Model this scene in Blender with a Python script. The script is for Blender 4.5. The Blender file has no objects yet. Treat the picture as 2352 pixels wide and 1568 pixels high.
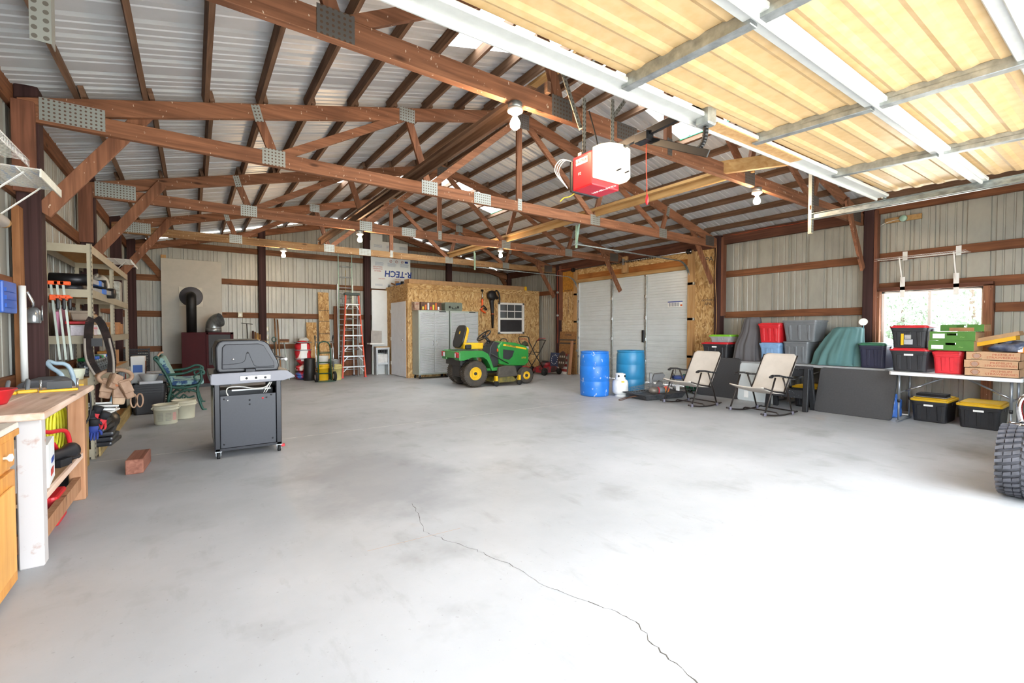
import bpy, bmesh, math, random
from mathutils import Vector, Matrix, Euler
random.seed(7)
PI = math.pi
SC = bpy.context.scene
COL = SC.collection
R = math.radians

# ------------------------------------------------------------------ camera, sky, sun, exposure
cam_d = bpy.data.cameras.new('camera'); cam = bpy.data.objects.new('camera', cam_d); COL.objects.link(cam)
cam_d.sensor_width = 36.0; cam_d.lens = 36.0*1045.0/2352.0; cam_d.clip_start = 0.05; cam_d.clip_end = 200
cam.location = (0, 0, 1.3)
cam.rotation_euler = (PI/2 - math.atan(26/1045.0), 0, -R(35.0))
SC.camera = cam
world = bpy.data.worlds.new('sky'); SC.world = world; world.use_nodes = True
wn = world.node_tree.nodes; wl = world.node_tree.links
bg = wn['Background']
bg.inputs['Color'].default_value = (0.85, 0.93, 1.0, 1); bg.inputs['Strength'].default_value = 11.0
sun_d = bpy.data.lights.new('sun_offscreen', 'SUN'); sun = bpy.data.objects.new('sun_offscreen', sun_d); COL.objects.link(sun)
sun_d.energy = 10.0; sun_d.angle = R(4.0); sun_d.color = (1.0, 0.97, 0.92)
sun.rotation_euler = (R(24), 0, R(28))
vs = SC.view_settings
vs.view_transform = 'Standard'; vs.look = 'None'; vs.gamma = 1.0; vs.exposure = 0.72; vs.use_curve_mapping = False

# ------------------------------------------------------------------ materials
def lin(h):
    if isinstance(h, str):
        h = h.lstrip('#'); c = [int(h[i:i+2], 16)/255 for i in (0, 2, 4)]
    else: c = [x/255 for x in h]
    return tuple((x/12.92 if x <= .04045 else ((x+.055)/1.055)**2.4) for x in c) + (1,)
MATS = {}
def nodes_of(m):
    m.use_nodes = True
    return m.node_tree.nodes, m.node_tree.links, m.node_tree.nodes['Principled BSDF']
def pm(name, col, rough=.5, metal=0., var=.10, scale=6., stretch=(1, 1, 1), bump=0., col2=None, spec=None, alpha=1., trans=0., detail=5., emit=None, es=0., coat=0., c2pos=(.35, .7)):
    """procedural principled material: base colour modulated by object-space noise"""
    if name in MATS: return MATS[name]
    m = bpy.data.materials.new(name); n, l, b = nodes_of(m)
    c1 = lin(col)
    c2 = lin(col2) if col2 else tuple(max(0, x*(1-var*2.2)) for x in c1[:3]) + (1,)
    if not col2: c1 = tuple(min(1, x*(1+var*.8)) for x in c1[:3]) + (1,)
    tc = n.new('ShaderNodeTexCoord'); mp = n.new('ShaderNodeMapping'); nz = n.new('ShaderNodeTexNoise'); rp = n.new('ShaderNodeValToRGB')
    mp.inputs['Scale'].default_value = stretch
    nz.inputs['Scale'].default_value = scale; nz.inputs['Detail'].default_value = detail; nz.inputs['Roughness'].default_value = .6
    rp.color_ramp.elements[0].position = c2pos[0]; rp.color_ramp.elements[1].position = c2pos[1]
    rp.color_ramp.elements[0].color = c2; rp.color_ramp.elements[1].color = c1
    l.new(tc.outputs['Object'], mp.inputs['Vector']); l.new(mp.outputs['Vector'], nz.inputs['Vector'])
    l.new(nz.outputs['Fac'], rp.inputs['Fac']); l.new(rp.outputs['Color'], b.inputs['Base Color'])
    b.inputs['Roughness'].default_value = rough; b.inputs['Metallic'].default_value = metal
    if spec is not None: b.inputs['Specular IOR Level'].default_value = spec
    if alpha < 1: b.inputs['Alpha'].default_value = alpha
    if trans: b.inputs['Transmission Weight'].default_value = trans
    if coat: b.inputs['Coat Weight'].default_value = coat
    if emit: b.inputs['Emission Color'].default_value = lin(emit); b.inputs['Emission Strength'].default_value = es
    if bump:
        bp = n.new('ShaderNodeBump'); bp.inputs['Strength'].default_value = bump; bp.inputs['Distance'].default_value = .01
        l.new(nz.outputs['Fac'], bp.inputs['Height']); l.new(bp.outputs['Normal'], b.inputs['Normal'])
    MATS[name] = m
    return m
def wood(name, c1, c2, axis=0, rough=.75, specks=0., knots=True):
    """grain stretched along one axis, knots, optional pale specks"""
    if name in MATS: return MATS[name]
    m = bpy.data.materials.new(name); n, l, b = nodes_of(m)
    tc = n.new('ShaderNodeTexCoord'); mp = n.new('ShaderNodeMapping')
    s = [26., 26., 26.]; s[axis] = 1.4; mp.inputs['Scale'].default_value = s
    oi = n.new('ShaderNodeObjectInfo'); ad = n.new('ShaderNodeVectorMath'); ad.operation = 'ADD'
    ml = n.new('ShaderNodeVectorMath'); ml.operation = 'SCALE'; ml.inputs['Scale'].default_value = 37.
    cb = n.new('ShaderNodeCombineXYZ'); l.new(oi.outputs['Random'], cb.inputs[0]); l.new(oi.outputs['Random'], cb.inputs[1])
    l.new(cb.outputs[0], ml.inputs[0]); l.new(tc.outputs['Object'], ad.inputs[0]); l.new(ml.outputs[0], ad.inputs[1])
    l.new(ad.outputs[0], mp.inputs['Vector'])
    nz = n.new('ShaderNodeTexNoise'); nz.inputs['Scale'].default_value = 1.; nz.inputs['Detail'].default_value = 7.; nz.inputs['Distortion'].default_value = .6
    l.new(mp.outputs['Vector'], nz.inputs['Vector'])
    rp = n.new('ShaderNodeValToRGB'); rp.color_ramp.elements[0].position = .3; rp.color_ramp.elements[1].position = .72
    rp.color_ramp.elements[0].color = lin(c2); rp.color_ramp.elements[1].color = lin(c1)
    l.new(nz.outputs['Fac'], rp.inputs['Fac'])
    last = rp.outputs['Color']
    def mix(fac, col, a):
        mx = n.new('ShaderNodeMix'); mx.data_type = 'RGBA'
        l.new(fac, mx.inputs['Factor']); l.new(a, mx.inputs['A'])
        mx.inputs['B'].default_value = col; return mx.outputs['Result']
    n2 = n.new('ShaderNodeTexNoise'); n2.inputs['Scale'].default_value = 1.7; n2.inputs['Detail'].default_value = 3.
    l.new(ad.outputs[0], n2.inputs['Vector'])
    r2 = n.new('ShaderNodeValToRGB'); r2.color_ramp.elements[0].position = .52; r2.color_ramp.elements[1].position = .74
    r2.color_ramp.elements[0].color = (0, 0, 0, 1); r2.color_ramp.elements[1].color = (.55, .55, .55, 1)
    l.new(n2.outputs['Fac'], r2.inputs['Fac'])
    d = tuple(x*.55 for x in lin(c2)[:3])+(1,)
    last = mix(r2.outputs['Color'], d, last)
    if knots:
        mk = n.new('ShaderNodeMapping'); ks = [5., 5., 5.]; ks[axis] = 1.6; mk.inputs['Scale'].default_value = ks
        l.new(ad.outputs[0], mk.inputs['Vector'])
        vo = n.new('ShaderNodeTexVoronoi'); vo.inputs['Scale'].default_value = 1.; l.new(mk.outputs['Vector'], vo.inputs['Vector'])
        r3 = n.new('ShaderNodeValToRGB'); r3.color_ramp.elements[0].position = .05; r3.color_ramp.elements[1].position = .11
        r3.color_ramp.elements[0].color = (.8, .8, .8, 1); r3.color_ramp.elements[1].color = (0, 0, 0, 1)
        l.new(vo.outputs['Distance'], r3.inputs['Fac'])
        last = mix(r3.outputs['Color'], tuple(x*.3 for x in lin(c2)[:3])+(1,), last)
    if specks:
        vo = n.new('ShaderNodeTexNoise'); vo.inputs['Scale'].default_value = 42.; vo.inputs['Detail'].default_value = 2.
        mk = n.new('ShaderNodeMapping'); mk.inputs['Scale'].default_value = (1, 1, .45); l.new(ad.outputs[0], mk.inputs['Vector']); l.new(mk.outputs['Vector'], vo.inputs['Vector'])
        r3 = n.new('ShaderNodeValToRGB'); r3.color_ramp.elements[0].position = .735-specks*.06; r3.color_ramp.elements[1].position = .76-specks*.06
        r3.color_ramp.elements[0].color = (0, 0, 0, 1); r3.color_ramp.elements[1].color = (.8, .8, .8, 1)
        l.new(vo.outputs['Fac'], r3.inputs['Fac'])
        last = mix(r3.outputs['Color'], lin('d8c3ac'), last)
    l.new(last, b.inputs['Base Color']); b.inputs['Roughness'].default_value = rough; b.inputs['Specular IOR Level'].default_value = .25
    bp = n.new('ShaderNodeBump'); bp.inputs['Strength'].default_value = .15; bp.inputs['Distance'].default_value = .004
    l.new(nz.outputs['Fac'], bp.inputs['Height']); l.new(bp.outputs['Normal'], b.inputs['Normal'])
    MATS[name] = m
    return m
def dots(name, base, dot, n_per_m=28., rad=.26, metal=.6, rough=.45, axes=(0, 2), shape_pow=2.):
    """flat metal plate with a regular grid of punched holes (flat print on the plate)"""
    if name in MATS: return MATS[name]
    m = bpy.data.materials.new(name); n, l, b = nodes_of(m)
    tc = n.new('ShaderNodeTexCoord'); sp = n.new('ShaderNodeSeparateXYZ'); l.new(tc.outputs['Object'], sp.inputs[0])
    sq = []
    for a in axes:
        mu = n.new('ShaderNodeMath'); mu.operation = 'MULTIPLY'; mu.inputs[1].default_value = n_per_m; l.new(sp.outputs[a], mu.inputs[0])
        fr = n.new('ShaderNodeMath'); fr.operation = 'FRACT'; l.new(mu.outputs[0], fr.inputs[0])
        su = n.new('ShaderNodeMath'); su.operation = 'SUBTRACT'; su.inputs[1].default_value = .5; l.new(fr.outputs[0], su.inputs[0])
        pw = n.new('ShaderNodeMath'); pw.operation = 'MULTIPLY'; l.new(su.outputs[0], pw.inputs[0]); l.new(su.outputs[0], pw.inputs[1]); sq.append(pw)
    ad = n.new('ShaderNodeMath'); l.new(sq[0].outputs[0], ad.inputs[0]); l.new(sq[1].outputs[0], ad.inputs[1])
    lt = n.new('ShaderNodeMath'); lt.operation = 'LESS_THAN'; lt.inputs[1].default_value = rad*rad; l.new(ad.outputs[0], lt.inputs[0])
    mx = n.new('ShaderNodeMix'); mx.data_type = 'RGBA'; l.new(lt.outputs[0], mx.inputs['Factor'])
    mx.inputs['A'].default_value = lin(base); mx.inputs['B'].default_value = lin(dot)
    l.new(mx.outputs['Result'], b.inputs['Base Color'])
    mr = n.new('ShaderNodeMath'); mr.operation = 'MULTIPLY_ADD'; mr.inputs[1].default_value = -metal; mr.inputs[2].default_value = metal; l.new(lt.outputs[0], mr.inputs[0]); l.new(mr.outputs[0], b.inputs['Metallic'])
    b.inputs['Roughness'].default_value = rough
    MATS[name] = m
    return m

# ------------------------------------------------------------------ mesh builder
class MB:
    def __init__(s, M=None): s.v = []; s.f = []; s.s = []; s.M = M or Matrix.Identity(4)
    def at(s, loc=(0, 0, 0), rot=(0, 0, 0), scale=1.):
        s.M = Matrix.Translation(loc) @ Euler(rot).to_matrix().to_4x4() @ Matrix.Diagonal((scale, scale, scale, 1)) if not isinstance(scale, (tuple, list)) else Matrix.Translation(loc) @ Euler(rot).to_matrix().to_4x4() @ Matrix.Diagonal(tuple(scale)+(1,))
        return s
    def add(s, vs, fs, smooth=False):
        o = len(s.v)
        s.v += [tuple(s.M @ Vector(v)) for v in vs]
        for f in fs: s.f.append(tuple(i+o for i in f)); s.s.append(smooth)
        return s
    def box(s, x0, x1, y0, y1, z0, z1):
        return s.add([(x0, y0, z0), (x1, y0, z0), (x1, y1, z0), (x0, y1, z0), (x0, y0, z1), (x1, y0, z1), (x1, y1, z1), (x0, y1, z1)],
                     [(3, 2, 1, 0), (4, 5, 6, 7), (0, 1, 5, 4), (1, 2, 6, 5), (2, 3, 7, 6), (3, 0, 4, 7)])
    def cbox(s, c, d):
        return s.box(c[0]-d[0]/2, c[0]+d[0]/2, c[1]-d[1]/2, c[1]+d[1]/2, c[2]-d[2]/2, c[2]+d[2]/2)
    def taper(s, x0, x1, y0, y1, z0, z1, k=.9):
        """box whose bottom is smaller than its top (k) or the reverse (k>1)"""
        cx, cy = (x0+x1)/2, (y0+y1)/2
        b = [(cx+(x-cx)*k, cy+(y-cy)*k, z0) for x, y in ((x0, y0), (x1, y0), (x1, y1), (x0, y1))]
        t = [(x, y, z1) for x, y in ((x0, y0), (x1, y0), (x1, y1), (x0, y1))]
        return s.add(b+t, [(3, 2, 1, 0), (4, 5, 6, 7), (0, 1, 5, 4), (1, 2, 6, 5), (2, 3, 7, 6), (3, 0, 4, 7)])
    def beam(s, p0, p1, w, h, up=(0, 0, 1)):
        """bar from p0 to p1; w across, h along up"""
        p0, p1 = Vector(p0), Vector(p1); d = (p1-p0).normalized(); u = Vector(up)
        sd = d.cross(u)
        if sd.length < 1e-4: sd = d.cross(Vector((1, 0, 0)))
        sd.normalize(); u = sd.cross(d).normalized()
        vs = []
        for p in (p0, p1):
            for a, b in ((-1, -1), (1, -1), (1, 1), (-1, 1)): vs.append(p+sd*a*w/2+u*b*h/2)
        return s.add(vs, [(0, 1, 2, 3), (7, 6, 5, 4), (0, 4, 5, 1), (1, 5, 6, 2), (2, 6, 7, 3), (3, 7, 4, 0)])
    def tube(s, pts, r, n=8, closed=False, cap=True):
        pts = [Vector(p) for p in pts]; k = len(pts); vs = []; fs = []
        rr = r if isinstance(r, (list, tuple)) else [r]*k
        prev = None
        for i, p in enumerate(pts):
            a = pts[(i-1) % k] if (closed or i > 0) else p; c = pts[(i+1) % k] if (closed or i < k-1) else p
            d = (c-a)
            d = d.normalized() if d.length > 1e-9 else Vector((0, 0, 1))
            if prev is None:
                q = Vector((0, 0, 1)) if abs(d.z) < .9 else Vector((1, 0, 0)); x = d.cross(q).normalized()
            else:
                x = prev - d*prev.dot(d)
                x = x.normalized() if x.length > 1e-6 else d.orthogonal().normalized()
            prev = x; y = d.cross(x)
            for j in range(n):
                t = 2*PI*j/n; vs.append(p + (x*math.cos(t)+y*math.sin(t))*rr[i])
        m = k if closed else k-1
        for i in range(m):
            for j in range(n):
                a = i*n+j; b = i*n+(j+1) % n; c = ((i+1) % k)*n+(j+1) % n; d_ = ((i+1) % k)*n+j
                fs.append((a, b, c, d_))
        s.add(vs, fs, True)
        if cap and not closed:
            s.add(vs[:n], [tuple(range(n-1, -1, -1))]); s.add(vs[-n:], [tuple(range(n))])
        return s
    def lathe(s, prof, n=24, axis='z', cap=True, sm=True, a0=0., a1=2*PI):
        """prof: list of (radius, height)"""
        full = abs(a1-a0-2*PI) < 1e-6; nn = n if full else n+1
        vs = []; fs = []
        for r, h in prof:
            for j in range(nn):
                t = a0+(a1-a0)*j/n; x, y = r*math.cos(t), r*math.sin(t)
                vs.append({'z': (x, y, h), 'y': (x, h, -y), 'x': (h, x, y)}[axis])
        for i in range(len(prof)-1):
            for j in range(n):
                k = (j+1) % nn
                fs.append((i*nn+j, i*nn+k, (i+1)*nn+k, (i+1)*nn+j))
        s.add(vs, fs, sm)
        if cap and full:
            if prof[0][0] > 1e-5: s.add(vs[:nn], [tuple(range(nn-1, -1, -1))])
            if prof[-1][0] > 1e-5: s.add(vs[-nn:], [tuple(range(nn))])
        return s
    def prism(s, poly, h0, h1, axis='y', sm=False):
        """extrude a 2D polygon; axis y: (x,z) polygon extruded in y; x: (y,z); z: (x,y)"""
        n = len(poly)
        f = {'y': lambda p, h: (p[0], h, p[1]), 'x': lambda p, h: (h, p[0], p[1]), 'z': lambda p, h: (p[0], p[1], h)}[axis]
        vs = [f(p, h0) for p in poly]+[f(p, h1) for p in poly]
        s.add(vs, [tuple(range(n-1, -1, -1)), tuple(range(n, 2*n))])
        return s.add(vs, [(i, (i+1) % n, n+(i+1) % n, n+i) for i in range(n)], sm)
    def ball(s, c, r, n=12, m=8, sq=(1, 1, 1)):
        vs = []; fs = []
        for i in range(m+1):
            p = PI*i/m
            for j in range(n):
                t = 2*PI*j/n
                vs.append((c[0]+r*sq[0]*math.sin(p)*math.cos(t), c[1]+r*sq[1]*math.sin(p)*math.sin(t), c[2]+r*sq[2]*math.cos(p)))
        for i in range(m):
            for j in range(n): fs.append((i*n+j, (i+1)*n+j, (i+1)*n+(j+1) % n, i*n+(j+1) % n))
        return s.add(vs, fs, True)
    def rbox(s, x0, x1, y0, y1, z0, z1, r=.02, seg=3, axis='z'):
        """box with rounded edges round one axis"""
        def rr(a0, a1, b0, b1):
            o = []
            for cx, cy, st in ((a1-r, b1-r, 0), (a0+r, b1-r, 1), (a0+r, b0+r, 2), (a1-r, b0+r, 3)):
                for i in range(seg+1):
                    t = PI/2*(st+i/seg); o.append((cx+r*math.cos(t), cy+r*math.sin(t)))
            return o
        if axis == 'z': return s.prism(rr(x0, x1, y0, y1), z0, z1, 'z')
        if axis == 'y': return s.prism(rr(x0, x1, z0, z1), y0, y1, 'y')
        return s.prism(rr(y0, y1, z0, z1), x0, x1, 'x')
    def grid(s, fn, nu, nv, sm=True):
        vs = [fn(i/nu, j/nv) for j in range(nv+1) for i in range(nu+1)]
        fs = [(j*(nu+1)+i, j*(nu+1)+i+1, (j+1)*(nu+1)+i+1, (j+1)*(nu+1)+i) for j in range(nv) for i in range(nu)]
        return s.add(vs, fs, sm)
    def mesh(s, name, mat, bevel=0., bseg=1, fix=True):
        me = bpy.data.meshes.new(name); me.from_pydata(s.v, [], s.f)
        me.polygons.foreach_set('use_smooth', s.s)
        if bevel or fix:
            bm = bmesh.new(); bm.from_mesh(me)
            if fix:
                bmesh.ops.remove_doubles(bm, verts=bm.verts, dist=1e-5)
                bmesh.ops.recalc_face_normals(bm, faces=bm.faces)
            if bevel:
                ed = [e for e in bm.edges if len(e.link_faces) == 2 and e.calc_face_angle(0) > .6]
                bmesh.ops.bevel(bm, geom=ed, offset=bevel, segments=bseg, affect='EDGES', profile=.6, clamp_overlap=True)
            bm.to_mesh(me); bm.free()
        if mat: me.materials.append(mat)
        return me
    def build(s, name, mat, parent=None, bevel=0., bseg=1, loc=(0, 0, 0), rot=(0, 0, 0), fix=True):
        return link(name, s.mesh(name, mat, bevel, bseg, fix), parent, loc, rot)
def link(name, me, parent=None, loc=(0, 0, 0), rot=(0, 0, 0)):
    o = bpy.data.objects.new(name, me); COL.objects.link(o); o.location = loc; o.rotation_euler = rot
    if parent: o.parent = parent
    return o
def thing(name, label, cat, loc=(0, 0, 0), rotz=0., group=None, rot=None):
    o = bpy.data.objects.new(name, None); COL.objects.link(o); o.location = loc; o.rotation_euler = rot or (0, 0, rotz)
    o.empty_display_size = .1
    return tag(o, label, cat, group)
def tag(o, label, cat, group=None):
    o['label'] = label; o['category'] = cat
    if group: o['group'] = group
    return o
def struct(name, label=None):
    o = bpy.data.objects.new(name, None); COL.objects.link(o); o['kind'] = 'structure'
    if label: o['label'] = label
    return o
def st(o, label=None):
    o['kind'] = 'structure'
    if label: o['label'] = label
    return o
def dup(root, loc=None, rotz=None, label=None, rot=None):
    r = root.copy(); COL.objects.link(r)
    if loc is not None: r.location = loc
    if rotz is not None: r.rotation_euler = (0, 0, rotz)
    if rot is not None: r.rotation_euler = rot
    if label: r['label'] = label
    for ch in list(root.children):
        c = ch.copy(); COL.objects.link(c); c.parent = r
        for g in list(ch.children):
            d = g.copy(); COL.objects.link(d); d.parent = c
    return r
def text(name, body, size, mat, parent, loc, rot, sx=1., extrude=.0006, bold=0., align='CENTER', shear=0.):
    cu = bpy.data.curves.new(name, 'FONT'); cu.body = body; cu.size = size; cu.align_x = align; cu.align_y = 'CENTER'
    cu.extrude = extrude; cu.offset = bold; cu.resolution_u = 2; cu.shear = shear; cu.space_line = .9
    o = bpy.data.objects.new(name+'_tmp', cu); COL.objects.link(o)
    bpy.context.view_layer.update()
    dg = bpy.context.evaluated_depsgraph_get()
    me = bpy.data.meshes.new_from_object(o.evaluated_get(dg)); me.name = name
    bpy.data.objects.remove(o)
    me.materials.clear(); me.materials.append(mat)
    q = link(name, me, parent, loc, rot); q.scale = (sx, 1, 1)
    return q
def arc(cx, cy, r, a0, a1, n):
    return [(cx+r*math.cos(a0+(a1-a0)*i/n), cy+r*math.sin(a0+(a1-a0)*i/n)) for i in range(n+1)]
def smooth_path(pts, k=6):
    """Catmull-Rom through points"""
    P = [Vector(p) for p in pts]; out = []
    for i in range(len(P)-1):
        p0 = P[max(i-1, 0)]; p1 = P[i]; p2 = P[i+1]; p3 = P[min(i+2, len(P)-1)]
        for j in range(k):
            t = j/k
            out.append(.5*((2*p1)+(-p0+p2)*t+(2*p0-5*p1+4*p2-p3)*t*t+(-p0+3*p1-3*p2+p3)*t*t*t))
    out.append(P[-1]); return out

# shared palette
W_TRUSS = [wood('truss_wood_x', '9a694d', '6b4632', 0, specks=.5), wood('truss_wood_z', '96674c', '684331', 2, specks=.5)]
W_TRUSSP = wood('truss_wood_pale', 'a07e58', '7a5838', 0, specks=.8)
W_GIRT_Y = wood('girt_wood_y', '85573a', '5f3a26', 1); W_GIRT_X = wood('girt_wood_x', '865b3f', '613f2a', 0)
W_POST = wood('post_wood', '4a3230', '2c1b1b', 2, knots=False)
W_PURLIN = wood('purlin_wood', '7b5f4b', '523b2d', 1)
W_NEW = wood('new_lumber_z', 'c09c6e', 'a87f52', 2, knots=False); W_NEWY = wood('new_lumber_y', 'b99664', '9c7446', 1, knots=False)
W_HDR = wood('header_wood', '6a4434', '4b2d22', 1)
GALV = pm('galvanised_steel', 'b4b9b8', .38, .75, var=.14, scale=18)
GALV2 = pm('zinc_track', 'aab2b2', .35, .8, var=.2, scale=30, stretch=(1, .4, 1))
PLATE = dots('nail_plate', 'a3a8a4', '5c4638', 30, .24, axes=(0, 2)); PLATE_D = dots('nail_plate_dark', '6f6d6b', '54402f', 30, .26, axes=(0, 2))
PERF = dots('perforated_angle', '8f908a', '4a453e', 30, .27, axes=(0, 2)); 
WHITE = pm('white_paint', 'e8e8e4', .45, var=.03); BLACK = pm('black_plastic', '1d1d20', .45, var=.15)
RUBBER = pm('rubber', '1a1a1b', .8, var=.2, scale=20); STEEL = pm('bright_steel', 'c9ccd0', .25, .9, var=.08)
DARKMET = pm('dark_metal', '2c2c2f', .4, .6, var=.15); CARD = pm('cardboard', 'b08a62', .85, var=.08, scale=12)
GREYPL = pm('grey_plastic', '6e7378', .5, var=.07); REDPL = pm('red_plastic', 'c01f2a', .4, var=.08); YELPL = pm('yellow_plastic', 'e8b81c', .45, var=.06)
BLUEPL = pm('blue_plastic', '2f62b0', .45, var=.08); CHROME = pm('chrome', 'd8dadd', .12, 1., var=.04)
INK = pm('dark_ink', '22242c', .7, var=.02); INKBLUE = pm('blue_ink', '1f3f92', .6, var=.02); INKRED = pm('red_ink', 'b5362f', .7, var=.05); PAPER = pm('white_paper', 'eeeeec', .7, var=.03)

# ================================================================== SETTING
XL, XR, YB, YF = -1.24, 9.35, 13.52, -1.0          # inner faces of the siding
CX = 4.03                                          # ridge line
TY = [0.3, 2.92, 5.5, 8.15, 10.8]                  # truss planes
def zc(x): return 3.22 + .25*((x+1.2) if x < CX else (2*CX+1.2-x))   # top of truss top chord
# ---- materials of the shell
def siding_mat(name, c1, c2):
    return pm(name, c1, .42, .15, col2=c2, scale=4., stretch=(2, 2, .7), c2pos=(.25, .8), detail=8.)
M_SIDE = siding_mat('wall_siding', 'a5a49a', '93928a'); M_ROOF = pm('roof_siding', 'bfc1c4', .42, .1, col2='b0b2b5', scale=3., stretch=(.8, 1.6, 1.6), c2pos=(.25, .8), detail=8.)
def concrete():
    m = bpy.data.materials.new('concrete'); n, l, b = nodes_of(m)
    tc = n.new('ShaderNodeTexCoord')
    def nz(sc, det, st_=(1, 1, 1), ro=.6):
        mp = n.new('ShaderNodeMapping'); mp.inputs['Scale'].default_value = st_; l.new(tc.outputs['Object'], mp.inputs['Vector'])
        t = n.new('ShaderNodeTexNoise'); t.inputs['Scale'].default_value = sc; t.inputs['Detail'].default_value = det; t.inputs['Roughness'].default_value = ro
        l.new(mp.outputs['Vector'], t.inputs['Vector']); return t.outputs['Fac']
    def ramp(f, p0, p1, c0, c1):
        r = n.new('ShaderNodeValToRGB'); r.color_ramp.elements[0].position = p0; r.color_ramp.elements[1].position = p1
        r.color_ramp.elements[0].color = c0; r.color_ramp.elements[1].color = c1; l.new(f, r.inputs['Fac']); return r.outputs['Color']
    def mixc(f, a, bcol):
        x = n.new('ShaderNodeMix'); x.data_type = 'RGBA'; l.new(f, x.inputs['Factor']); l.new(a, x.inputs['A']); x.inputs['B'].default_value = bcol; return x.outputs['Result']
    base = ramp(nz(.55, 6), .3, .7, lin('96989a'), lin('b1b2b5'))
    base = mixc(ramp(nz(1.3, 5), .56, .75, (0, 0, 0, 1), (.65, .65, .65, 1)), base, lin('7c7c79'))
    base = mixc(ramp(nz(7, 6, (1, .35, 1)), .58, .74, (0, 0, 0, 1), (.35, .35, .35, 1)), base, lin('7c7c78'))
    base = mixc(ramp(nz(38, 3), .66, .72, (0, 0, 0, 1), (.4, .4, .4, 1)), base, lin('75736f'))
    base = mixc(ramp(nz(1.1, 3, (1, 1, 1)), .68, .8, (0, 0, 0, 1), (.35, .35, .35, 1)), base, lin('b8956e'))
    # the damp-looking dark patch of the slab in front of the grill
    sp = n.new('ShaderNodeVectorMath'); sp.operation = 'SUBTRACT'; l.new(tc.outputs['Object'], sp.inputs[0]); sp.inputs[1].default_value = (1.32, 3.95, 0)
    sc = n.new('ShaderNodeVectorMath'); sc.operation = 'MULTIPLY'; sc.inputs[1].default_value = (1.55, .95, 1); l.new(sp.outputs[0], sc.inputs[0])
    ln = n.new('ShaderNodeVectorMath'); ln.operation = 'LENGTH'; l.new(sc.outputs[0], ln.inputs[0])
    ad = n.new('ShaderNodeMath'); ad.operation = 'MULTIPLY_ADD'; ad.inputs[1].default_value = .5; l.new(nz(2.2, 5), ad.inputs[0]); hf = n.new('ShaderNodeMath'); hf.operation = 'MULTIPLY'; hf.inputs[1].default_value = .42; l.new(ln.outputs['Value'], hf.inputs[0]); l.new(hf.outputs[0], ad.inputs[2])
    base = mixc(ramp(ad.outputs[0], .52, .72, (.6, .6, .6, 1), (0, 0, 0, 1)), base, lin('838488'))
    l.new(base, b.inputs['Base Color'])
    rr = n.new('ShaderNodeMapRange'); l.new(nz(3, 5), rr.inputs['Value']); rr.inputs['To Min'].default_value = .32; rr.inputs['To Max'].default_value = .62; l.new(rr.outputs[0], b.inputs['Roughness'])
    b.inputs['Specular IOR Level'].default_value = .35
    bp = n.new('ShaderNodeBump'); bp.inputs['Strength'].default_value = .08; bp.inputs['Distance'].default_value = .01; l.new(nz(14, 6), bp.inputs['Height']); l.new(bp.outputs['Normal'], b.inputs['Normal'])
    return m
M_CONC = concrete()
def osb(name, axis_stretch):
    m = bpy.data.materials.new(name); n, l, b = nodes_of(m)
    tc = n.new('ShaderNodeTexCoord'); mp = n.new('ShaderNodeMapping'); mp.inputs['Scale'].default_value = axis_stretch; l.new(tc.outputs['Object'], mp.inputs['Vector'])
    nz = n.new('ShaderNodeTexNoise'); nz.inputs['Scale'].default_value = 3.; nz.inputs['Detail'].default_value = 2.; l.new(mp.outputs['Vector'], nz.inputs['Vector'])
    mx = n.new('ShaderNodeMix'); mx.data_type = 'VECTOR'; mx.inputs['Factor'].default_value = .35; l.new(mp.outputs['Vector'], mx.inputs['A']); l.new(nz.outputs['Color'], mx.inputs['B'])
    vo = n.new('ShaderNodeTexVoronoi'); vo.inputs['Scale'].default_value = 24.; l.new(mx.outputs['Result'], vo.inputs['Vector'])
    rp = n.new('ShaderNodeValToRGB'); e = rp.color_ramp.elements; e[0].position = 0; e[0].color = lin('8f6c44'); e[1].position = 1; e[1].color = lin('d2b586')
    k = e.new(.4); k.color = lin('b8925f'); k = e.new(.7); k.color = lin('c39f6c')
    sp = n.new('ShaderNodeSeparateColor'); l.new(vo.outputs['Color'], sp.inputs[0]); l.new(sp.outputs[0], rp.inputs['Fac'])
    l.new(rp.outputs['Color'], b.inputs['Base Color']); b.inputs['Roughness'].default_value = .75; b.inputs['Specular IOR Level'].default_value = .2
    return m
M_OSB = osb('osb_board', (2.2, 2.2, .9)); M_OSBX = osb('osb_board_h', (.9, .9, 2.2))

# ---- floor
floor = struct('floor', 'smooth grey concrete slab floor with a control joint')
MB().box(XL-.1, XR+.1, YF-.4, 5.996, -.12, 0).build('slab', M_CONC, floor)
MB().box(XL-.1, XR+.1, 6.004, YB+.1, -.12, 0).build('slab', M_CONC, floor)
MB().box(XL, XR, 5.995, 6.005, -.1, .0004).build('joint_filler', pm('joint_filler', 'e6e4dd', .8, var=.2, scale=9), floor)
ck = [(1.33, 3.2), (1.29, 3.0), (1.21, 2.71), (1.24, 2.6), (1.28, 2.47), (1.35, 2.3), (1.38, 2.2), (1.43, 2.02), (1.44, 1.85), (1.47, 1.71), (1.55, 1.5), (1.59, 1.39), (1.59, 1.30), (1.54, 1.18), (1.53, 1.09), (1.50, .97), (1.49, .8)]
cp = []
for i in range(len(ck)-1):
    for j in range(4):
        t = j/4; cp.append((ck[i][0]+(ck[i+1][0]-ck[i][0])*t+random.uniform(-.012, .012), ck[i][1]+(ck[i+1][1]-ck[i][1])*t))
mb = MB()
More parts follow.
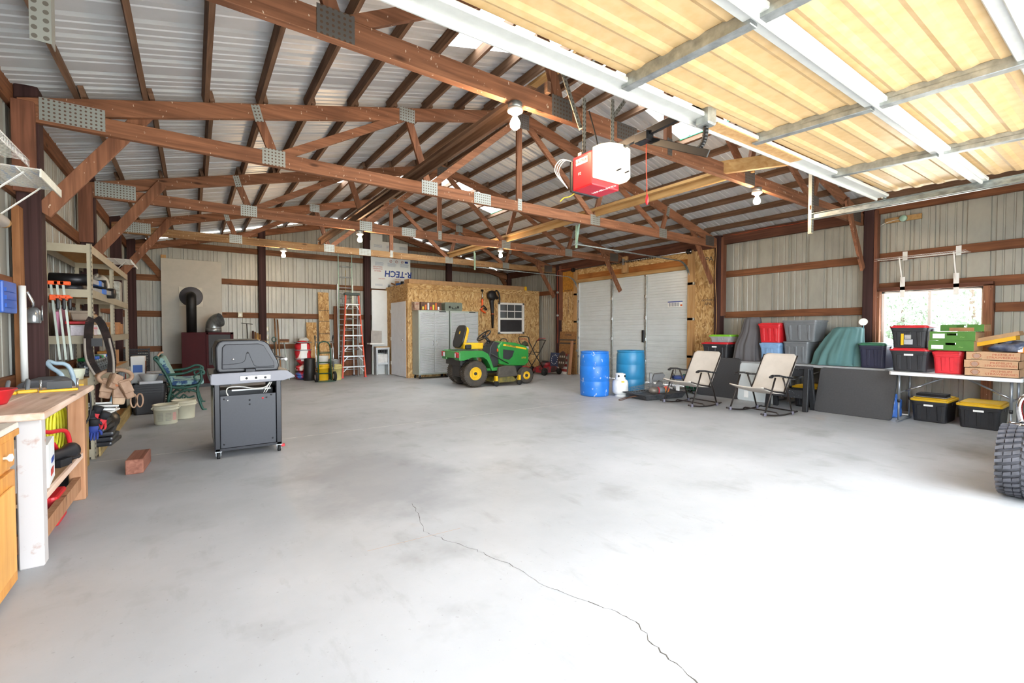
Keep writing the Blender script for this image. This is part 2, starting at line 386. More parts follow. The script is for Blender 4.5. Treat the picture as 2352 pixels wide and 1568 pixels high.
for i in range(len(cp)-1):
    kk = 1+2.2*max(0, i/len(cp)-.45); w = random.uniform(.0004, .0022)*kk; w2 = random.uniform(.0004, .0022)*kk; a, b_ = cp[i], cp[i+1]
    mb.add([(a[0]-w, a[1], .0006), (a[0]+w, a[1], .0006), (b_[0]+w2, b_[1], .0006), (b_[0]-w2, b_[1], .0006)], [(0, 1, 2, 3)])
mb.build('crack', pm('crack_dark', '4c4741', .9), floor, fix=False)
mb = MB()
for i in range(14):
    t = i/14; mb.add([(.82+.6*t, 2.655-.04*t, .0005), (.82+.6*(t+.07), 2.655-.04*(t+.07), .0005), (.82+.6*(t+.07), 2.659-.04*(t+.07), .0005), (.82+.6*t, 2.659-.04*t, .0005)], [(0, 1, 2, 3)])
mb.build('crack', pm('hairline', 'b59a80', .9), floor, fix=False)
gr = MB().box(-40, 40, -45, 60, -.3, -.13).build('ground', pm('gravel_ground', 'cbc6ba', .9, col2='b3ad9e', scale=2.5)); st(gr, 'pale gravel ground outside the building')

# ---- ribbed metal sheets
def sheet(length, height, origin, u, w, out, pitch=.3, rib=.062, dep=.03, first=.15, topfn=None, ribw=.05):
    """u: horizontal unit vector, w: vertical unit vector, out: outwards"""
    o, u, w, out = Vector(origin), Vector(u), Vector(w), Vector(out)
    xs = [(0, 0)]; x = first
    while x < length-.02:
        xs += [(x-rib/2, 0), (x-ribw/2, dep), (x+ribw/2, dep), (x+rib/2, 0)]
        for q in (x+pitch/3, x+2*pitch/3):
            if q+.014 < length: xs += [(q-.014, 0), (q-.006, .008), (q+.006, .008), (q+.014, 0)]
        x += pitch
    xs.append((length, 0)); xs = sorted(xs)
    m = MB(); vs = []; fs = []
    for a, d in xs:
        h = topfn(a) if topfn else height
        vs += [o+u*a+out*d, o+u*a+out*d+w*h]
    for i in range(len(xs)-1): fs.append((2*i, 2*i+2, 2*i+3, 2*i+1))
    m.add(vs, fs); return m
PW = .9
def wall_sheets(parent, total, origin, u, w, out, height=None, topfn=None, mat=None, gaps=()):
    k = 0
    while k*PW < total-.05:
        L = min(PW, total-k*PW); o = Vector(origin)+Vector(u)*(k*PW)
        tf = (lambda a, k=k: topfn(a+k*PW)) if topfn else None
        sheet(L, height, o, u, w, out, topfn=tf).build('siding_panel', mat or M_SIDE, parent, fix=False)
        k += 1
# left wall
wl_ = struct('wall_left', 'ribbed white steel left wall with wooden posts and girts')
wall_sheets(wl_, YB-YF, (XL, YF, 0), (0, 1, 0), (0, 0, 1), (-1, 0, 0), 3.34)
POSTM = MB().box(-.075, .075, -.07, .07, 0, 1).mesh('post', W_POST, .006)
def post(parent, x, y, h, sx=1):
    p = link('post', POSTM, parent, (x, y, 0)); p.scale = (sx, 1, h); return p
for y in (.3, 2.92, 5.5, 8.15, 10.8, 13.38): post(wl_, -1.125, y+.08 if y < 13 else y, 3.36)
for z in (.93, 1.73, 2.57, 3.36):
    MB().box(-1.238, -1.2, YF, YB-.04, z-.14 if z < 3 else z-.2, z).build('girt', W_GIRT_Y, wl_)
MB().box(-1.238, -1.2, YF, YB-.04, .0, .2).build('skirt_board', W_GIRT_Y, wl_)
for y in (2.92, 5.5):
    MB().box(-1.2, -1.155, y-.12, y-.005, 0, 2.32).build('stud', wood('stud_wood', 'a0704a', '7b5030', 2), wl_, .003)
for y in (5.5, 8.15): MB().box(-1.2, -1.06, y-.075, y-.032, 2.45, 3.2).build('bearing_block', wood('bearing_wood', '865844', '603d2e', 2), wl_, .004)
# right wall: leave openings for the window and the far overhead door
wr = struct('wall_right', 'ribbed white steel right wall with wooden posts and girts')
def rsheet(y0, y1, z0, z1):
    n = max(1, round((y1-y0)/PW)); 
    for i in range(n):
        a, b_ = y0+(y1-y0)*i/n, y0+(y1-y0)*(i+1)/n
        f = (.15-((a-.05) % .3)) % .3
        sheet(b_-a, z1-z0, (XR, a, z0), (0, 1, 0), (0, 0, 1), (1, 0, 0), first=max(f, .03)).build('siding_panel', M_SIDE, wr, fix=False)
rsheet(YF, 1.47, 0, 3.34); rsheet(1.47, 2.66, 0, .98); rsheet(1.47, 2.66, 1.92, 3.34); rsheet(2.66, 6.2, 0, 3.34); rsheet(6.2, 9.82, 2.7, 3.34); rsheet(9.82, YB, 0, 3.34)
for y in (.3, 2.81, 5.45, 10.66, 13.38): post(wr, 9.225, y, 3.3)
for y in (2.81, 5.45, 10.66):
    MB().box(9.16, 9.3, y-.115, y-.072, .9 if y < 5 else 1.6, 3.26).build('bearing_block', wood('bearing_wood', '865844', '603d2e', 2), wr, .004)
def rgirt(y0, y1, z, h=.13, mat=None, x0=9.3, x1=9.345, nm='girt'): return MB().box(x0, x1, y0, y1, z-h, z).build(nm, mat or W_GIRT_Y, wr, .003)
rgirt(2.88, 5.37, 2.55); rgirt(2.88, 5.37, 1.69); rgirt(2.88, 5.37, .9)
rgirt(YF, 2.73, 2.56); rgirt(YF, 1.36, 1.69); rgirt(YF, 2.73, 2.07, .14); rgirt(YF, 2.73, .9)
rgirt(2.88, 5.37, 3.32, .21, W_HDR, 9.2, 9.3, 'eave_header'); rgirt(YF, 2.73, 3.33, .13, W_GIRT_Y, 9.22, 9.3, 'eave_header'); rgirt(5.5, 10.7, 3.33, .26, W_HDR, 9.22, 9.3, 'eave_header'); rgirt(10.7, YB-.1, 3.33, .2, W_HDR, 9.22, 9.3, 'eave_header')
rgirt(10.75, YB-.1, 2.55)
# window framing and window
M_FRAME = pm('white_vinyl', 'e6e4df', .4, var=.02)
rgirt(2.66, 2.76, 1.95, 1.95, W_TRUSS[1], 9.2, 9.34, 'window_stud'); rgirt(1.37, 1.47, 1.95, 1.95, W_TRUSS[1], 9.2, 9.34, 'window_stud'); rgirt(1.37, 2.76, 1.99, .06, W_HDR, 9.2, 9.34, 'window_head'); rgirt(1.47, 2.66, .98, .05, W_HDR, 9.22, 9.34, 'window_sill_board')
win = struct('window_1', 'sliding window with two panes in a white frame')
f = MB(); f.box(9.3, 9.36, 2.62, 2.66, .98, 1.92).box(9.3, 9.36, 1.47, 1.5, .98, 1.92).box(9.3, 9.36, 1.47, 2.66, 1.895, 1.92).box(9.3, 9.36, 1.47, 2.66, .98, 1.01); f.build('window_frame', M_FRAME, win, .003)
MB().box(9.31, 9.35, 2.045, 2.085, .98, 1.92).build('mullion', M_FRAME, win)
M_GLASS = bpy.data.materials.new('clear_glass'); gn, gl, gb = nodes_of(M_GLASS); gb.inputs['Base Color'].default_value = (1, 1, 1, 1); gb.inputs['Roughness'].default_value = 0; gb.inputs['Alpha'].default_value = .08
MB().box(9.335, 9.339, 1.5, 2.05, 1.0, 1.9).build('pane', M_GLASS, win); MB().box(9.325, 9.329, 2.08, 2.63, 1.0, 1.9).build('pane', M_GLASS, win)
# back wall
wb = struct('wall_back', 'ribbed white steel gable wall with dark posts')
wall_sheets(wb, XR-XL, (XL, YB, 0), (1, 0, 0), (0, 0, 1), (0, 1, 0), topfn=lambda a: zc(XL+a)+.08)
for x, h in ((1.48, 3.9), (4.19, 4.5), (6.87, 3.8)): post(wb, x, YB-.11, h, 1.1)
for z0, z1 in ((.8, .93), (1.61, 1.75), (2.45, 2.59), (3.26, 3.4)): MB().box(XL, XR, YB-.04, YB-.002, z0, z1).build('girt', W_GIRT_X, wb, .003)
MB().box(4.3, XR, YB-.04, YB-.002, 3.78, 3.9).build('girt', W_GIRT_X, wb)
for sx in (-1, 1):
    x0 = CX+sx*5.15
    MB().beam((x0, YB-.09, zc(x0)-.08), (CX, YB-.09, zc(CX)-.08), .08, .15).build('rake_rafter', W_TRUSS[0], wb)
MB().beam((-.98, YB-.07, 3.1), (-.55, YB-.07, 2.5), .05, .13).build('knee_brace', W_GIRT_X, wb)
MB().beam((9.25, YB-.09, 2.75), (8.9, YB-.09, 3.2), .05, .13).build('knee_brace', W_GIRT_X, wb)
# strips of foam tucked under the roof edge of the gable
for i in range(10):
    if i == 5: continue
    x0 = -.7+i*.92; x1 = x0+.7; z0, z1 = zc(x0), zc(x1)
    MB().prism([(x0, z0-.03+random.uniform(-.02, .02)), (x1, z1-.03), (x1, z1+.06), (x0, z0+.06)], YB-.06, YB-.03).build('foam_strip', pm('white_foam', 'f0f0ee', .8, var=.03), wb)
    if i % 2 == 0: MB().box(x0+.2, x0+.36, YB-.075, YB-.055, zc(x0+.28)-.13, zc(x0+.28)+.0).build('foam_tab', pm('tan_tab', 'b8843f', .8), wb)
# front wall with the big opening the camera looks in from
wf = struct('wall_front', 'ribbed white steel front wall with the open doorway')
for x0, x1, z0 in ((XL, -.45, 0), (6.25, XR, 0), (-.45, 6.25, 2.75)):
    sheet(x1-x0, 0, (x0, YF, z0), (1, 0, 0), (0, 0, 1), (0, -1, 0), topfn=lambda a, x0=x0, z0=z0: zc(x0+a)+.08-z0).build('siding_panel', M_SIDE, wf, fix=False)
MB().box(-.5, 6.3, YF+.02, YF+.1, 2.72, 3.0).build('door_header', W_HDR, wf)

# ---- roof
ceil = struct('ceiling', 'ribbed white steel roof on wooden purlins with skylight panels')
M_SKY = bpy.data.materials.new('skylight_fibreglass'); n_, l_, b_ = nodes_of(M_SKY)
tr = n_.new('ShaderNodeBsdfTranslucent'); tr.inputs['Color'].default_value = (.92, .95, .93, 1); ms = n_.new('ShaderNodeMixShader'); ms.inputs[0].default_value = .85
l_.new(b_.outputs[0], ms.inputs[1]); l_.new(tr.outputs[0], ms.inputs[2]); l_.new(ms.outputs[0], n_['Material Output'].inputs['Surface'])
def slope(x0, x1, y0, y1, mat, nm):
    a, b2 = Vector((x0, y0, zc(x0)+.105)), Vector((x1, y0, zc(x1)+.105))
    d = (b2-a); L = d.length; d.normalize(); nrm = Vector((-d.z, 0, d.x)) if d.x > 0 else Vector((d.z, 0, -d.x))
    sheet(y1-y0, L, a, (0, 1, 0), d, nrm, pitch=.292, first=.146).build(nm, mat, ceil, fix=False)
RW = .875
for k in range(-5, 12):
    y0 = 3.3+RW*k; y1 = min(y0+RW, YB+.05)
    if k in (0, 6):
        slope(XL-.1, 2.06, y0, y1, M_ROOF, 'roof_panel'); slope(2*CX-XL+.1, 2*CX-2.06, y0, y1, M_ROOF, 'roof_panel')
        slope(2.06, CX-.08, y0, y1, M_SKY, 'skylight_panel'); slope(2*CX-2.06, CX+.08, y0, y1, M_SKY, 'skylight_panel')
        for sx in (-1, 1):
            e = MB(); xe = CX+sx*(CX-2.06); e.box(min(xe, xe-sx*.03), max(xe, xe-sx*.03), y0, y1, zc(2.06)+.085, zc(2.06)+.1); e.build('skylight_edging', pm('green_edging', '1f8a5c', .5), ceil)
    else:
        slope(XL-.1, CX-.0, y0, y1, M_ROOF, 'roof_panel'); slope(2*CX-XL+.1, CX+.0, y0, y1, M_ROOF, 'roof_panel')
MB().prism([(CX-.2, zc(CX-.2)+.14), (CX, zc(CX)+.15), (CX+.2, zc(CX-.2)+.14), (CX, zc(CX)+.17)], YF, YB).build('ridge_cap', M_ROOF, ceil)
for k in range(11):
    xo = -.79+.472*k
    for sx in (-1, 1):
        x = xo if sx < 0 else 2*CX-xo
        for j, (y0, y1) in enumerate(((YF, 5.56), (5.44, 8.22), (8.08, YB))):
            dx = .024*(1 if j % 2 else -1)
            a = Vector((x+dx, y0, zc(x+dx)+.052)); b2 = Vector((x+dx, y1, zc(x+dx)+.052))
            MB().beam(a, b2, .04, .095, (-.243 if sx < 0 else .243, 0, .97)).build('purlin', W_PURLIN, ceil)
MB().beam((3.55, 2.4, 4.37), (3.55, 5.4, 4.37), .12, .04).build('ridge_board', W_NEWY, ceil); MB().beam((4.35, 2.0, 4.28), (4.35, 3.6, 4.28), .16, .04).build('ridge_board', W_NEWY, ceil)

# ================================================================== TRUSSES
def node_plate(parent, x, z, w, h, rot=0., dark=False, y=-.032):
    MB().box(-w/2, w/2, -.002, .002, -h/2, h/2).build('gusset_plate', PLATE_D if dark else PLATE, parent, loc=(x, y, z), rot=(0, -rot, 0))
SL = math.atan(.25)
def truss(y, label, pale=False, dark=False):
    t = thing('roof_truss', label, 'truss', (CX, y, 3.05), 0, 'roof trusses')
    W, WZ = (W_TRUSSP if pale else W_TRUSS[0]), W_TRUSS[1]
    Z = lambda x: zc(x+CX)-3.05
    for s_ in (-1, 1):
        xe = s_*5.2
        MB().prism([(xe, Z(xe)-.0), (0, Z(0)), (0, Z(0)-.155), (xe, Z(xe)-.155)], -.0285, .0285).build('top_chord', W_TRUSS[0], t, .003)
        MB().box(min(0, s_*5.2), max(0, s_*5.2), -.03, .03, .0, .15).build('bottom_chord', W, t, .003)
        def web(x0, z0, x1, z1, w=.09): MB().beam((s_*x0, 0, z0), (s_*x1, 0, z1), .04, w, (0, 1, 0)).build('web', W_TRUSS[0] if abs(x1-x0) > abs(z1-z0) else WZ, t)
        def web(x0, z0, x1, z1, w=.09):
            a, b2 = Vector((s_*x0, 0, z0)), Vector((s_*x1, 0, z1)); d = (b2-a).normalized(); u = Vector((-d.z, 0, d.x))
            MB().beam(a, b2, .04, w, u).build('web', W_TRUSS[0] if abs(d.x) > .7 else WZ, t, .002)
        web(3.28, .08, 3.46, Z(3.46)-.06); web(3.28, .1, 1.8, Z(1.8)-.1); web(1.78, Z(1.8)-.1, 1.5, .1); web(1.5, .1, .06, Z(0)-.14)
        node_plate(t, s_*3.3, .09, .22, .17, 0, dark); node_plate(t, s_*3.45, Z(3.45)-.1, .08, .17, -s_*.25, dark); node_plate(t, s_*1.8, Z(1.8)-.09, .2, .17, 0, dark); node_plate(t, s_*1.5, .09, .22, .17, 0, dark)
        if s_ < 0: node_plate(t, -4.86, .12, .42, .19, 0, dark)
        else: node_plate(t, 4.86, .12, .3, .2, 0, True)
        # knee brace down to the post
        ky = .052 if 5 < y < 6 else -.052; MB().beam((s_*5.08, ky, -.74), (s_*4.36, ky, .3), .04, .12, (s_*.8, 0, .55)).build('knee_brace', WZ, t, .003)
    MB().box(-.1, -.01, -.02, .02, .14, Z(0)-.12).build('king_post', WZ, t, .002)
    node_plate(t, -.7, .08, .27, .15, 0, dark); node_plate(t, -.06, .1, .07, .17, 0, dark); node_plate(t, 0, Z(0)-.15, .22, .22, 0, True)
    return t
truss(.3, 'wooden roof truss above the doorway, overhead door track hung from it')
truss(2.92, 'wooden roof truss carrying the door opener and two bare bulbs', dark=True)
truss(5.5, 'wooden roof truss with knee braces, between the opener truss and the bulb truss')
truss(8.15, 'wooden roof truss with two bare bulbs over the far overhead door')
truss(10.8, 'pale wooden roof truss with one bare bulb, next to the back wall', pale=True)
# lateral braces lying on the bottom chords
def lbrace(x, y0, y1, label, pale):
    t = thing('lateral_brace', label, 'brace', (x, 0, 3.2))
    MB().box(-.02, .02, y0, y1, 0, .09).build('board', W_NEWY if pale else W_PURLIN, t, .002)
    MB().box(-.07, .07, y0+.2, y1-.2, .09, .13).build('board', W_NEWY if pale else W_PURLIN, t, .002)
lbrace(2.36, 2.85, 11.0, 'long wooden brace on the truss chords above the grill side', False)
lbrace(5.55, 2.85, 11.0, 'long pale wooden brace on the truss chords above the tractor side', True)
t = thing('sway_brace', 'stub of wooden brace nailed to the opener truss above the door', 'brace', (4.95, 2.92, 3.08))
MB().beam((0, .02, .07), (.55, -.75, .1), .05, .14).build('board', W_NEWY, t)

# ================================================================== OVERHEAD DOORS
M_FIB = bpy.data.materials.new('yellow_fibreglass'); n_, l_, b_ = nodes_of(M_FIB)
tc_ = n_.new('ShaderNodeTexCoord'); nz_ = n_.new('ShaderNodeTexNoise'); nz_.inputs['Scale'].default_value = 14; nz_.inputs['Detail'].default_value = 6; l_.new(tc_.outputs['Object'], nz_.inputs['Vector'])
rp_ = n_.new('ShaderNodeValToRGB'); rp_.color_ramp.elements[0].position = .3; rp_.color_ramp.elements[1].position = .6; rp_.color_ramp.elements[0].color = lin('c2a06e'); rp_.color_ramp.elements[1].color = lin('cdae80'); l_.new(nz_.outputs['Fac'], rp_.inputs['Fac']); l_.new(rp_.outputs[0], b_.inputs['Base Color'])
b_.inputs['Roughness'].default_value = .33
M_RAIL = pm('white_aluminium', 'c6c8c5', .35, .2, var=.04, scale=12)
door1 = struct('door_1', 'open overhead door of yellow corrugated fibreglass with white rails')
door1.location = (2.9, 1.85, 2.75); door1.rotation_euler = (R(2.2), R(-1.0), 0)
rails = [0., -.82, -1.46, -2.3]; cols = [-3.33, -2.28, -.87, .56, 1.98, 3.3]
for i in range(3):
    y0, y1 = rails[i+1]+.03, rails[i]-(.1 if i == 0 else .04)
    for j in range(5):
        x0, x1 = cols[j], cols[j+1]
        prof = [(y0, 0)]
        nn = 4
        for q in range(nn):
            yc = y0+(y1-y0)*(q+.5)/nn; w = .024
            prof += [(yc-w-.03, 0), (yc-w, -.009), (yc+w*.5, -.011), (yc+w+.012, 0)]
        prof.append((y1, 0))
        m = MB(); vs = []; fs = []
        for (y, z) in prof:
            for x in (x0, x0+.03, x1-.03, x1):
                vs.append((x, y, z if x0 < x < x1 else z*.9))
        for a in range(len(prof)-1):
            for c in range(3): fs.append((a*4+c, a*4+c+1, (a+1)*4+c+1, (a+1)*4+c))
        m.add(vs, fs); m.build('fibreglass_panel', M_FIB, door1, fix=False)
    for j in range(1, 5):
        x = cols[j]; MB().box(x-.03, x+.03, y0-.01, y1+.03, -.07, -.03).box(x-.03, x-.024, y0, y1, -.04, 0).box(x+.024, x+.03, y0, y1, -.04, 0).build('stile', GALV, door1, .003)
for i, y in enumerate(rails):
    m = MB(); m.box(-3.35, 3.32, y-.12 if i == 0 else y-.06, y-.004 if i == 0 else y+.06, -.05, -.02).box(-3.35, 3.32, y-.02, y, -.075, .03)
    m.build('rail', M_RAIL, door1, .006)
for y in (-.05, -.82, -1.6):
    m = MB(); m.tube([(3.3, y, -.03), (3.42, y, -.03)], .008).lathe([(.0, 0)], 3) if False else m.tube([(3.3, y, -.03), (3.42, y, -.03)], .008)
    m.at((3.41, y, -.03)).lathe([(.005, -.012), (.025, -.012), (.025, .012), (.005, .012)], 14, 'x'); m.build('roller', GALV2, door1)
m = MB().beam((.0, -.06, -.04), (1.25, -.06, -.04), .11, .035); m.build('stiffener_board', W_NEW, door1)
# its tracks
def ctrack(parent, pts_y0, pts_y1, x, z, mat=GALV2, s_=1):
    MB().box(x-.005*s_, x, pts_y0, pts_y1, z-.03, z+.03).box(x-s_*.03, x, pts_y0, pts_y1, z-.034, z-.03).box(x-s_*.03, x, pts_y0, pts_y1, z+.03, z+.034).build('horizontal_track', mat, parent)
trk = thing('door_track', 'galvanised overhead door track hung beside the window wall by a perforated angle', 'door track', (6.27, 2.52, 2.7))
MB().box(-.005, 0, -3.3, 0, -.03, .03).box(-.03, 0, -3.3, 0, -.034, -.03).box(-.03, 0, -3.3, 0, .03, .034).box(.0, .035, -3.3, 0, -.04, -.036).build('track', GALV2, trk)
def angle(parent, p0, p1, w=.035, nm='hanger'):
    MB().beam(p0, p1, w, .003, (0, 1, 0)).beam(Vector(p0)+Vector((w/2, w/2, 0)), Vector(p1)+Vector((w/2, w/2, 0)), .003, w, (0, 1, 0)).build(nm, PERF, parent)
angle(trk, (0, -.02, -.2), (0, -.02, .55), .06)
MB().beam((.02, 0, .12), (1.3, .3, .32), .04, .05).build('strut', W_PURLIN, trk)
trk2 = thing('door_track', 'galvanised overhead door track end on the wire shelf side', 'door track', (-.47, 2.5, 2.72))
MB().box(0, .005, -3.3, .0, -.03, .03).box(0, .03, -3.3, 0, -.034, -.03).box(0, .03, -3.3, 0, .03, .034).build('track', GALV2, trk2)
angle(trk2, (0, .02, -.3), (0, .02, .55), .06); trk2.children[-1].data.materials[0] = dots('perforated_angle_rusty', '857256', 'b9b5ae', 30, .27, .2, .6, axes=(0, 2))
# far sectional door in the right wall
M_DOOR = pm('white_steel_door', 'd2d8da', .35, .1, var=.03, scale=2)
door2 = struct('door_2', 'closed white sectional overhead door with ribbed steel panels')
dz = .535; y0d, y1d = 6.2, 9.84; colsY = [6.2, 7.42, 8.54, 9.84]
for i in range(5):
    z0, z1 = i*dz+.004, (i+1)*dz-.004
    prof = [(z0, .0)]
    for q in range(4):
        zq = z0+(z1-z0)*(q+.5)/4; prof += [(zq-.035, 0), (zq-.028, .01), (zq+.028, .01), (zq+.035, 0)]
    prof.append((z1, 0))
    for j in range(3):
        a, b2 = colsY[j], colsY[j+1]; m = MB(); vs = []; fs = []
        for z, d in prof: vs += [(9.29+d, a, z), (9.29+d, b2, z)]
        for q in range(len(prof)-1): fs.append((2*q, 2*q+1, 2*q+3, 2*q+2))
        m.add(vs, fs); m.build('door_panel', M_DOOR, door2, fix=False)
    MB().box(9.275, 9.29, y0d, y1d, z1-.012, z1+.03).build('section_rail', M_DOOR, door2, .002)
    for y in colsY:
        m = MB(); w = .035 if y0d < y < y1d else .05
        m.box(9.262, 9.29, max(y-w, y0d), min(y+w, y1d), z0, z1); m.build('stile', GALV if y0d < y < y1d else M_DOOR, door2, .003)
        MB().box(9.25, 9.275, max(y-.03, y0d), min(y+.03, y1d), z1-.03, z1+.045).build('hinge', STEEL, door2, .002)
    for y in (y0d-.04, y1d+.03):
        MB(Matrix.Translation((9.235, y, z1))).tube([(0, -.06, 0), (0, .06, 0)], .007).lathe([(.004, -.01), (.024, -.01), (.024, .01), (.004, .01)], 12, 'y').build('roller', STEEL, door2)
MB().box(9.262, 9.288, 6.37, 6.76, 1.84, 1.975).build('sticker', PAPER, door2); MB().box(9.259, 9.263, 6.36, 6.76, 1.955, 1.977).build('sticker_bar', INKBLUE, door2); MB().box(9.258, 9.263, 6.37, 6.42, 1.86, 1.9).build('sticker_mark', pm('orange_ink', 'd9641f', .6), door2)
for j in range(7): MB().box(9.26, 9.262, 6.45+j*.042, 6.475+j*.042, 1.86, 1.945).build('sticker_text', pm('grey_ink', '9aa0a6', .7), door2)
for y, nm in ((6.17, 0), (9.84, 1)):
    path = [(9.22, y, .03), (9.22, y, 2.35)]+[(9.22-.4*(1-math.cos(a)), y, 2.44+.4*math.sin(a)) for a in [PI/2*k/8 for k in range(9)]]+[(5.75 if nm else 5.7, y, 2.84+.03)]
    m = MB()
    for off in (-.02, .02): m.tube([(p[0], p[1]+off, p[2]) for p in path], .007, 5)
    for i in range(len(path)-1): m.beam((path[i][0]+.012, y, path[i][2]+.006), (path[i+1][0]+.012, y, path[i+1][2]+.006), .045, .004, (0, 0, 1) if abs(path[i+1][0]-path[i][0]) > .05 else (1, 0, 0))
    m.build('track', GALV2, door2)
    for z in (.7, 1.55, 2.35): MB().box(9.2, 9.25, y-.03-(.1 if not nm else -.0), y+.03+(.1 if nm else 0), z-.03, z+.03).build('track_bracket', GALV, door2, .002)
    GREENY = pm('green_zinc', 'a9c9b4', .4, .5)
    MB().beam((5.76, y, 2.8), (5.76, y, 3.22), .03, .03).beam((5.76, y, 2.86), (5.6, y-.25, 3.22), .03, .005).build('track_hanger', GREENY if not nm else GREENY, door2)
sp_ = MB(); 
sp_.tube([(9.13, 6.05, 3.06), (9.13, 9.95, 3.06)], .013, 8).build('torsion_shaft', STEEL, door2)
hp = [(9.13+.035*math.cos(k*.9), 6.9+k*.0105, 3.06+.035*math.sin(k*.9)) for k in range(170)]
MB().tube(hp, .006, 4).build('torsion_spring', DARKMET, door2)
for y in (6.12, 9.92): MB(Matrix.Translation((9.13, y, 3.06))).lathe([(.03, -.03), (.06, -.03), (.05, -.02), (.05, .02), (.06, .03), (.03, .03)], 16, 'y').build('cable_drum', DARKMET, door2)
MB().box(9.1, 9.2, 7.98, 8.04, 2.98, 3.14).build('spring_bracket', STEEL, door2)
MB().box(9.225, 9.262, 7.44, 7.5, 1.0, 1.3).build('lock', DARKMET, door2, .004)
# lumber and boards round that door
tr2 = struct('trim_1', 'new lumber frame and strand boards round the far overhead door')
for a, b2, z1 in ((6.06, 6.2, 3.1), (9.84, 9.98, 3.1)): MB().box(9.2, 9.29, a, b2, 0, z1).build('jamb', W_NEW, tr2, .003)
MB().box(9.2, 9.27, 6.2, 9.84, 2.68, 2.77).build('head_jamb', W_NEWY, tr2, .003); MB().box(9.235, 9.28, 6.2, 9.84, 2.77, 2.92).build('header', W_HDR if False else wood('header_orange', 'b3763f', '8f5526', 1), tr2, .003)
MB().box(9.24, 9.28, 6.2, 9.84, 2.92, 3.1).build('strand_board', M_OSBX, tr2); MB().box(9.15, 9.235, 7.93, 8.1, 2.78, 3.2).build('spring_pad', W_NEW, tr2, .003)
MB().box(9.28, 9.3, 5.53, 6.06, 0, 3.07).build('strand_board', M_OSB, tr2); MB().box(9.28, 9.3, 9.98, 10.6, 2.46, 3.1).build('strand_board', pm('orange_osb', 'bd812f', .8, var=.15, scale=20), tr2); MB().box(9.282, 9.3, 9.98, 10.6, 0, 2.46).build('strand_board', M_OSB, tr2)
text('stamp', 'norbord\nAPA', .1, INK, tr2, (9.279, 5.74, 1.92), (PI/2, 0, -PI/2), .9); text('stamp', 'PA', .16, INK, tr2, (9.279, 5.72, 2.85), (PI/2, 0, -PI/2)); text('stamp', 'norbord', .1, INK, tr2, (9.279, 10.3, 2.5), (PI/2, 0, -PI/2)); text('stamp', 'RATED SHEATHING', .07, pm('purple_ink', '5a4a55', .8), tr2, (9.28, 10.3, 2.05), (PI/2, R(90), -PI/2), .8)

# ================================================================== STORAGE ROOM (strand board)
sf = struct('wall_storage_front', 'strand board front wall of the storage room'); ss = struct('wall_storage_side', 'strand board side wall of the storage room with a grey door')
xs_ = [4.77, 5.99, 7.21, 7.66, 8.64, 9.3]
for a, b2 in ((4.77, 5.99), (5.99, 7.21), (7.21, 7.66), (8.64, 9.28)):
    MB().box(a+.0015, b2-.0015, 11.7, 11.72, 0, 2.42).build('board', M_OSB, sf)
MB().box(7.66, 8.64, 11.7, 11.72, 0, 1.19).build('board', M_OSB, sf); MB().box(7.66, 8.64, 11.7, 11.72, 2.15, 2.42).build('board', M_OSB, sf)
MB().box(4.77, 7.2, 11.698, 11.72, 2.423, 2.57).build('board', M_OSBX, sf); MB().box(7.203, 9.28, 11.698, 11.72, 2.423, 2.57).build('board', M_OSBX, sf)
MB().box(4.78, 9.28, 11.72, 13.48, 2.5, 2.56).build('roof_deck', M_OSBX, sf)
MB().box(4.75, 4.77, 12.96, 13.48, 0, 2.57).build('board', M_OSB, ss); MB().box(4.75, 4.77, 11.7, 12.96, 2.12, 2.57).build('board', M_OSBX, ss); MB().box(4.75, 4.77, 11.698, 11.79, 0, 2.12).build('board', M_OSB, ss)
d3 = struct('door_3', 'pale grey flush door in the strand board room')
MB().box(4.735, 4.765, 11.8, 12.92, .015, 2.09).build('door_leaf', pm('grey_door', 'dde1e8', .45, var=.03), d3, .003); MB().box(4.74, 4.77, 12.92, 12.96, 0, 2.12).box(4.74, 4.77, 11.79, 11.8, 0, 2.12).build('door_frame', W_NEW, d3)
MB().box(4.73, 4.77, 11.8, 12.95, 2.09, 2.115).build('head_stop', W_NEW, d3)
for z in (.35, 1.05, 1.85): MB().box(4.728, 4.738, 12.88, 12.97, z-.05, z+.05).build('hinge', WHITE, d3)
MB(Matrix.Translation((4.7, 11.95, 1.03))).ball((0, 0, 0), .03).tube([(0, 0, 0), (.04, 0, 0)], .012).build('door_knob', STEEL, d3)
w2 = struct('window_2', 'white vinyl sash window with a grid in its upper pane')
m = MB()
for a, b2, c, d in ((7.66, 7.73, 1.19, 2.15), (8.57, 8.64, 1.19, 2.15), (7.66, 8.64, 1.19, 1.25), (7.66, 8.64, 2.09, 2.15)): m.box(a, b2, 11.66, 11.72, c, d)
m.build('window_frame', M_FRAME, w2, .004); MB().box(7.73, 8.57, 11.675, 11.715, 1.62, 1.68).build('meeting_rail', M_FRAME, w2, .003)
for x in (8.01, 8.29): MB().box(x-.01, x+.01, 11.69, 11.7, 1.68, 2.09).build('muntin', M_FRAME, w2)
MB().box(7.73, 8.57, 11.69, 11.7, 1.88, 1.9).build('muntin', M_FRAME, w2)
MB().box(7.73, 8.57, 11.702, 11.708, 1.68, 2.09).build('pane', pm('window_glass', '4a4e50', .05, var=.02), w2); MB().box(7.73, 8.57, 11.702, 11.708, 1.25, 1.62).build('pane', pm('dark_screen', '2b2a2c', .5), w2)

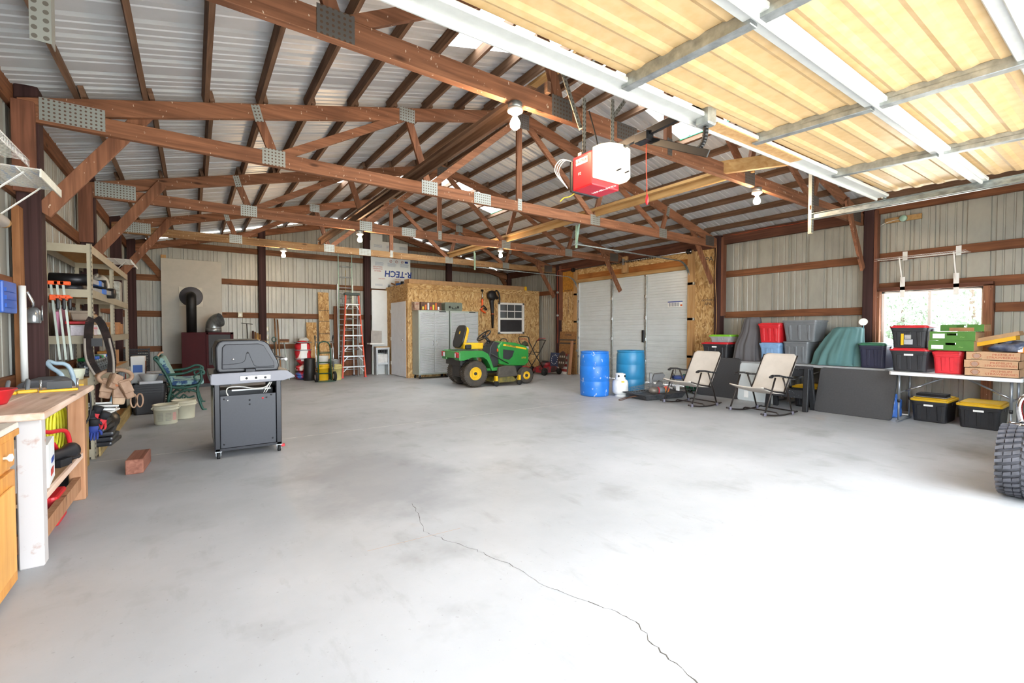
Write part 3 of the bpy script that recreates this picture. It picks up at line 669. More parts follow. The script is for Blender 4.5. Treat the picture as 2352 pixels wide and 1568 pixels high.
# ================================================================== LAMPS
M_BULB = bpy.data.materials.new('lit_bulb'); n_, l_, b_ = nodes_of(M_BULB); b_.inputs['Base Color'].default_value = (1, .9, .7, 1); b_.inputs['Emission Color'].default_value = (1, .70, .42, 1); b_.inputs['Emission Strength'].default_value = 480.
PORC = pm('porcelain', 'e9e6df', .3, var=.02)
def bulb(x, y, label):
    t = thing('bare_bulb_light', label, 'light', (x, y, 3.05), 0, 'bare bulbs under the trusses')
    MB().lathe([(.045, -.045), (.055, -.04), (.055, 0), (.0, 0)], 18).build('junction_box', GALV, t)
    MB().lathe([(.0, -.085), (.03, -.085), (.035, -.075), (.06, -.065), (.06, -.045), (.0, -.045)], 18).build('lamp_holder', PORC, t)
    MB().lathe([(.014, -.085), (.015, -.1), (.032, -.13), (.041, -.155), (.036, -.182), (.02, -.197), (.0, -.2)], 18).build('bulb', M_BULB, t)
bulb(2.06, 2.9, 'bare bulb on the opener truss beside the opener'); bulb(5.72, 2.9, 'bare bulb on the opener truss near the window wall')
bulb(2.43, 8.15, 'bare bulb on the truss in front of the foam board'); bulb(5.41, 8.15, 'bare bulb hung by the far door track bracket'); bulb(1.6, 10.8, 'bare bulb on the pale truss next to the back wall')
# ================================================================== DOOR OPENER
op = thing('door_opener', 'red and white ceiling-mounted garage door opener with rail and arm', 'door opener', (2.72, 2.6, 2.44))
M_OPRED = pm('opener_red', 'c8202c', .35, var=.04)
MB().box(-.15, .16, -.02, .2, 0, .27).build('motor_housing', M_OPRED, op, .012, 2); MB().box(-.155, .165, .2, .235, -.005, .25).build('rear_cover', BLACK, op, .01, 2)
m = MB(); pr_ = [(-.15, -.02), (.16, -.02), (.16, -.1)]+arc(.0, -.1, .16, 0, -PI, 10)[0:0]+[(.12, -.17), (.0, -.2), (-.11, -.17), (-.15, -.1)]
m.prism([(x, y) for x, y in pr_], .05, .29, 'z'); m.build('light_lens', pm('lit_lens', 'f6efe0', .4, emit='ffe0b4', es=1.0, var=.02), op, .012, 2)
for k in range(2): MB().beam((-.06+k*.09, -.195, .075), (-.02+k*.09, -.198, .095), .012, .01).build('vent_slot_shade', DARKMET, op)  # dark bars paint the shade inside the lens openings
MB().box(-.153, -.148, .03, .16, .19, .24).build('warning_label', PAPER, op); text('label_print', 'CAUTION', .028, M_OPRED, op, (-.1545, .095, .215), (PI/2, 0, -PI/2)); text('lettering', 'CRAFTSMAN', .045, PAPER, op, (.02, .02, -.001), (PI, 0, R(90)), 1.); text('lettering', '1/2', .03, PAPER, op, (-.1515, .12, .12), (PI/2, 0, -PI/2))
for k in range(3): MB().tube(smooth_path([(-.12, .21, .24), (-.2-.02*k, .24, .25), (-.25-.02*k, .26, .15), (-.17, .24, .03)], 6), .004, 5).build('wire', WHITE, op)
MB().tube(smooth_path([(-.1, .23, .0), (-.14, .25, -.03), (-.2, .25, -.05), (-.25, .24, -.09)], 5), .004, 5).build('wire', YELPL, op)
MB().beam((.02, .1, .275), (.02, -2.6, .42), .03, .045).build('rail', DARKMET, op); MB().tube([(.02, .0, .31), (.02, -2.5, .445)], .006, 5).build('chain', pm('chain', '55493c', .4, .7), op)
MB().box(-.02, .06, -.44, -.32, .24, .31).build('trolley', DARKMET, op, .006)
MB().beam((.05, -.38, .27), (.05, -.88, .01), .012, .05, (0, 0, 1)).build('straight_arm', BLACK, op, .003)
ca = smooth_path([(.065, -.68, .11), (.065, -.79, .07), (.065, -.84, .12), (.065, -.85, .22)], 5); m = MB()
for i in range(len(ca)-1): m.tube([ca[i], ca[i+1]], .018, 8)
m.build('curved_arm', BLACK, op); MB().box(.02, .11, -.9, -.8, .2, .32).build('door_bracket', GALV, op, .01)
MB().tube([(.05, -.38, .25), (.05, -.38, .12), (.055, -.385, -.14)], .0035, 5).build('release_cord', pm('red_cord', 'd0472f', .7), op); MB().lathe([(.004, -.17), (.012, -.15), (.012, -.12), (.004, -.09)], 8).build('release_handle', REDPL, op).location = (.055, -.385, -.04)
for x, y in ((-.1, .12), (.1, .0)): angle(op, (x, y, .25), (x, y, .74), .035)
MB().box(-.15, .0, .1, .14, .265, .29).build('hang_bracket', GALV, op)
angle(op, (-.12, .14, .5), (-.3, .2, 1.0), .04); angle(op, (.12, .02, .6), (.3, .05, .8), .035)
MB().tube(smooth_path([(.05, .1, .28), (.06, .14, .45), (.03, .2, .7)], 5), .006, 5).build('wire', BLACK, op)

# ================================================================== TOTES AND TABLES ALONG THE WINDOW WALL
RZ = -PI/2            # local x runs towards the doorway, local -y faces the room
def pl(name, hexcol, rough=.45, **k): return pm(name, hexcol, rough, var=k.pop('var', .06), scale=k.pop('scale', 10), **k)
P_BLK = pl('tote_black', '2b2c30'); P_NAVY = pl('tote_navy', '2a2c42'); P_RED = pl('tote_red', 'c8222b'); P_REDL = pl('tote_red_translucent', 'd6303a', .3); P_GREY = pl('tote_grey', '6a6e72'); P_LBLUE = pl('tote_light_blue', '7fa3cb'); P_YEL = pl('tote_yellow_lid', 'd8ab1a'); P_GREEN = pl('tote_green_lid', '2f6a4e'); P_LIME = pl('lid_lime', '7cc02f')
M_CLEAR = pm('clear_plastic', 'c3c8cc', .2, var=.03, alpha=.45)
def tote(label, x, y, z, w, d, h, body, lid=None, rot=RZ, group=None, taper=.88, ribs=3, tagplate=False, lid_h=.03, cat='storage bin', nm='storage_tote', handle=True):
    t = thing(nm, label, cat, (x, y, z), rot, group)
    bh = h-(lid_h if lid else 0)
    b = MB(); n = 4
    # tapered rounded shell
    def ring(k, zz, r):
        o = []
        for cx, cy, s_ in ((1, 1, 0), (-1, 1, 1), (-1, -1, 2), (1, -1, 3)):
            for i in range(n+1):
                a = PI/2*(s_+i/n); o.append(((w/2*k-r)*cx+r*math.cos(a), (d/2*k-r)*cy+r*math.sin(a), zz))
        return o
    r = min(.045, w*.15)
    prof = [(taper*.97, 0, r*.7), (taper, .012, r), (.5*taper+.5*.955, bh*.5, r), (.955, bh*.80, r), (.975, bh*.80+.004, r), (.985, bh-.03, r), (1.02, bh-.028, r), (1.02, bh, r)]
    rings = [ring(k, zz, q) for k, zz, q in prof]; m = len(rings[0]); vs = [p for g in rings for p in g]; fs = []
    for i in range(len(rings)-1):
        for j in range(m): fs.append((i*m+j, i*m+(j+1) % m, (i+1)*m+(j+1) % m, (i+1)*m+j))
    fs.append(tuple(range(m-1, -1, -1)))
    b.add(vs, fs)
    if not lid:   # open: inner wall
        inn = [(ring(1.0, bh, r)), (ring(taper-.02, .02, r*.7))]; vs = inn[0]+inn[1]
        b.add(vs, [(j, (j+1) % m, m+(j+1) % m, m+j) for j in range(m)]+[tuple(range(m, 2*m))])
    b.build('bin', body, t)
    rb = MB()
    for q in range(ribs):
        xx = (q-(ribs-1)/2)*w*.27
        rb.add([(xx-.02, -d/2*taper*1.0-.001, .03), (xx+.02, -d/2*taper-.001, .03), (xx+.024, -d/2*.95-.006, bh*.78), (xx-.024, -d/2*.95-.006, bh*.78), (xx-.012, -d/2*taper-.008, .035), (xx+.012, -d/2*taper-.008, .035), (xx+.016, -d/2*.95-.012, bh*.77), (xx-.016, -d/2*.95-.012, bh*.77)], [(4, 5, 6, 7), (0, 1, 5, 4), (1, 2, 6, 5), (2, 3, 7, 6), (3, 0, 4, 7)])
    if ribs: rb.build('rib', body, t)
    if lid:
        l = MB(); l.rbox(-w/2*1.05, w/2*1.05, -d/2*1.05, d/2*1.05, bh-.008, bh+lid_h*.55, r); l.rbox(-w/2*.93, w/2*.93, -d/2*.9, d/2*.9, bh+lid_h*.5, bh+lid_h, r); l.build('lid', lid, t, .004)
    if handle:
        for sx in (-1, 1): MB().rbox(sx*w/2*.99-.012, sx*w/2*.99+.012, -.07, .07, bh-.06, bh-.02, .01).build('handle', body, t)
    if tagplate: MB().box(-.05, .05, -d/2*.99-.006, -d/2*.99, bh-.075, bh-.05).build('label_tag', PAPER, t)
    return t
M_TABLE = pm('table_white_plastic', 'dcdde0', .45, var=.03, scale=30); M_LEGG = pm('table_leg_grey', '8d9299', .35, .5, var=.06)
def folding_table(label, x, y, L, D, H, rot=RZ, top=M_TABLE, nm='folding_table'):
    t = thing(nm, label, 'table', (x, y, 0), rot)
    MB().rbox(-L/2, L/2, -D/2, D/2, H-.045, H, .05, 5).build('tabletop', top, t, .008, 2)
    for s_ in (-1, 1):
        for q in (-1, 1):
            MB().tube([(s_*(L/2-.1), q*(D/2-.1), .02), (s_*(L/2-.1), q*(D/2-.1), .32)], .0115, 10).tube([(s_*(L/2-.1), q*(D/2-.1), .3), (s_*(L/2-.1), q*(D/2-.1), H-.04)], .0155, 10).build('leg', M_LEGG, t)
            MB(Matrix.Translation((s_*(L/2-.1), q*(D/2-.1), .3))).lathe([(.016, -.02), (.018, -.02), (.018, .02), (.016, .02)], 10).build('leg_collar', BLACK, t)
        MB().tube([(s_*(L/2-.1), -D/2+.03, .02), (s_*(L/2-.1), D/2-.03, .02)], .014, 10).build('foot_bar', M_LEGG, t)
        MB().tube([(s_*(L/2-.1), 0, .42), (s_*.08, 0, H-.05)], .011, 8).tube([(s_*(L/2-.1), -D/2+.1, .42), (s_*(L/2-.1), D/2-.1, .42)], .009, 8).build('brace', M_LEGG, t)
        MB().tube([(s_*(L/2-.12), 0, .43), (s_*(L/2-.3), 0, .52)], .0145, 8).build('brace_sleeve', STEEL, t)
    return t
folding_table('white folding table with grey legs and strawberry boxes on top', 8.42, 1.58, 1.28, .68, .715)
folding_table('grey folding table behind the rocking chairs carrying the covered things', 8.83, 3.1, 1.5, .6, .715, top=pm('table_grey', '9da0a2', .5))
folding_table('grey folding table against the strand board wall carrying the lime lidded box', 8.83, 4.72, 1.6, .6, .715, top=MATS['table_grey'])
tote('black tote with yellow lid under the white table, a metal grille on its lid', 8.78, 1.87, 0, .4, .6, .34, P_BLK, P_YEL, tagplate=True, lid_h=.04)
tote('black tote with yellow lid under the white table, nothing on its lid', 8.72, 1.36, 0, .42, .6, .34, P_BLK, P_YEL, tagplate=True, lid_h=.04)
g = thing('metal_grille', 'folded dark metal grille lying on a yellow lidded tote', 'grille', (8.66, 1.86, .345), RZ)
MB().box(-.17, .17, -.12, .12, 0, .012).build('base_frame', STEEL, g, .003); m = MB()
for k in range(12): m.box(-.16, .16, -.115+k*.02, -.105+k*.02, .012, .05)
m.build('slats', DARKMET, g)
tote('black tote with red lid on the white table, under the tote with a yellow label', 8.5, 2.03, .718, .42, .6, .33, P_BLK, P_RED, tagplate=True)
t4 = tote('black tote with red lid and a yellow and white print, stacked highest by the window', 8.5, 2.04, 1.05, .41, .58, .32, P_BLK, P_RED)
MB().box(-.08, -.05, -.29, -.284, .04, .2).build('print', YELPL, t4); MB().box(-.045, .05, -.29, -.284, .05, .12).build('print', pm('print_grey', 'a9adb2', .7), t4)
for k in range(4): MB().box(-.04, .03, -.291, -.285, .13+k*.015, .137+k*.015).build('print', PAPER, t4)
tr_ = tote('red tote on the white table under the green produce boxes', 8.5, 1.635, .718, .31, .55, .31, P_REDL, P_RED, ribs=2)
def produce_box(label, x, y, z, w, d, h, mat, rot=RZ, r3=None, holes=1):
    t = thing('produce_box', label, 'box', (x, y, z), rot, None, r3)
    th = .006
    MB().box(-w/2, w/2, -d/2, d/2, 0, th).build('bottom', mat, t)
    for s_ in (-1, 1):
        m = MB(); m.box(-w/2, w/2, s_*d/2-th/2, s_*d/2+th/2, 0, h*.55); m.box(-w/2, w/2, s_*d/2-th/2, s_*d/2+th/2, h*.55+.03, h) if h*.55+.03 < h else None; m.box(-w/2, -.05, s_*d/2-th/2, s_*d/2+th/2, h*.55, h*.55+.03); m.box(.05, w/2, s_*d/2-th/2, s_*d/2+th/2, h*.55, h*.55+.03); m.build('side', mat, t); MB().box(s_*w/2-th/2, s_*w/2+th/2, -d/2, d/2, 0, h*.95).build('end', CARD, t)
    return t
P_PGRN = pm('box_green', '4c7a33', .8, var=.08)
b1 = produce_box('green produce box lying on the red tote', 8.45, 1.6, 1.03, .44, .5, .13, P_PGRN); MB().box(-.19, -.07, -.258, -.25, .02, .07).build('label_sheet', PAPER, b1); text('print', '~', .08, pm('print_lightgreen', '86a860', .8), b1, (.1, -.256, .05), (PI/2, 0, 0))
b2_ = produce_box('green produce box stacked second above the red tote', 8.46, 1.59, 1.162, .44, .5, .12, P_PGRN); MB().box(-.19, -.07, -.258, -.25, .03, .09).build('label_sheet', PAPER, b2_); text('print', '~', .08, MATS['print_lightgreen'], b2_, (.1, -.256, .05), (PI/2, 0, 0))
b3_ = produce_box('brown and green produce box topmost by the window', 8.58, 1.53, 1.285, .42, .4, .09, P_PGRN); MB().box(-.12, .12, -.206, -.2, .0, .048).build('brown_print', pm('print_brown', 'a5754c', .8), b3_)
M_STRAW = pm('box_kraft', 'bb9572', .85, var=.05, scale=14); M_STRTXT = pm('print_terracotta', 'a5543d', .8)
for k in range(3):
    t = thing('fruit_box', ['kraft strawberry box at the bottom of the stack of three', 'kraft strawberry box in the middle of the stack of three', 'kraft strawberry box on top of the stack of three'][k], 'box', (8.33, 1.215-.005*k+(.012 if k == 1 else 0), .718+k*.103), RZ, 'stack of strawberry boxes')
    w, d, h = .48, .36, .1; th = .005
    MB().box(-w/2, w/2, -d/2, -d/2+th, 0, h).build('front', M_STRAW, t); MB().box(-w/2, w/2, d/2-th, d/2, 0, h).build('back', M_STRAW, t); MB().box(-w/2, -w/2+th, -d/2, d/2, 0, h).build('end', M_STRAW, t); MB().box(w/2-th, w/2, -d/2, d/2, 0, h*.92).build('end', M_STRAW, t); MB().box(-w/2, w/2, -d/2, d/2, 0, th).build('bottom', M_STRAW, t)
    MB().box(-.1, .0, -d/2, -d/2+th, h, h+.006).build('tab', M_STRAW, t)
    text('lettering', 'PREMIUM', .036, M_STRTXT, t, (.09, -d/2-.001, .068), (PI/2, 0, 0), 1.25); text('lettering', 'STRAWBERRIES', .036, M_STRTXT, t, (.09, -d/2-.001, .034), (PI/2, 0, 0), 1.15)
    m = MB(); m.tube([(-.14+.04*math.cos(a)*(1-.15*(math.sin(a) < 0)), -d/2-.001, .05+.034*math.sin(a)) for a in [2*PI*i/16 for i in range(16)]], .0022, 4, True); m.build('berry_outline', M_STRTXT, t)
    m = MB(); m.add([(-.16, -d/2-.0015, .08), (-.145, -d/2-.0015, .09), (-.125, -d/2-.0015, .083), (-.11, -d/2-.0015, .088), (-.12, -d/2-.0015, .077), (-.14, -d/2-.0015, .079)], [(0, 1, 2, 3, 4, 5)]).box(-.19, -.09, -d/2-.0015, -d/2-.0005, .013, .017); m.build('berry_leaves', pm('print_leaf', '5d6f4c', .8), t, fix=False)
    MB().ball((-.14, -d/2-.0005, .05), .03, 14, 8, (1, .02, .85)).build('berry', pm('print_berry', 'a98878', .85), t)
tb = thing('cardboard_tray', 'yellow cardboard tray tilted over the strawberry boxes', 'box', (8.5, 1.22, 1.13), 0, None, (R(16), R(0), RZ)); tb.rotation_euler = Euler((0, R(-15), RZ))
MB().taper(-.2, .2, -.15, .15, 0, .05, .96).build('tray', pm('tray_yellow', 'e0a81e', .7, var=.05), tb); tb2 = thing('cardboard_tray', 'brown cardboard tray lying tilted on the yellow tray', 'box', (8.5, 1.22, 1.13)); tb2.rotation_euler = tb.rotation_euler; MB().taper(-.26, .24, -.16, .16, .05, .1, 1.0).build('tray', CARD, tb2)
bag = thing('plastic_bag', 'crumpled grey plastic bag on the strawberry boxes', 'bag', (8.42, 1.08, 1.03), RZ)
def blob(mb, rx, ry, rz, seed, amp=.25, nu=26, nv=14, zc_=0., flat=True):
    rnd = random.Random(seed); ph = [(rnd.uniform(0, 6.28), rnd.randint(2, 7), rnd.randint(1, 5), rnd.uniform(.3, 1)) for _ in range(7)]
    def fn(u, v):
        a = 2*PI*u; p = PI*v
        k = 1+amp*sum(w*math.sin(f*a+q+g*p) for q, f, g, w in ph)/4
        z = rz*math.cos(p)*k
        return (rx*math.sin(p)*math.cos(a)*k, ry*math.sin(p)*math.sin(a)*k, max(z, -rz*.55)+rz*.55+zc_ if flat else z+zc_)
    mb.grid(fn, nu, nv); return mb
blob(MB(), .18, .14, .08, 4, .4, 36, 20).build('bag_body', pm('bag_grey', '6f7484', .35, col2='3c4760', scale=18), bag)
ob = thing('carton', 'orange carton lying at the end of the strawberry boxes', 'box', (8.36, .93, 1.02), RZ+.3); MB().box(-.1, .1, -.06, .06, 0, .075).build('carton_body', pm('carton_orange', 'cf7f2a', .7, var=.06), ob, .004); MB().box(-.1, -.06, -.062, -.06, .01, .065).build('carton_label', PAPER, ob)
kb = produce_box('brown cardboard box standing at the far end of the white table', 8.62, .98, .718, .2, .2, .28, CARD)
# ---- further bins on the grey tables
nv = tote('navy tote with dark green lid between the teal cover and the red lidded totes', 8.8, 2.55, .718, .35, .56, .385, P_NAVY, P_GREEN, ribs=2)
lamp = thing('clip_lamp', 'small white clip lamp standing on the teal cover', 'lamp', (8.72, 2.72, 1.32), RZ)
MB().tube([(0, 0, -.0), (.0, 0, .07)], .006, 6).build('stem', pm('lamp_teal', '5a9aa8', .4), lamp); MB().at((0, 0, .1), (R(70), R(25), 0)).lathe([(.02, -.06), (.028, -.04), (.03, 0), (.055, .02), (.06, .035), (.05, .035), (.0, .02)], 18).build('shade', WHITE, lamp)
def drape(label, x, y, z, prof, mat, seed, folds=11, amp=.05, nm='covered_object', sq=2.6, rot=RZ):
    """cloth over an object: rings (z, cx, cy, rx, ry) blended with folds that grow downwards"""
    t = thing(nm, label, 'cover', (x, y, z), rot); rnd = random.Random(seed); ph = [rnd.uniform(0, 6.28) for _ in range(6)]
    nu, nvv = 140, 56
    def fn(u, v):
        a = 2*PI*u; q = v*(len(prof)-1); i = min(int(q), len(prof)-2); f = q-i
        c = [prof[i][k]*(1-f)+prof[i+1][k]*f for k in range(5)]
        ca, sa = math.cos(a), math.sin(a); k = (abs(ca)**sq+abs(sa)**sq)**(-1/sq)
        w = amp*(v**.8)*(math.sin(folds*a+ph[0]+1.6*v)+.8*math.sin((folds+7)*a+ph[1]-2*v)*math.sin(2*a+3*v+ph[5])+.6*math.sin(5*a+ph[2]+6*v)+.6*math.sin(3*a+9*v+ph[3]))*.6
        return (c[1]+c[3]*k*ca*(1+w), c[2]+c[4]*k*sa*(1+w), c[0]+.012*math.sin(4*a+ph[4]+9*v)*v*(1-v))
    m = MB(); m.grid(fn, nu, nvv); m.build('cloth', mat, t)
    return t
M_TEAL = pm('teal_cloth', '4f7474', .8, var=.04, scale=3); M_CHAR = pm('charcoal_cloth', '5b595c', .85, var=.04, scale=3)
drape('teal cloth cover draped over a bulky thing beside the navy tote', 8.82, 3.1, .718, [(.63, .15, 0, .02, .02), (.635, .15, 0, .14, .15), (.61, .15, 0, .19, .18), (.44, .09, 0, .25, .23), (.2, .02, 0, .33, .27), (.04, .0, 0, .35, .28), (.005, 0, 0, .355, .28)], M_TEAL, 5, amp=.10)
drape('charcoal cloth cover draped over a tall pointed thing beside the red tote', 8.82, 4.58, .718, [(.83, .07, 0, .02, .02), (.83, .07, 0, .11, .1), (.79, .06, 0, .14, .13), (.55, .05, 0, .18, .17), (.3, .0, 0, .24, .23), (.08, .0, 0, .26, .25), (.005, 0, 0, .26, .25)], M_CHAR, 9, amp=.10)
tote('open grey tote stacked on a grey tote beside the red tote', 8.86, 3.62, 1.1, .55, .5, .37, P_GREY, None, taper=.84)
tote('grey tote under the open grey tote', 8.86, 3.68, .718, .42, .45, .38, P_GREY, None, taper=.86, handle=False)
tote('red tote with red lid stacked on a light blue tote', 8.82, 4.1, 1.075, .39, .5, .36, P_RED, P_RED)
tote('light blue tote under the red tote', 8.82, 4.1, .718, .36, .46, .355, P_LBLUE, P_LBLUE, ribs=2)
tote('black tote with red lid under the lime lidded box', 8.82, 5.17, .718, .56, .45, .34, P_BLK, P_RED, tagplate=True)
tote('shallow clear box with lime green lid on a black tote', 8.84, 5.1, 1.06, .46, .36, .15, M_CLEAR, P_LIME, ribs=2, cat='storage box', nm='clear_box', handle=False)
# ---- leaning table tops and sawhorses
def leaning(label, x, y, w, h, th, mat, lean, nm='leaning_tabletop', roll=0., r=.05, cat='table top'):
    t = thing(nm, label, cat, (x, y, 0), 0); t.rotation_euler = Euler((R(-lean), 0, RZ), 'XYZ')
    MB().rbox(-w/2, w/2, 0, th, 0, h, r, 5, 'y').build('panel', mat, t, .008)
    MB().rbox(-w/2+.02, w/2-.02, th, th+.02, .02, h-.02, r, 5, 'y').build('rear_rim', mat, t)
    return t
M_BTOP = pm('black_tabletop', '38393c', .55, var=.08, scale=40)
leaning('black folding table top leaning against the tables beside the white table', 8.17, 2.7, 1.0, .74, .035, M_BTOP, 20)
leaning('black folding table top leaning behind the rocking chair by the strand board', 8.36, 4.98, .86, .77, .035, M_BTOP, 7)
leaning('white board leaning between a black table top and the sawhorse', 8.34, 4.2, .7, .7, .03, pm('white_blue_lit', 'c9d3d8', .4, var=.03), 8, 'leaning_board', cat='board')  # bluish tint of the light put into the white board's colour
M_SAW = pm('sawhorse_black', '24262a', .55, var=.2, scale=25); M_SPLAT = pm('splattered_top', '26272b', .6, col2='e0e0e0', scale=30, c2pos=(.30, .36), stretch=(1, 1, 3))
sh = thing('folding_sawhorse', 'black plastic sawhorse with a paint-spattered top', 'sawhorse', (8.1, 3.52, 0), RZ)
MB().box(-.32, .32, -.06, .06, .66, .715).build('top_rail', M_SPLAT, sh, .008)
for sx in (-1, 1):
    for sy in (-1, 1): MB().beam((sx*.27, sy*.05, .68), (sx*.29, sy*.15, .0), .075, .06, (0, 1, 0)).build('leg', M_SAW, sh, .008)
MB().box(-.28, .28, -.13, -.05, .2, .33).build('lower_shelf', M_SPLAT, sh, .006); MB().prism([(-.3, .66), (.3, .66), (.25, .58), (.15, .55), (-.15, .55), (-.25, .58)], -.055, .055).build('web_panel', M_SAW, sh)
tote('black tote with yellow lid on the floor behind the sawhorse', 8.72, 3.42, 0, .42, .6, .36, P_BLK, P_YEL)
jug = thing('water_jug_pack', 'shrink-wrapped pack of blue water jugs behind the black table top', 'bottle pack', (8.66, 2.38, 0), RZ)
for k in range(4): MB(Matrix.Translation((-.08+.16*(k % 2), -.08+.16*(k//2), 0))).lathe([(.07, 0), (.075, .02), (.075, .1), (.068, .12), (.075, .14), (.075, .24), (.03, .3), (.025, .33), (.0, .33)], 14).build('jug', pm('jug_blue', '4a78c8', .2, var=.1), jug)
# ---- fold-up rocking chairs
M_CANVAS = pm('beige_canvas', 'c4bcb2', .85, var=.05, scale=5); M_CFR = pm('chair_frame', '3a3431', .35, .6, var=.1)
def rocking_chair(label, x, y, rot):
    t = thing('folding_rocking_chair', label, 'chair', (x, y, 0), rot, 'folding rocking chairs')
    hw = .27
    for s_ in (-1, 1):
        xx = s_*hw
        rk = [(xx, -.36+.72*i/12, .014+.10*((i/12-.55)**2)*1.6) for i in range(13)]
        MB().tube(rk, .012, 8).build('rocker', M_CFR, t)
        MB().tube([(xx, -.29, .05), (xx, -.17, .34), (xx, -.09, .56)], .011, 8).build('front_leg', M_CFR, t)
        MB().tube([(xx, .26, .03), (xx, .16, .33), (xx, .06, .55)], .011, 8).build('rear_leg', M_CFR, t)
        for yy, zz in ((-.29, .05), (.26, .03)): MB().cbox((xx, yy, zz), (.03, .04, .05)).build('joint', pm('joint_grey', '6d6a78', .5), t, .005)
        ap = [(xx, -.19, .565), (xx, -.14, .59), (xx, -.02, .585), (xx, .1, .56), (xx, .24, .545)]
        m = MB(); 
        for i in range(len(ap)-1): m.beam(ap[i], ap[i+1], .05, .026)
        m.build('armrest', BLACK, t, .006)
        MB().tube([(xx*.93, .1, .31), (xx*.93, .38, .86)], .011, 8).build('back_tube', M_CFR, t); MB().tube([(xx*.95, -.3, .42), (xx*.95, -.1, .36), (xx*.95, .14, .315)], .011, 8).build('seat_tube', M_CFR, t)
    for yy, zz in ((.32, .045),): MB().tube([(-hw, yy, zz), (hw, yy, zz)], .011, 8).build('cross_tube', M_CFR, t)
    MB().tube([(-hw, -.02, .03), (-hw+.03, -.02, .05), (hw-.03, -.02, .05), (hw, -.02, .03)], .010, 8).build('cross_tube', M_CFR, t)
    def seat(u, v):
        yy = -.32+.46*v; zz = .43-.11*v-.03*math.sin(PI*v)-.02*math.sin(PI*u); return ((u-.5)*.52, yy, zz)
    def back(u, v):
        r = .07; w = .26
        if v > .86: w = .26-.06*((v-.86)/.14)**2
        return ((u-.5)*2*w, .12+.27*v+.03*math.sin(PI*u)*math.sin(PI*v), .34+.54*v)
    for nm_, fn in (('seat_sling', seat), ('back_sling', back)):
        m = MB(); m.grid(fn, 14, 14); o = m.build(nm_, M_CANVAS, t); md = o.modifiers.new('thick', 'SOLIDIFY'); md.thickness = .016; md.offset = 0
    MB().box(-.2, -.13, -.1, -.098, .22, .32).build('tag', PAPER, t)
    t.scale = (1.12, 1.12, 1.05)
    return t
rocking_chair('beige canvas rocking chair beside the tray and barrels', 7.1, 4.7, R(-97)); rocking_chair('beige canvas rocking chair beside the black sawhorse', 7.28, 3.58, R(-101))
# ---- wire shelf, plank and wiring on the window wall
ws = thing('wire_shelf', 'white wire shelf on brackets above the window', 'shelf', (9.3, 2.15, 2.44), RZ)
m = MB()
for k in range(42): m.tube([(-.52+k*.0254, 0, 0), (-.52+k*.0254, -.3, 0)], .0016, 4)
m.build('wire_deck', WHITE, ws, fix=False)
for yy, zz in ((0, 0), (-.15, -.004), (-.3, 0), (-.3, -.03)): MB().tube([(-.53, yy, zz), (.53, yy, zz)], .003, 6).build('rail', WHITE, ws)
for xx in (-.22, .4):
    MB().box(xx-.03, xx+.03, -.005, .0, -.03, .11).build('wall_bracket', WHITE, ws); MB().box(xx-.03, xx+.03, -.1, -.095, -.62, -.3).build('support_plate', WHITE, ws); MB().beam((xx-.0, -.28, -.01), (xx, -.1, -.4), .016, .004).build('diagonal_strut', WHITE, ws)
pk = thing('junction_plank', 'short tan plank with a green round junction box on the window wall', 'junction box', (9.345, 2.4, 3.08), RZ)
MB().box(-.24, .22, -.04, -.01, -.04, .04).build('plank', W_NEWY, pk); MB().at((.0, -.05, 0), (PI/2, 0, 0)).lathe([(.05, -.01), (.05, .02), (.045, .03), (0, .03)], 12).build('box', pm('junction_green', 'a2c2ae', .4), pk)
MB().tube(smooth_path([(-.03, -.045, 0), (-.2, -.04, -.02), (-.34, -.02, -.1), (-.36, -.02, -.3), (-.35, -.02, -.48), (-.3, -.02, -.5)], 5), .005, 6).build('cable', WHITE, pk)
ow = thing('orange_cable', 'thin orange cable stapled along the eave header', 'cable', (9.19, 4, 3.28)); wp = [(.0+.004*math.sin(k*2.1), -4.6+k*.2, .008*math.sin(k*1.3)+(.03 if k < 16 else 0)) for k in range(30)]
MB().tube(wp, .004, 5).build('cable_run', pm('cable_orange', 'd2552a', .6), ow)
ow2 = thing('orange_cable', 'orange cable running down the post by the strand board room', 'cable', (9.14, 10.62, 0)); MB().tube(smooth_path([(.0, -.7, 3.1), (.0, -.1, 3.12), (.0, 0, 3.0), (.0, .01, 2.3), (.01, 0, 1.4), (.0, .0, .9)], 5), .006, 5).build('cable_run', MATS['cable_orange'], ow2)
for z in (2.45, 1.75): MB(Matrix.Translation((0, 0, z))).lathe([(.0, -.03), (.035, -.02), (.035, .02), (0, .03)], 12, 'x').build('outlet_box', GALV, ow2)
ow3 = thing('tan_cable', 'tan cable running down the post beside the strand board', 'cable', (9.14, 5.47, 0)); MB().tube(smooth_path([(0, 0, 3.1), (.0, .02, 2.4), (0, -.02, 1.7), (0, 0, 1.1)], 5), .006, 5).build('cable_run', pm('cable_tan', 'c99a62', .6), ow3)
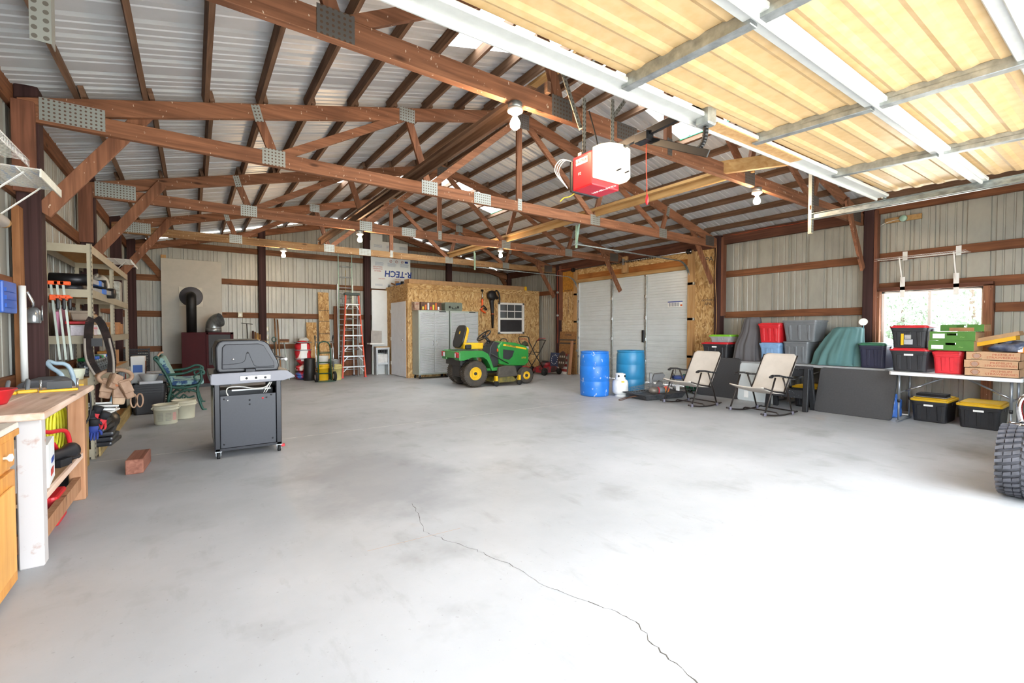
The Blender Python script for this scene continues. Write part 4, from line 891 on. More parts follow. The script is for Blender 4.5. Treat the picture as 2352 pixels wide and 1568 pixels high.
# ---- barrels, propane, tray
def barrel(label, x, y, mat, lidmat):
    t = thing('plastic_barrel', label, 'barrel', (x, y, 0), 0, 'blue plastic barrels'); r = .29; h = .88
    pr = [(.0, 0), (r*.9, 0), (r*.96, .012), (r*.975, .05), (r, .2), (r*1.0, .28), (r*.985, .29), (r*.985, .3), (r, .31), (r*1.01, .45), (r, .58), (r*.985, .59), (r*.985, .6), (r, .61), (r*.975, .8), (r*.94, .83), (r*.93, .845), (r*.96, .85), (r*.96, .88), (r*.9, .88), (r*.89, .86), (0, .862)]
    MB().lathe(pr, 40).build('drum', mat, t); MB(Matrix.Translation((.12, .05, .862))).lathe([(.04, 0), (.04, .012), (0, .012)], 14).build('bung', lidmat, t)
    return t
def barrel_mat(name, c, sp):
    m = pm(name, c, .38, var=.08, scale=2.5); n, l = m.node_tree.nodes, m.node_tree.links; b = n['Principled BSDF']
    src = b.inputs['Base Color'].links[0].from_socket; tc = n.new('ShaderNodeTexCoord'); mp = n.new('ShaderNodeMapping'); mp.inputs['Scale'].default_value = (5, 5, 3.4); nz = n.new('ShaderNodeTexNoise'); nz.inputs['Scale'].default_value = 2.6; nz.inputs['Detail'].default_value = 6
    rp = n.new('ShaderNodeValToRGB'); rp.color_ramp.elements[0].position = sp; rp.color_ramp.elements[1].position = sp+.03; rp.color_ramp.elements[0].color = (0, 0, 0, 1); rp.color_ramp.elements[1].color = (.75, .75, .75, 1)
    mx = n.new('ShaderNodeMix'); mx.data_type = 'RGBA'; mx.inputs['B'].default_value = lin('b9c4dd')
    l.new(tc.outputs['Object'], mp.inputs[0]); l.new(mp.outputs[0], nz.inputs[0]); l.new(nz.outputs['Fac'], rp.inputs[0]); l.new(rp.outputs[0], mx.inputs['Factor']); l.new(src, mx.inputs['A']); l.new(mx.outputs['Result'], b.inputs['Base Color']); return m
barrel('bright blue plastic barrel with worn white scuffs', 6.57, 6.5, barrel_mat('barrel_blue', '2478d6', .63), BLUEPL); barrel('teal blue plastic barrel standing in front of the white overhead door', 7.48, 6.36, barrel_mat('barrel_teal', '2c84b4', .9), BLUEPL)
M_PROP = pm('propane_white', 'e9e9e6', .35, var=.06, scale=8)
pt = thing('propane_tank', 'white propane tank between the two blue barrels', 'propane tank', (6.9, 6.12, 0), R(-30))
MB().lathe([(.0, .03), (.1, .03), (.14, .06), (.155, .1), (.155, .26), (.145, .3), (.11, .33), (.04, .345), (0, .347)], 30).build('tank', M_PROP, pt); MB().lathe([(.105, 0), (.105, .05), (.1, .05), (.1, 0)], 24, cap=False).build('foot_ring', M_PROP, pt)
MB().lathe([(.1, .33), (.1, .44), (.095, .45), (.09, .44), (.09, .33)], 20, cap=False, a0=.6, a1=2*PI-.6).build('collar', M_PROP, pt); MB().cbox((0, 0, .37), (.04, .04, .07)).build('valve', pm('brass', 'b58d3c', .35, .8), pt); MB(Matrix.Translation((0, 0, .42))).lathe([(.03, -.01), (.035, 0), (.03, .012), (0, .012)], 10).build('valve_knob', BLACK, pt)
MB().box(-.03, .03, -.158, -.15, .28, .31).build('sticker', YELPL, pt)
for a in (-2.2, -.9): MB(Matrix.Translation((.1*math.cos(a), .1*math.sin(a), .4))).ball((0, 0, 0), .022, 8, 6).build('collar_slot', BLACK, pt)
ty = thing('black_sled_tray', 'black plastic sled tray loaded with parts beside the barrels', 'tray', (7.3, 5.58, 0), R(-8))
m = MB(); m.taper(-.52, .52, -.27, .27, 0, .1, .88); o_ = m.build('tray_shell', pm('tray_black', '232427', .5, col2='4a4a4c', scale=14), ty, .02, 2)
m = MB()
for a, b2, c, d in ((-.56, .56, -.31, -.26), (-.56, .56, .26, .31), (-.56, -.5, -.31, .31), (.5, .56, -.31, .31)): m.box(a, b2, c, d, .095, .115)
m.build('rim', MATS['tray_black'], ty, .006); MB().tube(smooth_path([(-.52, -.02, .07), (-.7, .0, .05), (-.86, .04, .02), (-.9, .0, .012), (-.85, -.04, .02), (-.7, -.03, .05), (-.52, -.06, .07)], 5), .007, 6).build('pull_handle', pm('rusty', '5d4030', .7, .3), ty)
wt = thing('wire_mesh_roll', 'roll of grey wire mesh lying across the sled tray', 'wire mesh', (7.3, 5.66, .2), R(-14)); m = MB()
for k in range(18): m.tube([(-.5+k*.06, .07*math.cos(a), .07*math.sin(a)+.001*k) for a in [2*PI*i/12 for i in range(12)]], .003, 4, True)
for i in range(12): a = 2*PI*i/12; m.tube([(-.5, .07*math.cos(a), .07*math.sin(a)), (.52, .07*math.cos(a), .07*math.sin(a))], .0025, 4)
m.build('mesh', pm('mesh_grey', '9a9d9f', .4, .6), wt, fix=False); wt.rotation_euler = (0, R(-6), R(-14))
mt = thing('starter_motor', 'rusty starter motor with a red band lying in the sled tray', 'motor', (7.12, 5.42, .17), R(-20)); M_RUST = pm('rust_metal', '8b8178', .5, .5, var=.2, scale=12)
MB().lathe([(.0, -.16), (.03, -.16), (.045, -.13), (.06, -.12), (.065, -.06), (.065, .0)], 20, 'x').build('nose', M_RUST, mt); MB().lathe([(.067, 0), (.068, .02)], 20, 'x', False).build('band', REDPL, mt); MB().lathe([(.06, .02), (.06, .14), (.03, .15), (0, .15)], 20, 'x').build('body', GREYPL, mt)
oc = thing('spray_can', 'orange and white printed can lying in the sled tray', 'can', (7.4, 5.42, .175), R(35)); MB().lathe([(.0, -.1), (.055, -.1), (.06, -.09), (.06, .08), (.045, .1), (.03, .11), (0, .11)], 20, 'x').build('can_body', pm('can_orange', 'd08a2e', .4, col2='c9413a', scale=9, c2pos=(.45, .5)), oc); MB().lathe([(.0605, -.03), (.0605, .02)], 20, 'x', False).build('can_label', PAPER, oc)
wb_ = thing('white_cup', 'small white cap resting on the wire mesh roll', 'cap', (7.24, 5.56, .268)); MB().lathe([(.018, 0), (.032, .035), (.03, .035), (.016, .004), (0, .004)], 14).build('cup', WHITE, wb_)
pv = thing('pvc_offcut', 'short white pipe offcut sticking out of the sled tray', 'pipe', (7.55, 5.5, .21), R(-55)); pv.rotation_euler = (0, R(25), R(-40)); MB().tube([(-.1, 0, 0), (.1, 0, 0)], .016, 12).build('pipe', WHITE, pv)
wc = thing('wheel_chock', 'grey rubber wheel chock with a backing plate by the teal barrel', 'wheel chock', (7.98, 6.08, 0), R(-50)); M_CHK = pm('chock_grey', '8e9093', .7, var=.06)
MB().prism([(-.1, .05), (.12, .05), (.12, .2), (.05, .24), (-.1, .12)], -.1, .1).build('wedge', M_CHK, wc, .006); wc2 = thing('wheel_chock', 'grey rubber wheel chock lying on top of the other chock', 'wheel chock', (7.98, 6.08, 0), R(-50)); MB().prism([(-.1, .252), (.1, .252), (.16, .36), (.12, .41), (-.06, .38)], -.1, .1).build('wedge', M_CHK, wc2, .006); MB().box(-.15, -.1, -.11, .11, 0, .4).build('backing', pm('chock_light', 'a9abae', .6), wc, .004); MB().box(-.12, .1, -.1, .1, 0, .05).build('foot', M_CHK, wc)
MB().box(-.1, .0, -.09, .09, .12, .25).build('spacer', M_CHK, wc)
cs = thing('creeper_seat', 'blue padded rolling creeper seat behind the sled tray', 'stool', (8.25, 5.66, 0), R(-40))
MB().rbox(-.2, .2, -.14, .14, .3, .36, .05).build('pad', pm('pad_blue', '2c468c', .55, var=.1), cs, .02, 2); MB().box(-.17, .17, -.12, .12, .26, .3).build('pan', GREYPL, cs)
for sx in (-1, 1):
    for sy in (-1, 1):
        MB().tube([(sx*.15, sy*.1, .27), (sx*.2, sy*.14, .08)], .012, 8).build('leg', STEEL, cs); MB(Matrix.Translation((sx*.2, sy*.14, .035))).lathe([(.006, -.015), (.035, -.015), (.035, .015), (.006, .015)], 14, 'y').build('caster', BLACK, cs)
MB().box(-.2, .2, -.14, .14, .09, .1).build('tool_tray', DARKMET, cs); MB().tube(smooth_path([(-.16, 0, .36), (-.19, 0, .45), (-.16, 0, .52), (-.13, 0, .45), (-.16, 0, .36)], 5), .005, 5).build('carry_strap', BLACK, cs)
gb_ = tote('green plastic bin on the floor behind the rocking chairs', 8.88, 5.8, 0, .34, .36, .34, pl('bin_green', '1c6b52'), None, ribs=0, taper=.8, cat='bin', nm='plastic_bin')
# ---- quad bike at the edge of the view
q = thing('quad_bike', 'quad bike with a knobbly tyre and steel front rack by the doorway', 'quad bike', (5.26, .12, 0), 0)
M_TYRE = pm('tyre_black', '4a4a50', .5, var=.2, scale=14)
def knobbly(r, w, nm='tyre'):
    m = MB(); m.lathe([(r*.52, -w*.42), (r*.7, -w*.5), (r*.86, -w*.5), (r*.93, -w*.42), (r*.94, 0), (r*.93, w*.42), (r*.86, w*.5), (r*.7, w*.5), (r*.52, w*.42)], 48, 'y', False)
    N = 34
    for i in range(N):
        a = 2*PI*i/N
        for s_ in (-1, 1):
            for rowi, (x0, x1, da, rr) in enumerate(((.02, .15, .0, 1.0), (.17, .32, .055, .997), (.34, .5, .10, .97))):
                vs = []
                for rad in (r*.92 if rowi < 2 else r*.86, r*rr):
                    for xx, aa in ((x0, a+da), (x1, a+da+.055), (x1, a+da+.15), (x0, a+da+.10)):
                        t_ = aa+(PI/N if s_ > 0 else 0); vs.append((rad*math.cos(t_), s_*xx*w, rad*math.sin(t_)))
                m.add(vs, [(0, 1, 2, 3), (4, 5, 6, 7), (0, 1, 5, 4), (1, 2, 6, 5), (2, 3, 7, 6), (3, 0, 4, 7)])
    return m
tm = knobbly(.285, .27).mesh('tyre', M_TYRE)
for x, y in ((0, .46), (0, -.46), (1.25, .46), (1.25, -.46)):
    link('tyre', tm, q, (x, y, .285)); MB().lathe([(.0, .06), (.1, .06), (.13, .1), (.15, .1), (.15, -.1), (.0, -.1)], 24, 'y').build('rim', STEEL, q, loc=(x, y, .285))
for x in (0, 1.25): MB().tube([(x, -.46, .285), (x, .46, .285)], .03, 8).build('axle', DARKMET, q)
MB().tube(smooth_path([(.1, .56, .55), (-.02, .5, .56), (-.06, .3, .58), (-.06, -.3, .58), (-.02, -.5, .56), (.1, -.56, .55)], 5), .02, 10).tube(smooth_path([(.12, .5, .56), (.12, .52, .7), (.12, .46, .79), (.12, .2, .8), (.12, -.46, .79)], 5), .019, 10).build('front_rack', CHROME, q)
MB().rbox(.0, 1.5, -.3, .3, .52, .68, .08).build('fender', P_RED, q, .03, 2); MB().box(.05, 1.3, -.15, .15, .28, .52).build('chassis', BLACK, q, .03); MB().rbox(.6, 1.4, -.14, .14, .66, .8, .07).build('saddle', RUBBER, q, .03, 2)

# ================================================================== GRILL
gr_ = thing('gas_grill', 'black gas grill on casters seen from its side', 'grill', (.16, 5.42, 0), 0)
M_GB = pm('grill_black', '1e1e23', .32, .3, var=.06, scale=30); M_GP = pm('grill_panel', '2a2b31', .42, .2, var=.05, scale=60); M_GS = pm('grill_silver', '85868e', .6, .0, var=.03)
D = .9
for x in (0, .555):
    for y in (0, D-.06): MB().box(x, x+.05, y, y+.05, .075, .86).build('post', M_GB, gr_, .006)
MB().box(.05, .555, .012, .03, .1, .635).build('side_panel', M_GP, gr_, .004); MB().box(.05, .555, D-.05, D-.03, .1, .635).build('side_panel', M_GB, gr_)
MB().box(-.005, .01, .05, D-.05, .12, .72).build('rear_panel', pm('grill_dark_gloss', '3a3c38', .25, .4), gr_); MB().box(.59, .6, .05, D-.05, .12, .72).build('cabinet_door', M_GB, gr_, .004); MB().box(.0, .6, .0, D-.01, .075, .1).build('bottom_shelf', M_GB, gr_)
for x, z in ((.085, .6), (.51, .615), (.08, .14), (.52, .15), (.31, .575), (.31, .53)): MB(Matrix.Translation((x, .012, z))).lathe([(.0, -.004), (.008, -.003), (.009, 0)], 10, 'y').build('screw', DARKMET, gr_)
for x, z in ((.115, .585), (.43, .585), (.465, .59)): MB(Matrix.Translation((x, .012, z))).lathe([(.0, -.004), (.009, -.003), (.01, 0)], 10, 'y').build('panel_disc', REDPL if x < .45 and x > .4 else STEEL if x < .2 else BLACK, gr_)  # the black disc paints the dark of a hole in the panel
MB().box(.16, .52, .12, .14, .665, .68).build('crossbar', pm('bar_white', 'd6d6d4', .4), gr_); MB().box(.05, .56, .3, .6, .6, .66).build('burner_box', BLACK, gr_)
MB().tube(smooth_path([(.12, .005, .635), (.105, -.005, .68), (.13, .0, .72), (.25, .02, .715), (.36, .03, .69), (.46, .03, .70), (.5, .02, .75)], 5), .006, 6).build('gas_hose', pm('hose_pale', 'cfcfc8', .5), gr_)
for k in range(3): MB().tube(smooth_path([(.42+.02*k, .02, .64), (.45+.02*k, .03, .69), (.5+.01*k, .03, .75)], 5), .003, 5).build('wire', WHITE if k else BLACK, gr_)
# side shelf with three holes, silver front edge tapering to the right
MB().prism([(-.03, .76), (.02, .75), (.62, .765), (.74, .80), (.66, .87), (.6, .875), (-.02, .865), (-.03, .84)], -.05, -.02).build('shelf_edge', M_GS, gr_, .006)
MB().prism([(-.04, -.02), (.6, -.02), (.7, .05), (.7, D), (-.04, D)], .79, .86, 'z').build('firebox_shelf', pm('shelf_dark', '3c3e41', .22, .4), gr_, .006)
MB().box(.22, .5, -.056, -.048, .785, .835).build('control_plate', pm('plate_silver', 'c9cad2', .35, .5), gr_, .004)
for k in range(3): MB(Matrix.Translation((.28+k*.085, -.057, .808))).lathe([(.0, -.002), (.012, -.002), (.013, .001)], 12, 'y').build('dark_hole_disc', BLACK, gr_)  # black discs painted as the shade inside three plate holes
lid = [(.04, .86), (.02, .9), (.015, 1.12), (.04, 1.18), (.08, 1.195), (.4, 1.2), (.46, 1.185), (.5, 1.15), (.585, .97), (.595, .92), (.58, .86)]
MB().prism(lid, .05, D-.1, 'y').build('hood', M_GB, gr_, .02, 3)
MB().prism([(.07, .9), (.075, 1.12), (.1, 1.155), (.4, 1.16), (.45, 1.14), (.545, .96), (.55, .9)], .035, .052, 'y').build('hood_side', M_GP, gr_, .01, 2)
MB().tube(smooth_path([(.08, .033, .95), (.2, .033, .955), (.27, .033, .98), (.29, .033, 1.06), (.31, .033, 1.06), (.34, .033, .98), (.38, .033, .92), (.54, .033, .92)], 5), .0025, 4).build('pressed_line', M_GP, gr_)
MB(Matrix.Translation((.17, .033, 1.0))).lathe([(0, -.004), (.011, -.003), (.012, 0)], 10, 'y').build('bolt', STEEL, gr_); MB(Matrix.Translation((.3, .033, 1.065))).lathe([(0, -.004), (.008, -.003), (.009, 0)], 10, 'y').build('bolt', BLACK, gr_)
MB().box(.27, .37, -.015, .03, .86, .905).build('hinge_bracket', DARKMET, gr_, .008)
MB().tube([(.6, .1, .985), (.66, .1, .985)], .008, 8).tube([(.6, D-.2, .985), (.66, D-.2, .985)], .008, 8).build('handle_stub', STEEL, gr_); MB().tube([(.665, .07, .985), (.665, D-.17, .985)], .014, 12).build('handle', STEEL, gr_)
for x in (.03, .58):
    for y in (.03, D-.05):
        MB().box(x-.03, x+.03, y-.03, y+.03, .068, .076).box(x-.022, x-.018, y-.02, y+.02, .03, .07).box(x+.018, x+.022, y-.02, y+.02, .03, .07).build('caster_fork', STEEL, gr_)
        MB(Matrix.Translation((x, y-.01, .032))).lathe([(.01, -.014), (.032, -.014), (.032, .014), (.01, .014)], 18, 'x').build('caster_wheel', RUBBER, gr_)
MB().box(.6, .635, .0, .03, .045, .075).build('brake_lever', REDPL, gr_, .004)

# ================================================================== WORKBENCH AND CABINET
W_BENCH = wood('bench_top_wood', 'e6d0c0', 'c9a890', 1, .6); W_BLEG = wood('bench_leg_wood', 'b98d6c', '96694a', 2)
M_PAINTW = pm('worn_white_paint', 'b5b0ae', .75, col2='9a735e', scale=9, c2pos=(.30, .42))
wbn = thing('workbench', 'worn wooden workbench with a peeling white front leg', 'workbench', (-.66, 3.42, 0), 0)
MB().box(-.27, 0, 0, 1.5, .82, .86).build('top_board', W_BENCH, wbn, .006); MB().box(-.53, -.274, 0, 1.5, .82, .86).build('top_board', W_BENCH, wbn, .006)
MB().box(-.13, -.03, .09, .18, 0, .82).build('leg', M_PAINTW, wbn, .006); MB().box(-.13, -.035, 1.3, 1.39, 0, .82).build('leg', W_BLEG, wbn, .006)
for y in (.09, 1.3): MB().box(-.53, -.45, y, y+.09, 0, .82).build('leg', W_BLEG, wbn, .006)
MB().box(-.16, -.14, .1, 1.39, .72, .82).build('apron', W_BENCH, wbn); MB().box(-.5, -.04, 1.32, 1.36, .72, .82).build('apron', W_BLEG, wbn); MB().box(-.53, -.04, .12, .16, .08, .18).build('stretcher', W_BLEG, wbn); MB().box(-.1, -.06, .18, 1.3, .08, .18).build('stretcher', W_BLEG, wbn)
MB().box(-.53, -.05, .1, 1.38, .34, .36).build('lower_shelf', wood('ply_shelf', 'a98a68', '83664a', 1), wbn); MB().box(-.06, -.045, .18, 1.38, .325, .365).build('shelf_edge', W_BENCH, wbn)
cab = thing('base_cabinet', 'oak base cabinet with a drawer and raised-panel door beside the workbench', 'cabinet', (-.75, 3.33, 0), 0)
W_OAK = wood('oak', 'd49a4e', 'b97a35', 2, .4, knots=False)
MB().box(-.29, -.02, -.9, 0, .1, .8).build('carcass', W_OAK, cab); MB().box(-.29, -.06, -.9, -.01, 0, .1).build('toe_kick', W_OAK, cab); MB().box(-.29, .01, -.92, .02, .8, .83).build('counter', pm('counter_light', 'd8d0c4', .5, var=.06), cab, .004); MB().box(-.29, .012, -.9, .015, .77, .8).build('counter_edge', W_OAK, cab)
dr = MB().box(-.02, .0, -.44, -.01, .62, .765).build('drawer', W_OAK, cab, .008, 2)
MB(Matrix.Translation((.03, -.18, .69))).at((.0, -.18, .69), (0, PI/2, 0)).lathe([(.008, 0), (.008, .012), (.018, .02), (.018, .03), (.0, .036)], 16).build('knob', WHITE, dr)
dd = MB().box(-.02, .0, -.44, -.01, .03, .6).build('door', W_OAK, cab, .006, 2); MB().prism([(-.38, .1), (-.07, .1), (-.07, .53), (-.38, .53)], .0, .012, 'x').build('raised_panel', wood('oak_panel', 'e2ad62', 'cc9145', 2, .4, knots=False), dd, .01, 2)
rb_ = thing('red_bowl', 'red plastic bowl on the workbench', 'bowl', (-1.0, 3.95, .86)); MB().lathe([(.0, 0), (.08, 0), (.085, .01), (.115, .08), (.125, .085), (.125, .09), (.11, .088), (.08, .015), (0, .012)], 28).build('bowl', REDPL, rb_)
for k, (x, y, rz) in enumerate(((-1.06, 4.55, .2), (-.98, 4.62, .3))):
    t = thing('spring_clamp', ['grey and yellow spring clamp on the workbench edge', 'grey and yellow spring clamp beside the bar clamp'][k], 'clamp', (x, y, .86), rz); MB().tube(smooth_path([(0, -.06, .01), (.01, -.02, .07), (.01, .03, .08), (0, .06, .03)], 4), .012, 6).build('jaw', GREYPL, t); MB().box(-.05, .05, -.09, -.05, 0, .022).build('grip', YELPL, t, .005)
t = thing('bar_clamp', 'small yellow-handled bar clamp lying on the workbench', 'clamp', (-.8, 4.55, .86), .2); MB().box(-.1, .1, -.03, .0, 0, .018).build('grip', YELPL, t, .004); MB().box(-.06, .07, .03, .05, .01, .07).build('spring_body', BLACK, t)
for x in (-.09, .1): MB().tube([(x, .04, 0), (x, .04, .085)], .007, 8).build('pin', STEEL, t)
# things under and on the bench
def simple(nm, label, cat, mb, mat, loc=(0, 0, 0), rot=(0, 0, 0), pname='body', bevel=0., bs=1, group=None):
    t = thing(nm, label, cat, loc, 0, group, rot); mb.build(pname, mat, t, bevel, bs); return t
pr = simple('printed_carton', 'tall printed carton standing on the workbench shelf', 'box', MB().box(-.12, .12, -.14, .14, 0, .34), pm('carton_print', '8b93a8', .6, col2='3a3a48', scale=11, c2pos=(.45, .55)), (-.98, 4.35, .36), (0, 0, .2), 'carton', .004); MB().box(.121, .124, -.1, .1, .03, .15).build('photo_panel', pm('photo_grass', '4f5a2c', .6, col2='c0a838', scale=16), pr)
simple('power_cord_carton', 'blue grey carton on the workbench shelf behind the yellow cord', 'box', MB().box(-.1, .1, -.12, .12, 0, .2), pm('carton_blue', 'a7c4cf', .6, col2='35412f', scale=7, c2pos=(.4, .5)), (-1.02, 4.65, .36), (0, 0, .1), 'carton', .004)
wbx = simple('white_carton', 'white printed carton at the front of the workbench shelf', 'box', MB().box(-.1, .1, -.16, .16, 0, .26), pm('carton_white', 'dfe3e4', .6, var=.03), (-.83, 3.92, .36), (0, 0, .1), 'carton', .004); MB().box(.101, .103, -.06, .06, .05, .09).build('print', INKRED, wbx); MB().box(.101, .103, -.02, .1, .12, .15).build('print', INKBLUE, wbx)
rp = thing('red_pipe_stand', 'bent red steel tube handle sticking out over the workbench shelf', 'handle', (-.8, 4.0, .36)); MB().tube(smooth_path([(-.06, .1, .02), (-.04, .15, .26), (.0, .3, .25), (.04, .48, .22), (.05, .55, .12), (.05, .57, .012)], 5), .014, 10).tube(smooth_path([(-.12, .1, .02), (-.1, .14, .2), (-.06, .3, .18), (-.02, .46, .14), (.0, .52, .02)], 5), .014, 10).build('tube', P_RED, rp)
fl = thing('work_flashlight', 'black flashlight with a clear lens on the workbench shelf', 'flashlight', (-.78, 4.36, .44), 0, None, (0, 0, R(65))); MB().lathe([(.0, -.16), (.03, -.16), (.035, -.1), (.035, .04), (.055, .1), (.055, .13)], 20, 'x').build('case', BLACK, fl); MB().lathe([(.053, .128), (.045, .14), (0, .146)], 18, 'x').build('lens', STEEL, fl); MB().box(-.05, .05, -.05, .05, -.08, -.03).build('stand', BLACK, fl)
simple('black_cable_coil', 'coil of black cable on the workbench shelf', 'cable', MB().tube([(.09*math.cos(a), .07*math.sin(a), .015+.004*math.sin(3*a)) for a in [2*PI*i/24 for i in range(24)]], .012, 6, True).tube([(.08*math.cos(a), .06*math.sin(a), .036) for a in [2*PI*i/24 for i in range(24)]], .012, 6, True), BLACK, (-.79, 4.55, .36), (0, 0, .4), 'coil')
yc = thing('yellow_cord_coil', 'thick yellow extension cord coil hung inside the workbench', 'cord', (-.86, 4.7, .6)); m = MB()
for k in range(5): m.tube([(.015*k-.03+.02*math.cos(a), .1*math.cos(a)+.01*k, .2*math.sin(a)-.01*k) for a in [2*PI*i/28 for i in range(28)]], .009, 6, True)
m.build('cord', pm('cord_yellow', 'd9d02c', .5), yc)
gc = thing('red_gas_can', 'red gas can on the floor under the workbench shelf', 'gas can', (-.85, 4.3, 0)); MB().rbox(-.1, .1, -.14, .14, 0, .2, .03).build('can', P_RED, gc, .015, 2); MB().tube([(-.05, -.1, .2), (-.05, -.14, .27)], .018, 10).build('spout', BLACK, gc); MB().tube([(.0, -.1, .2), (.0, -.06, .25), (0, .06, .25), (0, .1, .2)], .012, 8).build('handle', P_RED, gc)
hs = thing('grey_hose', 'loop of grey hose on the floor behind the white bench leg', 'hose', (-.86, 3.62, 0)); MB().tube(smooth_path([(0, 0, .02), (.03, .04, .2), (.0, .08, .34), (-.06, .1, .2), (-.08, .1, .02)], 6), .014, 8).build('hose', GREYPL, hs)
wbk = thing('white_pail', 'white pail with black bands under the workbench', 'bucket', (-1.0, 3.78, 0)); MB().lathe([(.0, 0), (.1, 0), (.12, .3), (.125, .31), (.11, .3), (.0, .3)], 24).build('pail', WHITE, wbk); MB().lathe([(.113, .15), (.115, .17)], 24, cap=False).build('band', INKBLUE, wbk)
# grey machine, pipes, tan box behind the bench
gm = thing('grey_machine', 'dusty grey bench machine with a rounded housing beyond the workbench', 'machine', (-.98, 5.12, .45), R(0)); M_DUST = pm('dusty_grey', '55565a', .7, var=.2, scale=8)
MB().box(-.16, .14, -.1, .28, -.45, .1).build('stand', DARKMET, gm); MB().rbox(-.16, .14, -.1, .28, .1, .46, .1, 6, 'y').build('housing', M_DUST, gm, .02, 2); MB(Matrix.Translation((.15, .05, .28))).lathe([(.06, 0), (.06, .05), (.04, .07), (0, .07)], 16, 'x').build('motor', DARKMET, gm); MB().box(.1, .16, -.14, -.1, .33, .4).build('lamp_head', pm('lamp_brass', 'a99a7c', .5), gm)
MB().tube(smooth_path([(.16, .1, .35), (.24, .1, .36), (.25, .12, .15), (.2, .12, .02)], 5), .008, 6).build('cable', BLACK, gm)
tb_ = simple('tan_carton', 'tan carton standing between the grey machine and the shelves', 'box', MB().box(-.1, .1, -.1, .1, 0, .84), pm('tan_box', 'a98a52', .8, var=.06), (-.94, 5.82, 0), (0, 0, 0), 'carton', .004); MB().box(-.1, .1, -.104, -.1, .6, .8).build('label', YELPL, tb_)
up = thing('blue_pipe_handle', 'pale blue bent tube handle standing by the tan carton', 'handle', (-.92, 5.48, 0)); MB().tube(smooth_path([(0, 0, .0), (0, 0, .8), (-.1, .05, .98), (-.14, .1, 1.02), (-.1, .16, 1.01), (.02, .18, .88), (.04, .18, 0)], 6), .018, 10).build('tube', pm('tube_blue', '9db4c2', .4), up)
pot = simple('pale_planter', 'pale green ridged planter on the tan carton', 'pot', MB().lathe([(.0, 0), (.085, 0), (.09, .04), (.095, .045), (.1, .09), (.105, .1), (.095, .1), (0, .09)], 20), pm('pot_pale', 'c9cdb8', .6), (-.94, 5.82, .84), (0, 0, 0), 'pot')

# ================================================================== LEFT WALL THINGS
def wire_shelf(label, y0, y1, z, x0=-1.19, x1=-.78, lined=False):
    t = thing('wire_shelf', label, 'shelf', (x0, y0, z)); L = y1-y0; D_ = x1-x0
    m = MB(); n = int(L/.025)
    for k in range(n+1): m.tube([(0, L*k/n, 0), (D_, L*k/n, 0), (D_, L*k/n, -.04)], .0019, 4)
    m.build('wire_deck', WHITE, t, fix=False)
    for x, zz in ((0, -.003), (D_*.4, -.003), (D_*.75, -.003), (D_, 0), (D_, -.04)): MB().tube([(x, 0, zz), (x, L, zz)], .0035, 6).build('rail', WHITE, t)
    for q in (.12, .85): MB().beam((D_*.8, L*q, -.01), (0, L*q, -.36), .004, .022, (0, 1, 0)).build('brace', WHITE, t)
    if lined:
        MB().box(0, D_, 0, L, .003, .006).build('liner', pm('liner_check', 'd8d0c6', .7, col2='8fa6c8', scale=9, stretch=(4, .5, 1), c2pos=(.42, .47)), t); MB().box(D_+.002, D_+.008, 0, L, -.045, .008).build('front_lip', pm('lip_cream', 'e6e6d8', .5), t)
    return t
wire_shelf('white wire shelf above the blue clamp rack', 2.9, 3.85, 2.3); wire_shelf('white shelf with a checked liner above the workbench', 4.08, 4.62, 2.31, lined=True); wire_shelf('white wire shelf high on the wall beyond the steel shelving', 9.9, 11.1, 2.48, x1=-.84)
tu = thing('cardboard_tube', 'white roll with a tan end lying under the wire shelf', 'tube', (-1.03, 3.0, 2.02)); MB().tube([(0, 0, 0), (0, 1.42, 0)], .04, 16).build('roll', WHITE, tu); MB().tube([(0, 1.4, 0), (0, 1.47, 0)], .036, 16).build('tube_end', pm('tube_tan', 'c79c5c', .8), tu)
bl = thing('clamp_rack', 'blue plastic clamp with ribs hung on the left wall', 'clamp', (-1.19, 5.05, 1.43)); M_BRT = pm('bright_blue', '2759b4', .4, var=.08)
MB().box(0, .05, -.16, .16, .0, .24).build('body', M_BRT, bl, .012, 2)
for z in (.04, .1, .16): MB().box(.05, .06, -.13, .1, z, z+.03).build('slot', M_BRT, bl)
MB().box(.0, .04, .16, .2, .02, .2).build('jaw', M_BRT, bl, .01)
pv_ = simple('pvc_pipe', 'white plastic pipe standing against the left wall stud', 'pipe', MB().tube([(0, 0, 0), (0, 0, .78)], .022, 14), WHITE, (-1.13, 5.3, .88), (0, 0, 0), 'pipe')
sg = thing('spray_gun', 'silver spray gun hanging on the dark post by the blue clamp', 'spray gun', (-1.1, 5.44, 1.36)); MB().lathe([(.0, 0), (.045, 0), (.048, .01), (.048, .1), (.03, .13), (0, .13)], 16).build('cup', pm('cup_glass', '8c8f92', .15, .5, var=.2), sg); MB().tube([(0, 0, .13), (0, 0, .17), (-.02, -.07, .26)], .011, 8).build('gun_body', STEEL, sg); MB().tube([(.05, .02, .02), (.05, .02, .15)], .006, 6).build('tube', STEEL, sg)
M_ORG = pm('clamp_orange', 'e8581c', .45, var=.06)
